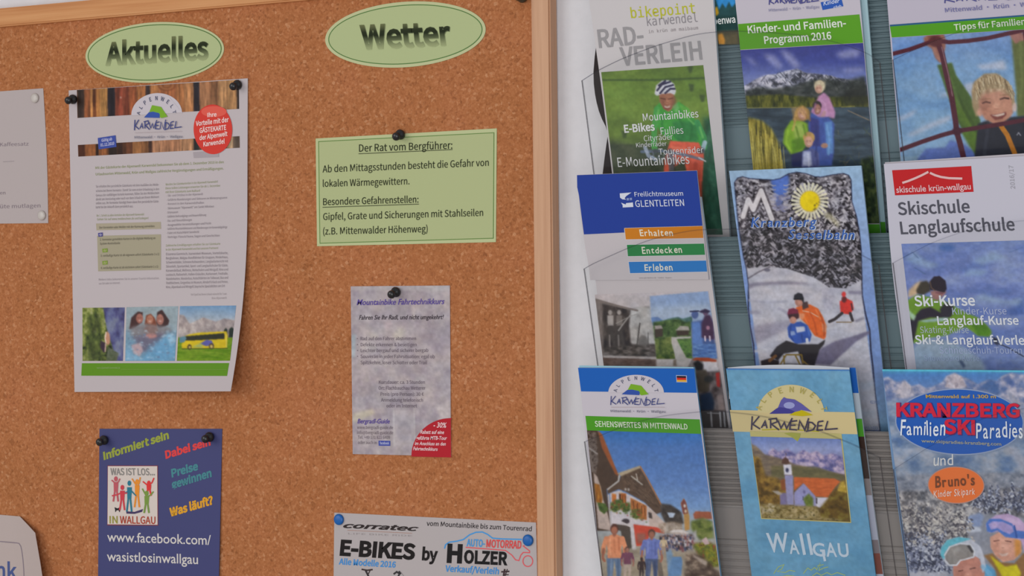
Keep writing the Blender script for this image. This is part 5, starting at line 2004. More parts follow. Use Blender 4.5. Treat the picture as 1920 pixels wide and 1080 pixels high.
for x_ in (1320, 1396, 1430):
    cv.L([(x_, 1230), (x_ + 8, 1350)], 14, (172, 170, 174), .9, 3)
cv.L([(1290, 1236), (1400, 1240)], 9, (160, 160, 164), .8, 3)
th.part('village_photo', 1).photo(cv, q).done()
crop(1040, 300, 4.5)
th.h = rowh(1, 0.0012)
flap = sheet(th, 'cover_flap', [(190, 126), (1200, 88), (1300, 1008), (300, 1014)], (180, 173, 176), 0.0008, 4, 6, edge=(150, 160, 176),
             curve=lambda s, t: np.hstack([(1 - s) * -3.0 * np.sin(np.pi * np.minimum(t * 1.2, 1)), 0 * s]))
b_ = th.part('blue_head', 1, parent=flap)
b_.poly([(188, 128), (1199, 90), (1247, 556), (590, 574), (588, 612), (247, 628), (226, 470), (205, 300), (190, 230)], (34, 58, 138))
b_ = b_.done()
p = th.part('museum_lettering', 3, parent=flap)
p.text('Freilichtmuseum', 675, 308, 1085, 300, 37, (192, 196, 212), 'n', 0.015)
p.text('GLENTLEITEN', 683, 396, 1094, 386, 54, (196, 200, 214), 'n', 0.01)
p.done()
p = th.part('house_logo', 3, parent=flap)
p.poly([(549, 282), (648, 274), (604, 304), (590, 322), (602, 334), (572, 332), (552, 318)], (196, 200, 212))
p.poly([(560, 360), (600, 376), (602, 364), (660, 358), (664, 396), (574, 401), (574, 382)], (196, 200, 212))
p.quad([(606, 322), (626, 320), (628, 340), (608, 342)], (120, 134, 178))
p.quad([(632, 320), (652, 318), (654, 338), (634, 340)], (120, 134, 178))
p.done()
for nm, cq, cc, wd, tx in (('orange_bar', [(590, 576), (1248, 557), (1254, 658), (600, 670)], (186, 114, 30), 'Erhalten', (722, 642, 1003, 640)),
                           ('green_bar', [(609, 716), (1259, 705), (1268, 800), (618, 812)], (34, 118, 62), 'Entdecken', (740, 790, 1080, 783)),
                           ('blue_bar', [(624, 860), (1277, 848), (1286, 942), (636, 955)], (36, 110, 178), 'Erleben', (760, 935, 1000, 931))):
    b_ = th.part(nm, 1, parent=flap)
    b_.quad([(x - 5 if i in (0, 3) else x, y + (-5 if i < 2 else 5)) for i, (x, y) in enumerate(cq)], (192, 188, 192))
    b_.quad(cq, cc)
    b_.hand(wd, *tx, 54, (210, 206, 190), 'g', 0.02, 0.07, 0.0, 3)
    b_.done()
p = th.part('small_print', 1, parent=flap)
p.text('www.glentleiten.de   Telefon   Bayern', 712, 1000, 986, 998, 10, (128, 122, 124))
p.done()

# ---- row two, middle: chair lift --------------------------------------------------------
crop(1350, 290, 4.5)
th = brochure('light blue chair lift brochure with a yellow sun and sledgers on snow', 1, (1550, 811))
qc = [(76, 137), (1190, 92), (1430, 2346), (369, 2346)]
sheet(th, 'cover', qc, (132, 158, 194), 0.002, 4, 10, edge=(150, 176, 196))
cv = cvas(qc)
cv.grad([(90, (140, 168, 194)), (500, (132, 158, 196)), (1080, (120, 144, 194)), (1800, (110, 136, 186)), (2350, (112, 150, 182))])
top_o = [(125, 240), (150, 202), (190, 190), (250, 206), (350, 212), (450, 218), (510, 205), (580, 165), (650, 152), (730, 165), (800, 190), (850, 194), (950, 175), (1040, 162), (1085, 178), (1105, 215)]
right_o = [(1112, 400), (1150, 520), (1175, 650), (1190, 800), (1196, 1000), (1200, 1190), (1230, 1350), (1264, 1480), (1274, 1650), (1290, 1780), (1310, 2020), (1350, 2330)]
left_o = [(400, 2330), (320, 2000), (295, 1780), (284, 1600), (255, 1450), (240, 1300), (244, 1100), (226, 960), (200, 850), (168, 650), (150, 500)]
out_p = top_o + right_o + left_o
cv.L(out_p + [out_p[0]], 14, (40, 44, 70), 1, 2)
clip = cv.mask(out_p, 0.8)
inner = Canvas(0, 0, 1, 1)
inner.__dict__.update(x0=cv.x0, y0=cv.y0, S=cv.S, h=cv.h, w=cv.w, a=cv.a.copy(), seed=3)
ic = inner
ic.TX([(100, 120), (1230, 120), (1230, 1010), (180, 1010)], [(24, 22, 26), (50, 46, 52), (92, 88, 96), (140, 136, 144), (176, 172, 178)], 40, 34, 1, 1, 5)
ic.TX([(150, 640), (1230, 640), (1240, 1180), (850, 1180), (200, 960)], [(20, 20, 22), (40, 38, 40), (76, 72, 78), (128, 122, 130), (160, 154, 162)], 44, 30, .9, 10, 4)
ic.spots([(160, 220), (1120, 220), (1200, 1000), (900, 1080), (230, 940)], 260, [(184, 180, 186), (164, 160, 168), (150, 148, 158)], 5, 13, .7, 2.2, -20, 2)
ic.spots([(160, 220), (1120, 220), (1200, 1000), (900, 1080), (230, 940)], 200, [(20, 18, 22), (34, 30, 36)], 6, 15, .7, 1.6, 25, 2)
SNW = [(188, 184, 190), (166, 162, 172), (140, 136, 146), (110, 106, 116), (60, 56, 62), (24, 22, 26), (30, 28, 32)]
for tx_, ya_, yb_, hw_ in ((210, 200, 560, 120), (330, 210, 640, 120), (640, 170, 620, 110), (740, 180, 700, 150), (900, 190, 700, 140), (1050, 180, 680, 130), (1130, 240, 820, 120), (260, 480, 950, 130), (420, 440, 960, 130),
                           (560, 500, 1000, 130), (700, 560, 1060, 140), (850, 560, 1120, 140), (1000, 560, 1150, 150), (1130, 600, 1120, 130), (620, 700, 1040, 110), (920, 760, 1150, 120)):
    ic.conifer(tx_, ya_, yb_, hw_, SNW if yb_ < 800 else SNW[1:] + SNW[4:], 150, 11)
ic.P([(425, 190), (580, 170), (585, 250), (560, 330), (520, 420), (480, 440), (460, 330), (440, 270)], (76, 104, 176), 1, 8)
ic.spots([(430, 340), (590, 340), (570, 480), (450, 480)], 60, [(130, 130, 160), (100, 100, 130), (160, 158, 176)], 5, 12, .7, 2, 0, 2)
for y_ in range(250, 480, 34):
    ic.L([(590, y_), (560 - (y_ - 250) * .1, y_ + 14), (540, y_ + 10)], 9, (150, 146, 154), .9, 2)
    ic.L([(420, y_), (450 + (y_ - 250) * .1, y_ + 14), (470, y_ + 12)], 9, (150, 146, 154), .9, 2)
# snow field
snow = [(226, 960), (400, 945), (560, 960), (800, 1040), (920, 1120), (1060, 1130), (1190, 1060), (1200, 1190), (1350, 2340), (420, 2340), (236, 1100)]
ic.TX(snow, [(166, 164, 176), (176, 174, 184), (186, 182, 190)], 160, 70, 1, 4)
ic.P([(240, 1085), (400, 1075), (560, 1068), (700, 1080), (820, 1105), (700, 1095), (420, 1100), (300, 1110), (240, 1140)], (112, 106, 124), .8, 8)
ic.L([(240, 1045), (330, 990), (420, 950)], 14, (100, 94, 104), .8, 3)
ic.E(400, 975, 26, 14, (90, 88, 104), .9, 4)
ic.P([(240, 1315), (350, 1325), (340, 1345), (250, 1345)], (130, 124, 138), .8, 8)
ic.P([(270, 1450), (420, 1420), (600, 1400), (640, 1440), (480, 1520), (300, 1600)], (136, 130, 148), .7, 14)
ic.TX([(860, 1150), (960, 1130), (980, 1220), (930, 1320), (870, 1300)], [(140, 140, 160), (176, 174, 188)], 20, 40, .6, 10)
ic.P([(1080, 1150), (1205, 1150), (1205, 1180), (1090, 1180)], (124, 120, 140), .9, 6)
ic.P([(850, 1640), (960, 1580), (1130, 1530), (1264, 1485), (1268, 1510), (1150, 1580), (1040, 1680), (930, 1780), (800, 1770), (760, 1700)], (104, 98, 122), .95, 7)
ic.TX([(600, 1960), (1340, 1900), (1350, 2340), (430, 2340)], [(176, 174, 184), (168, 172, 184), (160, 170, 186)], 120, 80, .8, 14)
for fp, fc in (([(300, 1200), (600, 1180), (860, 1260)], (184, 182, 192)), ([(500, 1300), (560, 1330), (600, 1400)], (150, 146, 162)), ([(880, 1480), (1100, 1420), (1220, 1420)], (190, 188, 196)), ([(300, 1660), (420, 1640)], (186, 184, 192)), ([(240, 1230), (400, 1250), (560, 1240)], (158, 156, 170))):
    ic.L(fp, 22, fc, .7, 12)
# far sledger
ic.P([(1010, 1240), (1060, 1210), (1120, 1240), (1130, 1300), (1100, 1350), (1020, 1340)], (196, 48, 40), 1, 3)
ic.E(1048, 1222, 22, 28, (96, 36, 38), 1, 3)
ic.E(1046, 1180, 18, 22, (200, 54, 52), 1, 3)
ic.L([(1030, 1340), (970, 1390), (925, 1410)], 26, (50, 44, 48), 1, 4)
ic.L([(1100, 1340), (1120, 1400)], 24, (56, 48, 50), 1, 4)
ic.L([(985, 1415), (1110, 1415)], 8, (120, 96, 60), 1, 3)
ic.L([(1110, 1260), (1120, 1310)], 14, (70, 40, 46), .9, 3)
ic.P([(1130, 1400), (1220, 1370), (1220, 1385), (1150, 1420)], (120, 116, 132), .8, 5)
# adult in orange
ic.P([(640, 1290), (700, 1270), (760, 1265), (830, 1300), (870, 1370), (900, 1450), (895, 1540), (880, 1560), (800, 1530), (720, 1420), (680, 1380)], (206, 92, 36), 1, 4)
ic.L([(700, 1320), (760, 1330), (830, 1370)], 8, (206, 170, 150), .9, 3)
ic.P([(860, 1420), (905, 1440), (895, 1500), (870, 1500)], (200, 150, 120), .7, 4)
ic.P([(690, 1250), (740, 1240), (750, 1290), (700, 1310)], (70, 50, 50), 1, 4)
for fp, fc in (([(760, 1330), (800, 1420), (820, 1520)], (168, 66, 24)), ([(700, 1350), (740, 1430)], (226, 120, 60)), ([(850, 1360), (880, 1440), (880, 1530)], (160, 64, 26)), ([(810, 1310), (850, 1390)], (226, 124, 66))):
    ic.L(fp, 15, fc, .6, 7)
ic.E(668, 1240, 34, 42, (172, 120, 104), 1, 3)
ic.face(664, 1244, 26, (0, 0, 0), (120, 74, 62), (206, 156, 136))
ic.P([(622, 1220), (628, 1185), (660, 1166), (695, 1175), (710, 1215), (708, 1260), (690, 1230), (640, 1222)], (34, 34, 42), 1, 3)
ic.L([(626, 1222), (700, 1216)], 10, (20, 20, 24), 1, 2)
ic.P([(660, 1340), (720, 1340), (700, 1400), (665, 1380)], (206, 150, 120), .7, 5)
# child in blue
ic.P([(570, 1460), (600, 1420), (680, 1410), (740, 1440), (775, 1520), (760, 1580), (640, 1600), (580, 1540)], (48, 80, 160), 1, 4)
ic.P([(640, 1455), (715, 1450), (720, 1490), (650, 1505)], (196, 196, 206), .9, 3)
ic.P([(590, 1490), (630, 1490), (640, 1520), (600, 1530)], (150, 166, 200), .8, 4)
ic.P([(570, 1340), (580, 1305), (620, 1295), (660, 1310), (668, 1370), (640, 1390), (590, 1380)], (112, 36, 60), 1, 3)
ic.P([(572, 1350), (665, 1340), (668, 1380), (640, 1395), (585, 1385)], (60, 34, 40), 1, 3)
ic.E(618, 1398, 28, 30, (190, 136, 118), 1, 3)
ic.face(616, 1396, 20, (0, 0, 0), (130, 84, 72), (214, 166, 148))
for fp, fc in (([(600, 1440), (590, 1520), (620, 1570)], (34, 58, 124)), ([(690, 1520), (700, 1580)], (34, 58, 124)), ([(740, 1450), (756, 1530)], (84, 116, 186)), ([(560, 1620), (700, 1640), (800, 1650)], (66, 60, 66))):
    ic.L(fp, 13, fc, .6, 6)
ic.L([(735, 1560), (740, 1610)], 24, (196, 196, 206), 1, 3)
ic.P([(480, 1620), (560, 1570), (660, 1600), (760, 1600), (830, 1600), (890, 1560), (880, 1600), (840, 1650), (800, 1780), (700, 1790), (660, 1660), (540, 1680), (490, 1740), (420, 1700)], (42, 38, 42), 1, 4)
ic.P([(345, 1740), (420, 1720), (500, 1740), (500, 1800), (420, 1805), (350, 1780)], (44, 38, 40), 1, 3)
ic.L([(420, 1740), (470, 1700)], 26, (110, 76, 48), 1, 4)
for sl in ([(500, 1790), (560, 1690), (600, 1690)], [(540, 1700), (545, 1780)], [(600, 1690), (690, 1690), (700, 1760)], [(640, 1700), (690, 1800)], [(700, 1740), (760, 1790)]):
    ic.L(sl, 13, (128, 104, 48), 1, 3)
ic.P([(490, 1780), (560, 1760), (760, 1770), (790, 1815), (490, 1815)], (92, 88, 90), .8, 6)
# emblem and sun
ic.L([(200, 530), (245, 375), (285, 470), (350, 300), (445, 545)], 62, (84, 78, 84), .8, 8)
ic.L([(195, 525), (240, 380), (282, 465), (348, 305), (440, 545)], 40, (190, 186, 190), 1, 3)
for k in range(26):
    a_ = 2 * math.pi * k / 26
    ic.L([(760 + 92 * math.cos(a_), 395 + 96 * math.sin(a_)), (760 + 150 * math.cos(a_ + .06), 395 + 150 * math.sin(a_ + .06))], 20, (206, 202, 176), .9, 4)
ic.E(760, 395, 88, 92, (190, 168, 96), .9, 4)
ic.E(758, 394, 80, 84, (212, 186, 24), 1, 3)
ic.spots([(780, 430), (840, 400), (830, 470), (780, 480)], 9, [(90, 80, 40)], 4, 7, .9)
ic.P([(880, 480), (940, 500), (1010, 580), (1000, 620), (940, 560), (880, 530)], (200, 194, 156), .6, 12)
mk, sl = clip
m3 = mk[..., None]
cv.a[sl] = cv.a[sl] * (1 - m3) + ic.a[sl] * m3
cv.L([(430, 2330), (300, 1790)], 3, (90, 100, 140), .4, 2)
th.part('winter_picture', 1).photo(cv, qc).done()
for s_, bx0 in (('Kranzberg', (262, 610, 815, 606)), ('Sesselbahn', (572, 712, 1140, 712))):
    p = th.part('title_lettering', 2)
    p.hand(s_, bx0[0] + 4, bx0[1] + 3, bx0[2] + 2, bx0[3] + 3, 78, (176, 184, 200), 'g', 0.05, 0.06, 0.3, 3)
    p.hand(s_, bx0[0], bx0[1], bx0[2] - 6, bx0[3], 76, (54, 92, 164), 'g', 0.016, 0.06, 0.3, 3)
    p.done()
p = th.part('small_print', 2)
p.text('8239 D', 1270, 2100, 1345, 2100, 24, (96, 120, 168))
p.text('Tel. 08823/1553', 1135, 2330, 1335, 2330, 34, (96, 120, 168))
p.done()

# ---- row two, right: ski school ------------------------------------------------------------
crop(1620, 280, 5.4)
th = brochure('white ski school brochure with a red logo box and a skier photo', 1, (1840, 800))
sheet(th, 'page_behind', [(212, 132), (1760, 32), (2020, 2760), (480, 2760)], (180, 174, 180), 0.002, 3, 8)
th.h = rowh(1, 0.0022)
sheet(th, 'cover', [(200, 148), (1700, 62), (1990, 2760), (480, 2760)], (180, 178, 190), 0.001, 6, 10, edge=(140, 120, 130),
      curve=lambda s, t: np.hstack([(1 - s) * -10 * np.sin(np.pi * t) ** 2 * (1 - t), 0 * s]))
bx = th.part('red_logo_box', 1)
bx.quad([(284, 212), (1085, 169), (1109, 430), (314, 466)], (178, 32, 36))
bx = bx.done()
p = th.part('roof_logo', 3, parent=bx)
p.line([(388, 340), (450, 320), (520, 292), (590, 260), (652, 228)], 22, (206, 170, 170))
p.line([(668, 238), (720, 262), (780, 280), (860, 292), (995, 296)], 22, (206, 170, 170))
p.done()
p = th.part('logo_lettering', 3, parent=bx)
p.text('skischule krün-wallgau', 330, 440, 1084, 404, 62, (208, 172, 176), 'g', 0.02)
p.done()
p = th.part('title_lettering', 1)
INKS = (76, 76, 86)
p.text('Skischule', 348, 664, 1075, 636, 122, INKS, 'n', 0.03)
p.text('Langlaufschule', 374, 858, 1530, 818, 122, INKS, 'n', 0.03)
p.done()
p = th.part('season_lettering', 1)
p.text('2016/17', 1530, 402, 1508, 164, 44, (146, 144, 152), 'n', 0.01, upv=(-1.0, -0.03))
p.done()
crop(1620, 460, 4.5)
q = [(315, -12), (1480, -46), (1640, 1540), (500, 1540)]
cv = cvas(q)
cv.grad([(-30, (96, 116, 168)), (120, (106, 122, 176)), (300, (104, 118, 176)), (460, (92, 110, 168)), (700, (96, 112, 166)), (900, (112, 128, 170)), (1100, (104, 122, 168))])
cv.TX([(300, -60), (1500, -60), (1650, 1550), (420, 1550)], [(80, 104, 160), (100, 118, 174), (126, 142, 184), (146, 160, 186)], 220, 90, .55)
cv.E(700, 20, 70, 30, (60, 92, 150), .9, 14)
for pts_ in ([(340, 120), (430, 50), (520, 130), (640, 160), (560, 200), (420, 160)], [(820, 260), (900, 200), (1060, 210), (1000, 260)], [(900, 130), (1100, 60), (1200, 100), (1000, 170)], [(930, 450), (1000, 410), (1200, 470), (1340, 440), (1340, 520), (1050, 480)]):
    cv.P(pts_, (136, 158, 184), .7, 14)
cv.L([(340, 100), (410, 60), (460, 110)], 8, (76, 100, 140), .7, 5)
cv.L([(430, 190), (520, 245)], 10, (76, 98, 140), .7, 5)
cv.L([(1230, 60), (1340, 20)], 8, (80, 104, 150), .7, 5)
cv.P([(1190, 560), (1290, 520), (1350, 450), (1350, 580), (1250, 600)], (64, 90, 150), .8, 14)
cv.P([(410, 870), (500, 790), (700, 800), (850, 860), (1000, 980), (1040, 1080), (420, 1080)], (140, 158, 172), .85, 16)
# skier
cv.P([(365, 470), (440, 420), (520, 430), (700, 480), (860, 570), (960, 610), (1040, 680), (1080, 740), (1060, 770), (960, 760), (860, 690), (700, 760), (560, 780), (420, 830), (390, 620)], (102, 140, 40), 1, 5)
cv.P([(900, 660), (1000, 650), (1075, 720), (1050, 768), (960, 762)], (74, 122, 24), 1, 8)
cv.P([(430, 600), (480, 540), (560, 520), (650, 570), (700, 520), (740, 590), (720, 615), (560, 610), (460, 640), (430, 780), (400, 850), (385, 640)], (38, 32, 46), 1, 6)
cv.P([(370, 540), (440, 600), (420, 640), (380, 590)], (160, 190, 160), 1, 5)
cv.P([(460, 640), (620, 615), (720, 610), (700, 640), (520, 650)], (150, 176, 190), .9, 6)
cv.P([(370, 440), (380, 380), (440, 320), (490, 300), (470, 400), (420, 430)], (186, 160, 130), 1, 8)
cv.P([(440, 380), (480, 310), (530, 300), (560, 330), (560, 390), (500, 420), (450, 410)], (58, 52, 42), 1, 6)
cv.P([(560, 390), (600, 380), (700, 390), (680, 420), (620, 470), (580, 450)], (140, 100, 96), 1, 5)
cv.P([(560, 380), (552, 310), (590, 265), (640, 260), (690, 300), (700, 370), (680, 400), (640, 392), (600, 380)], (34, 26, 38), 1, 4)
cv.L([(560, 310), (570, 360), (600, 382)], 10, (84, 66, 54), 1, 3)
cv.L([(610, 400), (665, 408)], 14, (110, 70, 80), .9, 4)
cv.P([(640, 540), (690, 480), (760, 520), (740, 600), (660, 600)], (40, 36, 48), 1, 6)
cv.P([(1085, 770), (1130, 790), (1135, 850), (1100, 830)], (40, 42, 60), 1, 5)
cv.L([(1110, 820), (1220, 865), (1350, 940)], 9, (44, 50, 70), 1, 3)
cv.P([(800, 975), (830, 975), (860, 1020), (840, 1040)], (64, 80, 110), .9, 5)
th.part('skier_photo', 1).photo(cv, q).done()
p = th.part('photo_lettering', 3)
p.text('Ski-Kurse', 428, 512, 940, 506, 84, (206, 208, 214), 'n', 0.035)
p.text('Langlauf-Kurse', 622, 670, 1308, 668, 70, (206, 208, 214), 'n', 0.03)
p.text('Ski-& Langlauf-Verleih', 434, 832, 1440, 838, 72, (206, 208, 214), 'n', 0.03)
p.done()
p = th.part('light_lettering', 3)
p.text('Kinder-Kurse', 748, 584, 1205, 582, 58, (164, 172, 198))
p.text('Skating-Kurse', 476, 740, 886, 740, 54, (168, 178, 186))
p.text('Schneeschuh-Touren', 640, 912, 1335, 914, 56, (160, 170, 200))
p.text('Snowboard-Kurse', 510, 974, 975, 976, 46, (150, 164, 192))
p.done()

# ---- row three, left: town sights -----------------------------------------------------------
crop(1040, 660, 5.142)
th = brochure('sights brochure with a small German flag and a photo of a painted village street', 2, (1250, 1160))
sheet(th, 'page_block', [(235, 131), (1338, 146), (1654, 2597), (500, 2597)], (150, 190, 202), 0.003, 4, 8, edge=(110, 160, 190))
th.h = rowh(2, 0.0022)
sheet(th, 'cover', [(224, 150), (1345, 158), (1654, 2597), (500, 2597)], (184, 178, 186), 0.0012, 4, 10, edge=(60, 130, 180))
p = th.part('blue_head', 1)
p.quad([(225, 152), (1345, 160), (1371, 394), (254, 380)], (28, 88, 168))
p.done()
region_logo(th, LogoMap((800, 500), (270, 0), (0, 270)), dict(WHITE_SCHEME, dome=(184, 178, 186), w=8), True, True, 3)
p = th.part('german_flag', 2)
p.quad([(1170, 222), (1274, 226), (1278, 294), (1174, 292)], (150, 160, 190))
p.quad([(1176, 230), (1266, 232), (1267, 250), (1177, 248)], (34, 26, 36))
p.quad([(1177, 248), (1267, 250), (1269, 270), (1178, 268)], (190, 42, 34))
p.quad([(1178, 268), (1269, 270), (1271, 288), (1179, 286)], (206, 156, 52))
p.done()
gb = th.part('green_band', 1)
gb.quad([(296, 616), (1398, 650), (1412, 790), (312, 756)], (70, 140, 34))
gb = gb.done()
p = th.part('title_lettering', 3, parent=gb)
p.text('SEHENSWERTES IN MITTENWALD', 390, 718, 1284, 746, 52, (196, 206, 184), 'n', 0.03)
p.done()
crop(1040, 840, 4.5)
q = [(272, -149), (1236, -119), (1446, 1462), (436, 1462)]
cv = cvas(q)
cv.grad([(-150, (48, 104, 172)), (0, (74, 112, 172)), (300, (90, 122, 176)), (500, (112, 142, 184)), (600, (150, 160, 172)), (900, (150, 140, 124)), (1460, (140, 130, 118))])
cv.P([(250, -160), (360, -150), (430, 0), (540, 230), (545, 290), (440, 350), (480, 700), (300, 700)], (70, 54, 44), 1, 4)
cv.P([(365, -150), (405, -110), (520, 180), (545, 240), (510, 220), (400, 0)], (140, 78, 44), 1, 4)
cv.TX([(270, -140), (350, -130), (370, 100), (350, 220), (310, 200)], [(58, 46, 40), (110, 98, 92), (84, 70, 62)], 20, 20)
cv.L([(290, 0), (360, 50)], 14, (140, 132, 128), .9, 3)
cv.L([(300, 40), (320, 200)], 10, (118, 106, 100), .9, 3)
cv.P([(330, 210), (360, 240), (390, 330), (410, 430), (460, 600), (480, 700), (370, 680)], (176, 158, 150), 1, 4)
cv.TX([(335, 300), (380, 310), (405, 420), (400, 470), (352, 460)], [(120, 70, 24), (176, 116, 44)], 14, 60)
cv.TX([(360, 460), (430, 470), (455, 520), (420, 560), (380, 530)], [(44, 62, 30), (80, 100, 46)], 20, 20, 1, 3)
# main house
cv.P([(470, 380), (545, 360), (640, 400), (760, 470), (850, 540), (880, 700), (700, 720), (480, 660)], (190, 182, 186), 1, 3)
cv.P([(445, 350), (545, 280), (560, 230), (720, 160), (900, 480), (910, 540), (860, 560), (760, 460), (600, 370), (540, 350), (450, 390)], (84, 66, 54), 1, 3)
cv.TX([(560, 250), (720, 190), (850, 430), (880, 520), (760, 440), (640, 370)], [(70, 54, 44), (100, 80, 66)], 26, 26, .9, 4)
cv.P([(530, 215), (720, 150), (735, 165), (560, 240)], (160, 146, 124), 1, 3)
cv.L([(725, 160), (800, 290), (900, 480)], 12, (150, 104, 72), 1, 3)
cv.L([(545, 240), (540, 280), (450, 350)], 14, (166, 160, 156), 1, 3)
cv.L([(650, 240), (740, 310)], 12, (160, 152, 142), .9, 3)
cv.L([(690, 220), (700, 270)], 10, (170, 160, 150), .9, 3)
cv.TX([(640, 420), (780, 490), (780, 610), (670, 590), (640, 500)], [(130, 70, 32), (176, 110, 60), (150, 90, 46)], 18, 60, 1, 3)
for x_, y_, w_, h_ in ((485, 385, 36, 80), (545, 380, 60, 80)):
    cv.TX([(x_, y_), (x_ + w_, y_ + 6), (x_ + w_, y_ + h_ + 8), (x_, y_ + h_)], [(150, 78, 34), (196, 120, 60)], 16, 40)
cv.P([(545, 388), (560, 390), (562, 460), (548, 458)], (50, 40, 36), .9, 2)
for x_, y_ in ((510, 490), (600, 495), (690, 550), (540, 470)):
    cv.TX([(x_ - 40, y_ - 30), (x_ + 36, y_ - 36), (x_ + 44, y_ + 30), (x_, y_ + 56), (x_ - 38, y_ + 30)], [(48, 66, 30), (88, 104, 46), (120, 60, 40)], 22, 22, 1, 6)
cv.L([(455, 400), (480, 690)], 14, (166, 158, 158), 1, 3)
cv.E(600, 620, 34, 22, (60, 52, 56), 1, 3)
cv.P([(490, 640), (640, 660), (650, 850), (580, 850), (560, 700), (480, 690)], (74, 64, 58), 1, 4)
cv.L([(570, 630), (680, 680)], 16, (180, 174, 176), 1, 3)
cv.P([(790, 500), (850, 550), (940, 640), (940, 690), (800, 660)], (184, 166, 158), 1, 4)
cv.P([(790, 540), (820, 550), (826, 600), (796, 590)], (70, 60, 58), 1, 2)
cv.P([(665, 645), (860, 670), (930, 695), (925, 725), (800, 700), (790, 820), (690, 830)], (186, 70, 52), 1, 3)
cv.P([(690, 720), (770, 720), (770, 800), (700, 810)], (130, 92, 80), .8, 8)
cv.P([(660, 640), (690, 860), (660, 880), (640, 660)], (186, 180, 182), 1, 3)
# hill, church, trees
cv.TX([(900, 470), (980, 480), (1070, 540), (1090, 640), (960, 680), (900, 560)], [(48, 42, 40), (74, 66, 60)], 40, 40, 1, 5)
cv.P([(950, 545), (1020, 550), (1000, 590), (970, 590)], (170, 180, 196), 1, 3)
cv.P([(1065, 470), (1090, 425), (1110, 465), (1140, 580), (1140, 690), (1100, 700), (1090, 560)], (168, 128, 74), 1, 3)
cv.P([(1066, 465), (1092, 428), (1112, 465), (1125, 555), (1085, 560)], (120, 66, 58), 1, 2)
cv.E(1098, 490, 10, 14, (200, 190, 180), 1, 2)
cv.E(1106, 535, 10, 14, (200, 180, 150), 1, 2)
cv.P([(1170, 560), (1190, 535), (1320, 540), (1330, 600), (1180, 600)], (150, 84, 60), 1, 3)
cv.TX([(1150, 620), (1250, 590), (1330, 620), (1345, 760), (1230, 780), (1150, 680)], [(62, 74, 34), (96, 108, 50), (120, 126, 70)], 50, 40, 1, 8)
cv.P([(980, 700), (1060, 690), (1130, 720), (1100, 740), (990, 730)], (190, 176, 170), 1, 6)
cv.TX([(900, 730), (1180, 730), (1180, 860), (900, 860)], [(60, 58, 72), (110, 100, 110), (160, 146, 146), (84, 84, 110)], 20, 22, 1, 8)
cv.TX([(870, 640), (1000, 620), (1080, 640), (1080, 720), (900, 720)], [(130, 110, 90), (176, 160, 146)], 20, 24, .8, 6)
cv.TX([(1160, 810), (1300, 790), (1370, 830), (1400, 1000), (1300, 1020), (1220, 920)], [(74, 50, 30), (130, 126, 40), (84, 96, 40), (140, 70, 40)], 30, 30, 1, 8)
cv.P([(1240, 780), (1280, 750), (1310, 810), (1270, 820)], (186, 160, 160), 1, 4)
# street
cv.TX([(420, 860), (900, 860), (1000, 1460), (430, 1460)], [(140, 128, 110), (164, 152, 134)], 120, 40, .9, 10)
cv.TX([(1100, 880), (1240, 900), (1400, 1060), (1450, 1462), (1100, 1462)], [(60, 46, 42), (92, 76, 66), (150, 132, 116)], 60, 40, .9, 12)
cv.P([(1170, 900), (1290, 960), (1280, 1000), (1170, 920)], (170, 156, 146), .8, 6)
cv.P([(955, 1000), (990, 920), (1070, 920), (1080, 960), (1070, 1080), (960, 1090)], (92, 126, 166), 1, 4)
cv.P([(940, 870), (980, 850), (1000, 900), (960, 1060)], (110, 138, 168), .9, 5)
cv.L([(880, 960), (900, 1080)], 40, (90, 80, 74), .7, 10)
rg = np.random.default_rng(14)
for k in range(60):                                       # the crowd at the cafe tables
    x_, y_ = 890 + rg.random() * 280, 745 + rg.random() * 105
    c_ = ((170, 150, 150), (60, 64, 96), (190, 186, 190), (120, 70, 74), (84, 92, 120), (48, 46, 54))[rg.integers(6)]
    cv.P([(x_ - 9, y_ + 30), (x_ - 8, y_), (x_ + 8, y_), (x_ + 10, y_ + 30)], c_, .9, 2)
    cv.E(x_, y_ - 8, 6, 8, ((170, 126, 108), (90, 66, 56), (60, 48, 44))[rg.integers(3)], .9, 1.5)
cv.P([(960, 712), (1010, 690), (1080, 690), (1140, 722), (1050, 716)], (196, 188, 186), 1, 3)
cv.P([(1180, 700), (1200, 690), (1196, 760), (1170, 750)], (176, 168, 170), .8, 5)
for k in range(40):                                       # flower boxes and shutters
    x_ = 470 + rg.random() * 310
    y_ = 470 + (x_ - 470) * .36 + rg.random() * 60
    cv.E(x_, y_, 7, 6, ((70, 92, 40), (44, 58, 28), (150, 60, 50), (110, 124, 60))[rg.integers(4)], .8, 2)
for x_, y_ in ((575, 400), (598, 408), (665, 450), (700, 470), (735, 490), (762, 510)):
    cv.L([(x_, y_), (x_ + 3, y_ + 62)], 7, (84, 50, 30), .8, 2)
for x_, y_ in ((600, 350), (625, 352), (560, 372)):
    cv.E(x_, y_, 9, 12, (176, 170, 166), .9, 2)
for k in range(46):                                       # timber under the eaves
    x_ = 570 + rg.random() * 290
    y_ = 250 + (x_ - 570) * .72 + rg.random() * 90 - 50
    cv.L([(x_, y_), (x_ + 30, y_ + 26)], 4, ((60, 46, 38), (104, 84, 68), (124, 104, 86))[rg.integers(3)], .6, 2)
cv.P([(420, 1130), (700, 1120), (960, 1110), (900, 1180), (440, 1200)], (108, 98, 86), .5, 20)
cv.P([(500, 860), (700, 868), (760, 900), (600, 905)], (120, 108, 94), .6, 12)
cv.person(505, 1150, 490, (150, 96, 76), (80, 48, 40), (206, 134, 98), (92, 112, 140))
cv.person(615, 1100, 260, (150, 104, 90), (70, 50, 46), (110, 66, 86), (170, 152, 140))
cv.person(820, 1130, 430, (150, 98, 80), (84, 56, 46), (104, 116, 176), (72, 84, 116))
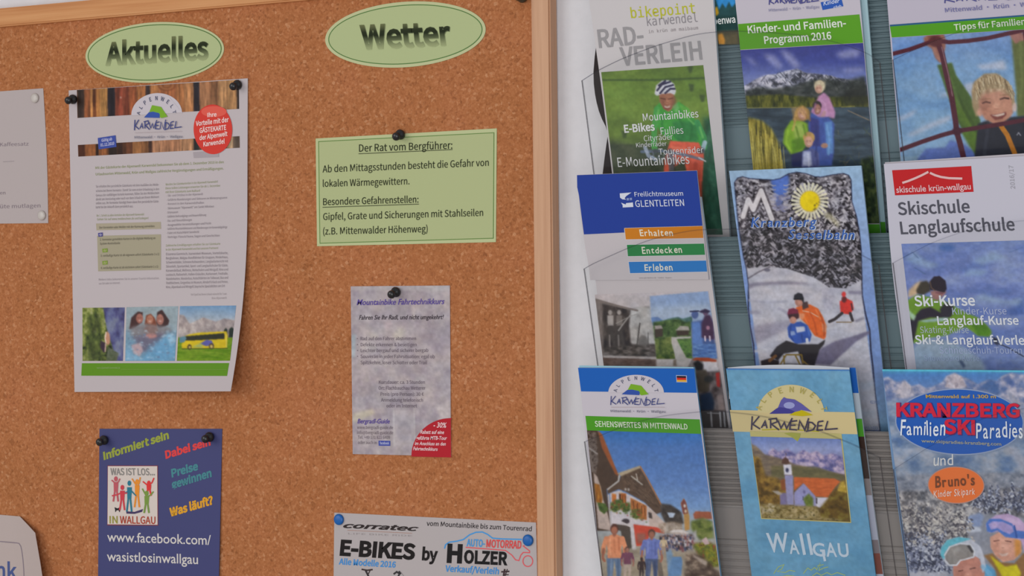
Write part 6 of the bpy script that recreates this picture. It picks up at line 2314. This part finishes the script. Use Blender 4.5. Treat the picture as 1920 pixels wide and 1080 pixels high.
cv.person(735, 1090, 160, (60, 46, 44), (40, 34, 34), (58, 46, 48), (50, 42, 44))
cv.person(920, 900, 150, (180, 146, 120), (90, 70, 60), (190, 170, 140), (150, 130, 110))
for fp, fc in (([(470, 760), (465, 850), (475, 900)], (226, 160, 124)), ([(540, 760), (545, 860)], (176, 104, 74)), ([(505, 780), (508, 880)], (190, 118, 84)), ([(480, 940), (475, 1100)], (120, 138, 164)), ([(535, 940), (540, 1100)], (70, 88, 116)),
               ([(790, 790), (786, 880)], (132, 142, 196)), ([(850, 800), (852, 900)], (80, 90, 146)), ([(820, 800), (822, 890)], (92, 104, 160)), ([(800, 960), (796, 1090)], (92, 104, 136)), ([(845, 960), (850, 1090)], (54, 64, 92))):
    cv.L(fp, 16, fc, .6, 8)
th.part('street_photo', 1).photo(cv, q).done()

# ---- row three, middle: village brochure and the one behind it -----------------------------
crop(1340, 670, 5.144)
th = brochure('spare brochure standing behind the church village brochure, only its striped edge showing', 2, (1640, 1160), -0.004)
sheet(th, 'cover', [(154, 98), (1361, 108), (1690, 2546), (480, 2546)], (170, 180, 190), 0.002, 2, 10,
      curve=lambda s, t: np.hstack([s * -1.5 * np.sin(np.pi * t), 0 * s]))
for nm, ya, yb, cc in (('blue_head', 100, 344, (28, 88, 168)), ('green_band', 592, 764, (70, 142, 40)), ('dark_roof_print', 764, 1170, (58, 42, 36)), ('grey_wall_print', 1170, 1330, (134, 124, 124)),
                       ('pale_wall_print', 1330, 1760, (170, 172, 188)), ('beige_print', 1760, 1890, (126, 116, 120)), ('red_brown_print', 1890, 2090, (124, 70, 60)), ('white_print', 2090, 2540, (176, 180, 196))):
    p = th.part(nm, 1)
    xr = lambda y: 1361 + (y - 108) / (2546 - 108) * (1690 - 1361) - 1.5 * 5.144 * math.sin(math.pi * (y - 108) / 2438) - 2
    p.quad([(700, ya), (xr(ya), ya), (xr(yb), yb), (700, yb)], cc, 1, 4)
    p.done()
th = brochure('blue village brochure with yellow logo band and a photo of a white church', 2, (1530, 1160))
outline(th, 'page_behind', [(125, 98), (300, 84), (520, 74), (720, 70), (1000, 80), (1298, 100), (1300, 400), (140, 400)], (182, 184, 190), 0.001)
th.h = rowh(2, 0.0016)
qc = [(110, 108), (1298, 120), (1610, 2546), (411, 2546)]
sheet(th, 'cover', qc, (98, 146, 178), 0.0012, 4, 10, edge=(60, 130, 160))
cv = cvas(qc)
cv.grad([(100, (102, 148, 178)), (500, (92, 140, 172)), (1000, (104, 152, 182)), (1700, (84, 134, 168)), (2546, (88, 140, 170))])
cv.TX([(90, 90), (1330, 90), (1660, 2560), (400, 2560)], [(84, 132, 164), (98, 146, 176), (112, 158, 188)], 260, 200, .55)
cv.L([(108, 112), (1298, 124)], 16, (26, 86, 168), 1, 3)
th.part('blue_print', 1).photo(cv, qc, 3.0, 0.06).done()
p = th.part('yellow_band', 2)
p.quad([(146, 508), (1350, 530), (1378, 742), (176, 716)], (190, 174, 128))
a = np.radians(np.linspace(0, 180, 40))
p.poly([(735 + 320 * math.cos(t), 532 - 268 * math.sin(t)) for t in a], (188, 176, 130))
p.done()
region_logo(th, LogoMap((770, 688), (432, 6), (0, 409)), dict(kind='violet', dome=(0, 0, 0), arc=(160, 150, 84), ink=(64, 58, 78), rule=(0, 0, 0), town=(0, 0, 0), w=9), False, False, 4)
p = th.part('brush_stroke', 3)
p.line([(455, 700), (620, 694), (800, 700), (1005, 716)], 12, (168, 158, 44))
p.poly([(668, 732), (740, 726), (828, 734), (820, 778), (800, 812), (770, 790), (730, 760)], (150, 152, 70))
p.done()
q = [(345, 716), (1216, 740), (1308, 1588), (455, 1551)]
fr = th.part('photo_rim', 2)
fr.quad([(338, 710), (1224, 735), (1318, 1597), (448, 1558)], (176, 168, 110))
fr.done()
crop(1340, 850, 4.697)
q = [(316, -148), (1111, -126), (1195, 604), (415, 570)]
cv = cvas(q)
cv.grad([(-150, (96, 116, 172)), (-40, (136, 146, 188)), (60, (120, 120, 160)), (150, (110, 98, 100)), (240, (100, 82, 60)), (600, (90, 76, 40))])
mt = [(440, 60), (480, -20), (520, -50), (560, -10), (640, -40), (720, 10), (780, -30), (840, 0), (900, -20), (960, 20), (1040, 0), (1140, 40), (1150, 190), (700, 130), (500, 60)]
cv.TX(mt, [(84, 84, 132), (118, 112, 156), (160, 144, 172), (184, 170, 190)], 40, 34, 1, 5)
cv.TX([(310, -90), (370, -60), (440, 10), (560, 40), (720, 100), (900, 140), (1140, 190), (1150, 230), (350, 230)], [(92, 78, 70), (112, 98, 84), (130, 112, 90)], 80, 26, 1, 6)
cv.TX([(500, 110), (900, 120), (1140, 200), (1150, 230), (500, 215)], [(84, 82, 52), (100, 94, 60)], 40, 16, .8, 6)
cv.TX([(320, 20), (400, 40), (450, 200), (560, 220), (640, 340), (600, 460), (400, 440), (360, 220)], [(72, 54, 20), (112, 84, 34), (146, 116, 50)], 40, 40, 1, 8)
cv.P([(700, 212), (1060, 225), (1110, 250), (1060, 300), (1000, 390), (890, 380), (780, 265), (700, 330)], (186, 92, 46), 1, 3)
cv.TX([(700, 212), (1060, 225), (1080, 260), (1000, 385), (890, 370), (790, 262), (710, 300)], [(160, 76, 36), (196, 102, 54)], 60, 10, .6, 3)
cv.P([(580, 240), (625, 220), (632, 330), (590, 320)], (130, 74, 42), 1, 4)
cv.P([(700, 350), (785, 265), (890, 380), (900, 470), (705, 470)], (138, 136, 178), 1, 3)
cv.P([(895, 390), (1010, 392), (1000, 440), (930, 480), (895, 470)], (190, 188, 204), 1, 3)
cv.P([(575, 350), (635, 350), (640, 455), (580, 455)], (112, 104, 140), 1, 4)
cv.P([(500, 330), (560, 330), (600, 360), (560, 370)], (150, 140, 130), 1, 4)
cv.P([(618, 190), (690, 192), (700, 455), (640, 458)], (136, 134, 172), 1, 2)
cv.P([(606, 100), (676, 100), (684, 192), (615, 192)], (196, 192, 204), 1, 2)
cv.E(640, 150, 14, 20, (52, 54, 84), 1, 2)
cv.P([(592, 90), (596, 55), (622, 36), (650, 52), (662, 92), (630, 100)], (84, 56, 48), 1, 2)
cv.L([(626, 40), (630, 0)], 5, (90, 66, 60), .9, 2)
cv.L([(612, 192), (690, 192)], 5, (104, 80, 80), .9, 2)
cv.E(790, 340, 12, 16, (96, 92, 130), 1, 3)
cv.L([(780, 384), (780, 410)], 10, (84, 82, 120), 1, 3)
cv.L([(900, 400), (900, 440)], 12, (66, 60, 70), 1, 3)
cv.TX([(780, 400), (830, 355), (870, 400), (870, 470), (810, 480)], [(70, 84, 30), (104, 118, 50)], 24, 24, 1, 6)
cv.TX([(940, 470), (1010, 380), (1060, 320), (1160, 300), (1185, 600), (900, 590)], [(62, 46, 14), (94, 72, 24), (116, 104, 40)], 40, 40, 1, 8)
cv.TX([(1080, 330), (1110, 250), (1150, 240), (1170, 350)], [(150, 124, 40), (190, 160, 70)], 24, 24, 1, 5)
cv.TX([(405, 450), (640, 460), (900, 470), (940, 560), (1195, 600), (415, 575)], [(84, 70, 34), (124, 108, 62), (156, 140, 100), (60, 56, 24)], 26, 20, 1, 8)
cv.spots([(405, 440), (520, 440), (520, 520), (410, 540)], 26, [(176, 164, 140), (150, 136, 112)], 5, 9, .8, 1.4, 0, 2)
cv.spots([(680, 480), (900, 490), (860, 570), (660, 560)], 34, [(176, 158, 120), (150, 136, 96)], 4, 9, .8, 2, 40, 2)
th.part('church_photo', 3).photo(cv, q).done()
WW = (176, 190, 204)
for s_, x0_, y0_, x1_, y1_, cap in (('W', 470, 868, 660, 866, 162), ('A', 662, 882, 750, 886, 118), ('G', 868, 902, 978, 906, 112), ('A', 986, 906, 1080, 910, 118), ('U', 1094, 908, 1186, 912, 114)):
    p = th.part('title_letter', 2)
    p.text(s_, x0_, y0_, x1_, y1_, cap, WW, 'g', 0.03)
    if s_ == 'G':
        p.line([(950, 850), (972, 950)], 22, WW)
    p.done()
for xa, xb in ((756, 792), (820, 856)):
    p = th.part('title_letter', 2)
    p.line([(xa, 706), (xb, 894)], 26, WW)
    p.done()
p = th.part('script_lettering', 2)
SC = (150, 172, 110)
for st in ([(520, 1060), (560, 1000), (610, 980), (590, 1020), (550, 1040), (620, 1050), (660, 1030), (710, 1040)], [(780, 1060), (820, 1010), (850, 1030), (880, 1005), (900, 1025), (930, 960), (920, 1030), (960, 1010), (1000, 1000)],
           [(560, 1090), (640, 1076), (700, 1080)], [(860, 1080), (900, 1052), (940, 1074), (990, 1050), (1030, 1070), (1080, 1050), (1150, 1074)], [(905, 990), (960, 980)]):
    p.line(st, 7, SC)
p.done()

# ---- row three, right: family ski paradise ---------------------------------------------------
crop(1600, 670, 5.144)
th = brochure('family ski brochure with red lettering on a blue oval and two children in ski helmets', 2, (1830, 1160))
qc = [(278, 116), (1720, 128), (2010, 2546), (600, 2546)]
sheet(th, 'cover', qc, (100, 130, 166), 0.004, 4, 10, edge=(90, 170, 190), curve=lambda s, t: np.hstack([(1 - s) * -5 * np.sin(np.pi * t), 0 * s]))
cv = cvas(qc)
cv.grad([(110, (88, 160, 190)), (136, (70, 132, 176)), (170, (72, 116, 172)), (300, (92, 120, 168)), (420, (110, 130, 164)), (900, (104, 122, 150)), (1150, (116, 128, 150)), (1400, (128, 130, 140)), (2546, (134, 140, 156))])
cv.L([(270, 124), (1730, 132)], 22, (84, 172, 194), 1, 4)
R1 = [(180, 176, 188), (150, 150, 170), (110, 122, 156), (84, 104, 148)][::-1]
cv.TX([(280, 200), (340, 190), (420, 240), (500, 220), (560, 280), (640, 260), (700, 300), (760, 290), (860, 240), (900, 180), (980, 150), (1060, 190), (1140, 220), (1200, 260), (1300, 215), (1380, 230), (1440, 180), (1520, 150), (1700, 170), (1740, 520), (1200, 400), (300, 420)], R1, 70, 60, 1, 8)
cv.TX([(880, 290), (910, 190), (980, 158), (1050, 190), (1100, 290), (1000, 310)], [(120, 116, 130), (168, 156, 162), (190, 182, 190)], 34, 40, .9, 8)
cv.P([(1230, 280), (1330, 215), (1400, 290), (1430, 370), (1300, 340)], (64, 92, 140), .9, 10)
cv.P([(1440, 210), (1500, 160), (1560, 260), (1540, 300)], (66, 88, 140), .8, 10)
cv.TX([(410, 330), (480, 230), (560, 280), (600, 360), (520, 400), (410, 390)], [(120, 126, 148), (166, 160, 170), (184, 176, 182)], 30, 40, .9, 8)
cv.TX([(1480, 330), (1640, 400), (1740, 560), (1740, 900), (1620, 800)], [(96, 112, 150), (150, 150, 164), (120, 130, 156)], 60, 60, .9, 10)
cv.TX([(330, 440), (420, 400), (420, 700), (520, 800), (800, 930), (1100, 960), (1400, 900), (1700, 760), (1760, 1180), (370, 1180)], [(78, 102, 140), (100, 120, 150), (124, 138, 160), (146, 152, 166)], 150, 90, 1, 14)
cv.P([(1480, 870), (1560, 860), (1700, 1060), (1760, 1100), (1600, 1060)], (140, 144, 160), .7, 16)
cv.TX([(370, 1150), (700, 1130), (1100, 1120), (1740, 1100), (1780, 1400), (380, 1360)], [(92, 98, 112), (124, 128, 140), (150, 150, 158)], 50, 40, .85, 14)
cv.TX([(400, 1300), (700, 1280), (1100, 1330), (1300, 1280), (1740, 1240), (1760, 1560), (1200, 1500), (1100, 1760), (450, 1760)], [(58, 58, 64), (96, 96, 102), (140, 138, 142), (176, 172, 172)], 44, 50, .95, 10, 5)
cv.spots([(420, 1320), (1060, 1320), (1080, 1740), (460, 1740)], 200, [(170, 164, 160), (186, 180, 176), (84, 80, 82)], 6, 15, .55, .7, 0, 3)
for x_ in (640, 720, 1240, 1320, 1400, 1480, 1560, 1640):
    y_ = 1420 if x_ < 900 else 1230
    cv.TX([(x_, y_), (x_ + 44, y_ + 150), (x_ + 30, y_ + 230), (x_ - 36, y_ + 220), (x_ - 40, y_ + 150)], [(54, 56, 70), (92, 94, 110), (140, 142, 156)], 16, 30, .75, 10)
cv.TX([(480, 1680), (900, 1640), (950, 2060), (520, 2060)], [(48, 52, 70), (86, 92, 112), (140, 144, 160), (176, 178, 190)], 36, 44, .95, 10, 5)
cv.P([(1080, 1540), (1230, 1500), (1260, 1540), (1230, 1640), (1100, 1640)], (124, 140, 176), .9, 12)
cv.P([(1000, 1620), (1230, 1640), (1240, 1680), (1060, 1700)], (176, 180, 192), .9, 8)
cv.P([(480, 2060), (900, 2080), (960, 2560), (560, 2560)], (160, 162, 174), 1, 12)
FR = [(176, 170, 164), (190, 186, 182), (150, 146, 146), (110, 108, 112), (84, 82, 90), (66, 64, 74)]
for k in range(26):
    x_ = 430 + (k * 197) % 720
    y_ = 1300 + (k * 83) % 250
    cv.conifer(x_, y_, y_ + 260, 70, FR, 46, 13, k)
FB = [(150, 156, 176), (180, 184, 196), (100, 106, 130), (60, 64, 84), (48, 52, 70)]
for k in range(14):
    x_ = 500 + (k * 131) % 420
    cv.conifer(x_, 1640 + (k * 47) % 120, 2060, 70, FB, 46, 13, k)
for k in range(16):
    x_ = 1180 + (k * 71) % 560
    cv.conifer(x_, 1200 + (k * 37) % 90, 1440 + (k * 29) % 70, 46, FB, 34, 11, k)
crop(1600, 850, 4.697)
# lower child, pale blue helmet
cv.P([(1100, 960), (1180, 980), (1320, 1080), (1400, 1400), (820, 1500), (860, 1180), (880, 1060)], (84, 140, 176), 1, 5)
cv.P([(880, 980), (960, 900), (1100, 910), (1160, 1040), (1150, 1200), (1020, 1290), (930, 1230), (880, 1090)], (176, 120, 106), 1, 4)
cv.P([(770, 880), (775, 830), (830, 765), (930, 738), (1040, 760), (1120, 820), (1150, 900), (1170, 1000), (1140, 1060), (1120, 930), (1060, 900), (930, 900), (860, 990), (820, 990)], (176, 178, 190), 1, 4)
cv.P([(768, 900), (775, 830), (830, 765), (930, 738), (1040, 755), (900, 800), (820, 860), (800, 940)], (92, 168, 186), 1, 4)
cv.P([(805, 880), (850, 830), (940, 800), (1030, 810), (1065, 860), (1060, 910), (990, 930), (940, 940), (910, 980), (850, 985), (815, 940)], (128, 124, 122), 1, 3)
cv.L([(805, 900), (850, 825), (940, 795), (1035, 805), (1070, 862), (1062, 914), (990, 934), (945, 944), (912, 985), (848, 988), (810, 945)], 13, (190, 192, 200), 1, 2)
cv.P([(1000, 815), (1025, 810), (1060, 870), (1045, 880)], (60, 58, 62), 1, 3)
cv.L([(930, 1040), (965, 1032)], 10, (84, 52, 48), .9, 3)
cv.L([(1030, 1020), (1075, 1010)], 10, (84, 52, 48), .9, 3)
cv.P([(950, 1140), (1010, 1146), (1070, 1120), (1060, 1170), (1000, 1190)], (204, 186, 178), 1, 3)
cv.E(1000, 1080, 16, 22, (192, 136, 120), .9, 5)
cv.face(1010, 1060, 74, (0, 0, 0), (124, 76, 66), (206, 154, 138))
cv.L([(1140, 1000), (1200, 1060), (1240, 1200)], 40, (110, 166, 200), .6, 14)
cv.P([(860, 850), (930, 822), (960, 850), (880, 900)], (168, 166, 164), .5, 14)
# upper child, lilac helmet
cv.P([(1150, 900), (1230, 880), (1300, 960), (1420, 970), (1500, 880), (1740, 900), (1800, 1500), (1350, 1500), (1250, 1020)], (130, 96, 60), 1, 6)
cv.P([(1205, 900), (1260, 940), (1340, 1000), (1440, 980), (1480, 1060), (1420, 1200), (1320, 1100)], (186, 176, 30), 1, 5)
cv.P([(1205, 740), (1290, 690), (1420, 720), (1480, 780), (1480, 870), (1420, 940), (1320, 960), (1250, 900), (1210, 830)], (196, 146, 128), 1, 4)
cv.P([(1420, 760), (1470, 760), (1480, 880), (1430, 920)], (190, 130, 60), .9, 8)
cv.P([(1168, 640), (1190, 590), (1260, 545), (1360, 532), (1460, 570), (1540, 650), (1620, 760), (1600, 900), (1520, 920), (1480, 770), (1300, 690), (1200, 700)], (176, 150, 186), 1, 4)
cv.P([(1170, 620), (1200, 580), (1300, 580), (1400, 620), (1430, 680), (1620, 700), (1620, 760), (1430, 750), (1340, 740), (1270, 680), (1220, 700), (1180, 690)], (72, 108, 180), 1, 3)
cv.P([(1190, 625), (1230, 600), (1320, 605), (1400, 640), (1415, 690), (1380, 715), (1320, 690), (1270, 660), (1215, 675)], (150, 140, 190), 1, 4)
cv.L([(1420, 640), (1440, 740)], 14, (50, 80, 150), 1, 3)
cv.L([(1240, 775), (1285, 768)], 10, (96, 62, 56), .9, 3)
cv.L([(1340, 772), (1390, 780)], 10, (96, 62, 56), .9, 3)
cv.E(1305, 820, 18, 22, (206, 156, 138), .9, 5)
cv.P([(1280, 880), (1320, 888), (1370, 876), (1350, 905), (1310, 910)], (206, 190, 182), 1, 3)
cv.face(1318, 810, 78, (0, 0, 0), (150, 100, 86), (220, 172, 154))
cv.P([(1330, 560), (1430, 580), (1500, 640), (1420, 620)], (206, 184, 212), .6, 14)
cv.P([(1210, 620), (1260, 610), (1280, 650), (1230, 660)], (196, 170, 200), .6, 10)
crop(1600, 670, 5.144)
th.part('winter_picture', 1).photo(cv, qc).done()
ov = th.part('blue_oval', 2)
ov.ell(1024, 622, 622, 322, (130, 144, 172), rot=-1.5, n=72)
ov.ell(1024, 622, 610, 310, (36, 84, 164), rot=-1.5, n=72)
ov = ov.done()
p = th.part('oval_lettering', 4, parent=ov)
p.text('Mittenwald auf 1.300 m', 700, 392, 1376, 394, 32, (176, 146, 70), 'g', 0.03)
p.text('www.skiparadies-kranzberg.com', 658, 820, 1428, 852, 32, (150, 150, 132), 'g', 0.02)
p.done()
RD = (190, 36, 58)
p = th.part('red_lettering', 5)
p.text('KRANZBERG', 421, 572, 1611, 580, 126, (80, 36, 96), 'n', 0.075, upx=-0.02)
p.text('KRANZBERG', 415, 566, 1605, 574, 122, RD, 'n', 0.055, upx=-0.02)
p.done()
p = th.part('red_lettering', 5)
p.text('SKI', 876, 738, 1180, 748, 134, (80, 36, 96), 'n', 0.075, upx=-0.02)
p.text('SKI', 870, 732, 1174, 742, 130, RD, 'n', 0.055, upx=-0.02)
p.done()
p = th.part('white_lettering', 7)
p.hand('Familien', 452, 756, 890, 752, 140, (204, 210, 218), 'g', 0.012, 0.10, 0.22, 5)
p.done()
p = th.part('white_lettering', 7)
p.hand('Paradies', 1186, 774, 1640, 778, 145, (204, 210, 218), 'g', 0.012, 0.10, 0.2, 8)
p.done()
p = th.part('white_lettering', 3)
p.hand('und', 772, 1048, 970, 1034, 112, (196, 196, 196), 'g', 0.004, 0.08, 0.16, 2)
p.done()
crop(1600, 850, 4.697)
ov = th.part('orange_oval', 3)
ov.ell(905, 280, 250, 164, (170, 130, 120), rot=-2, n=56)
ov.ell(905, 280, 242, 156, (214, 108, 52), rot=-2, n=56)
ov = ov.done()
p = th.part('oval_lettering', 5, parent=ov)
p.hand("Bruno's", 722, 304, 1074, 276, 92, (112, 62, 36), 'g', 0.035, 0.07, 0.08, 6)
p.hand('Kinder Skipark', 708, 390, 1074, 360, 58, (214, 198, 188), 'g', 0.004, 0.1, 0.2, 4)
p.done()
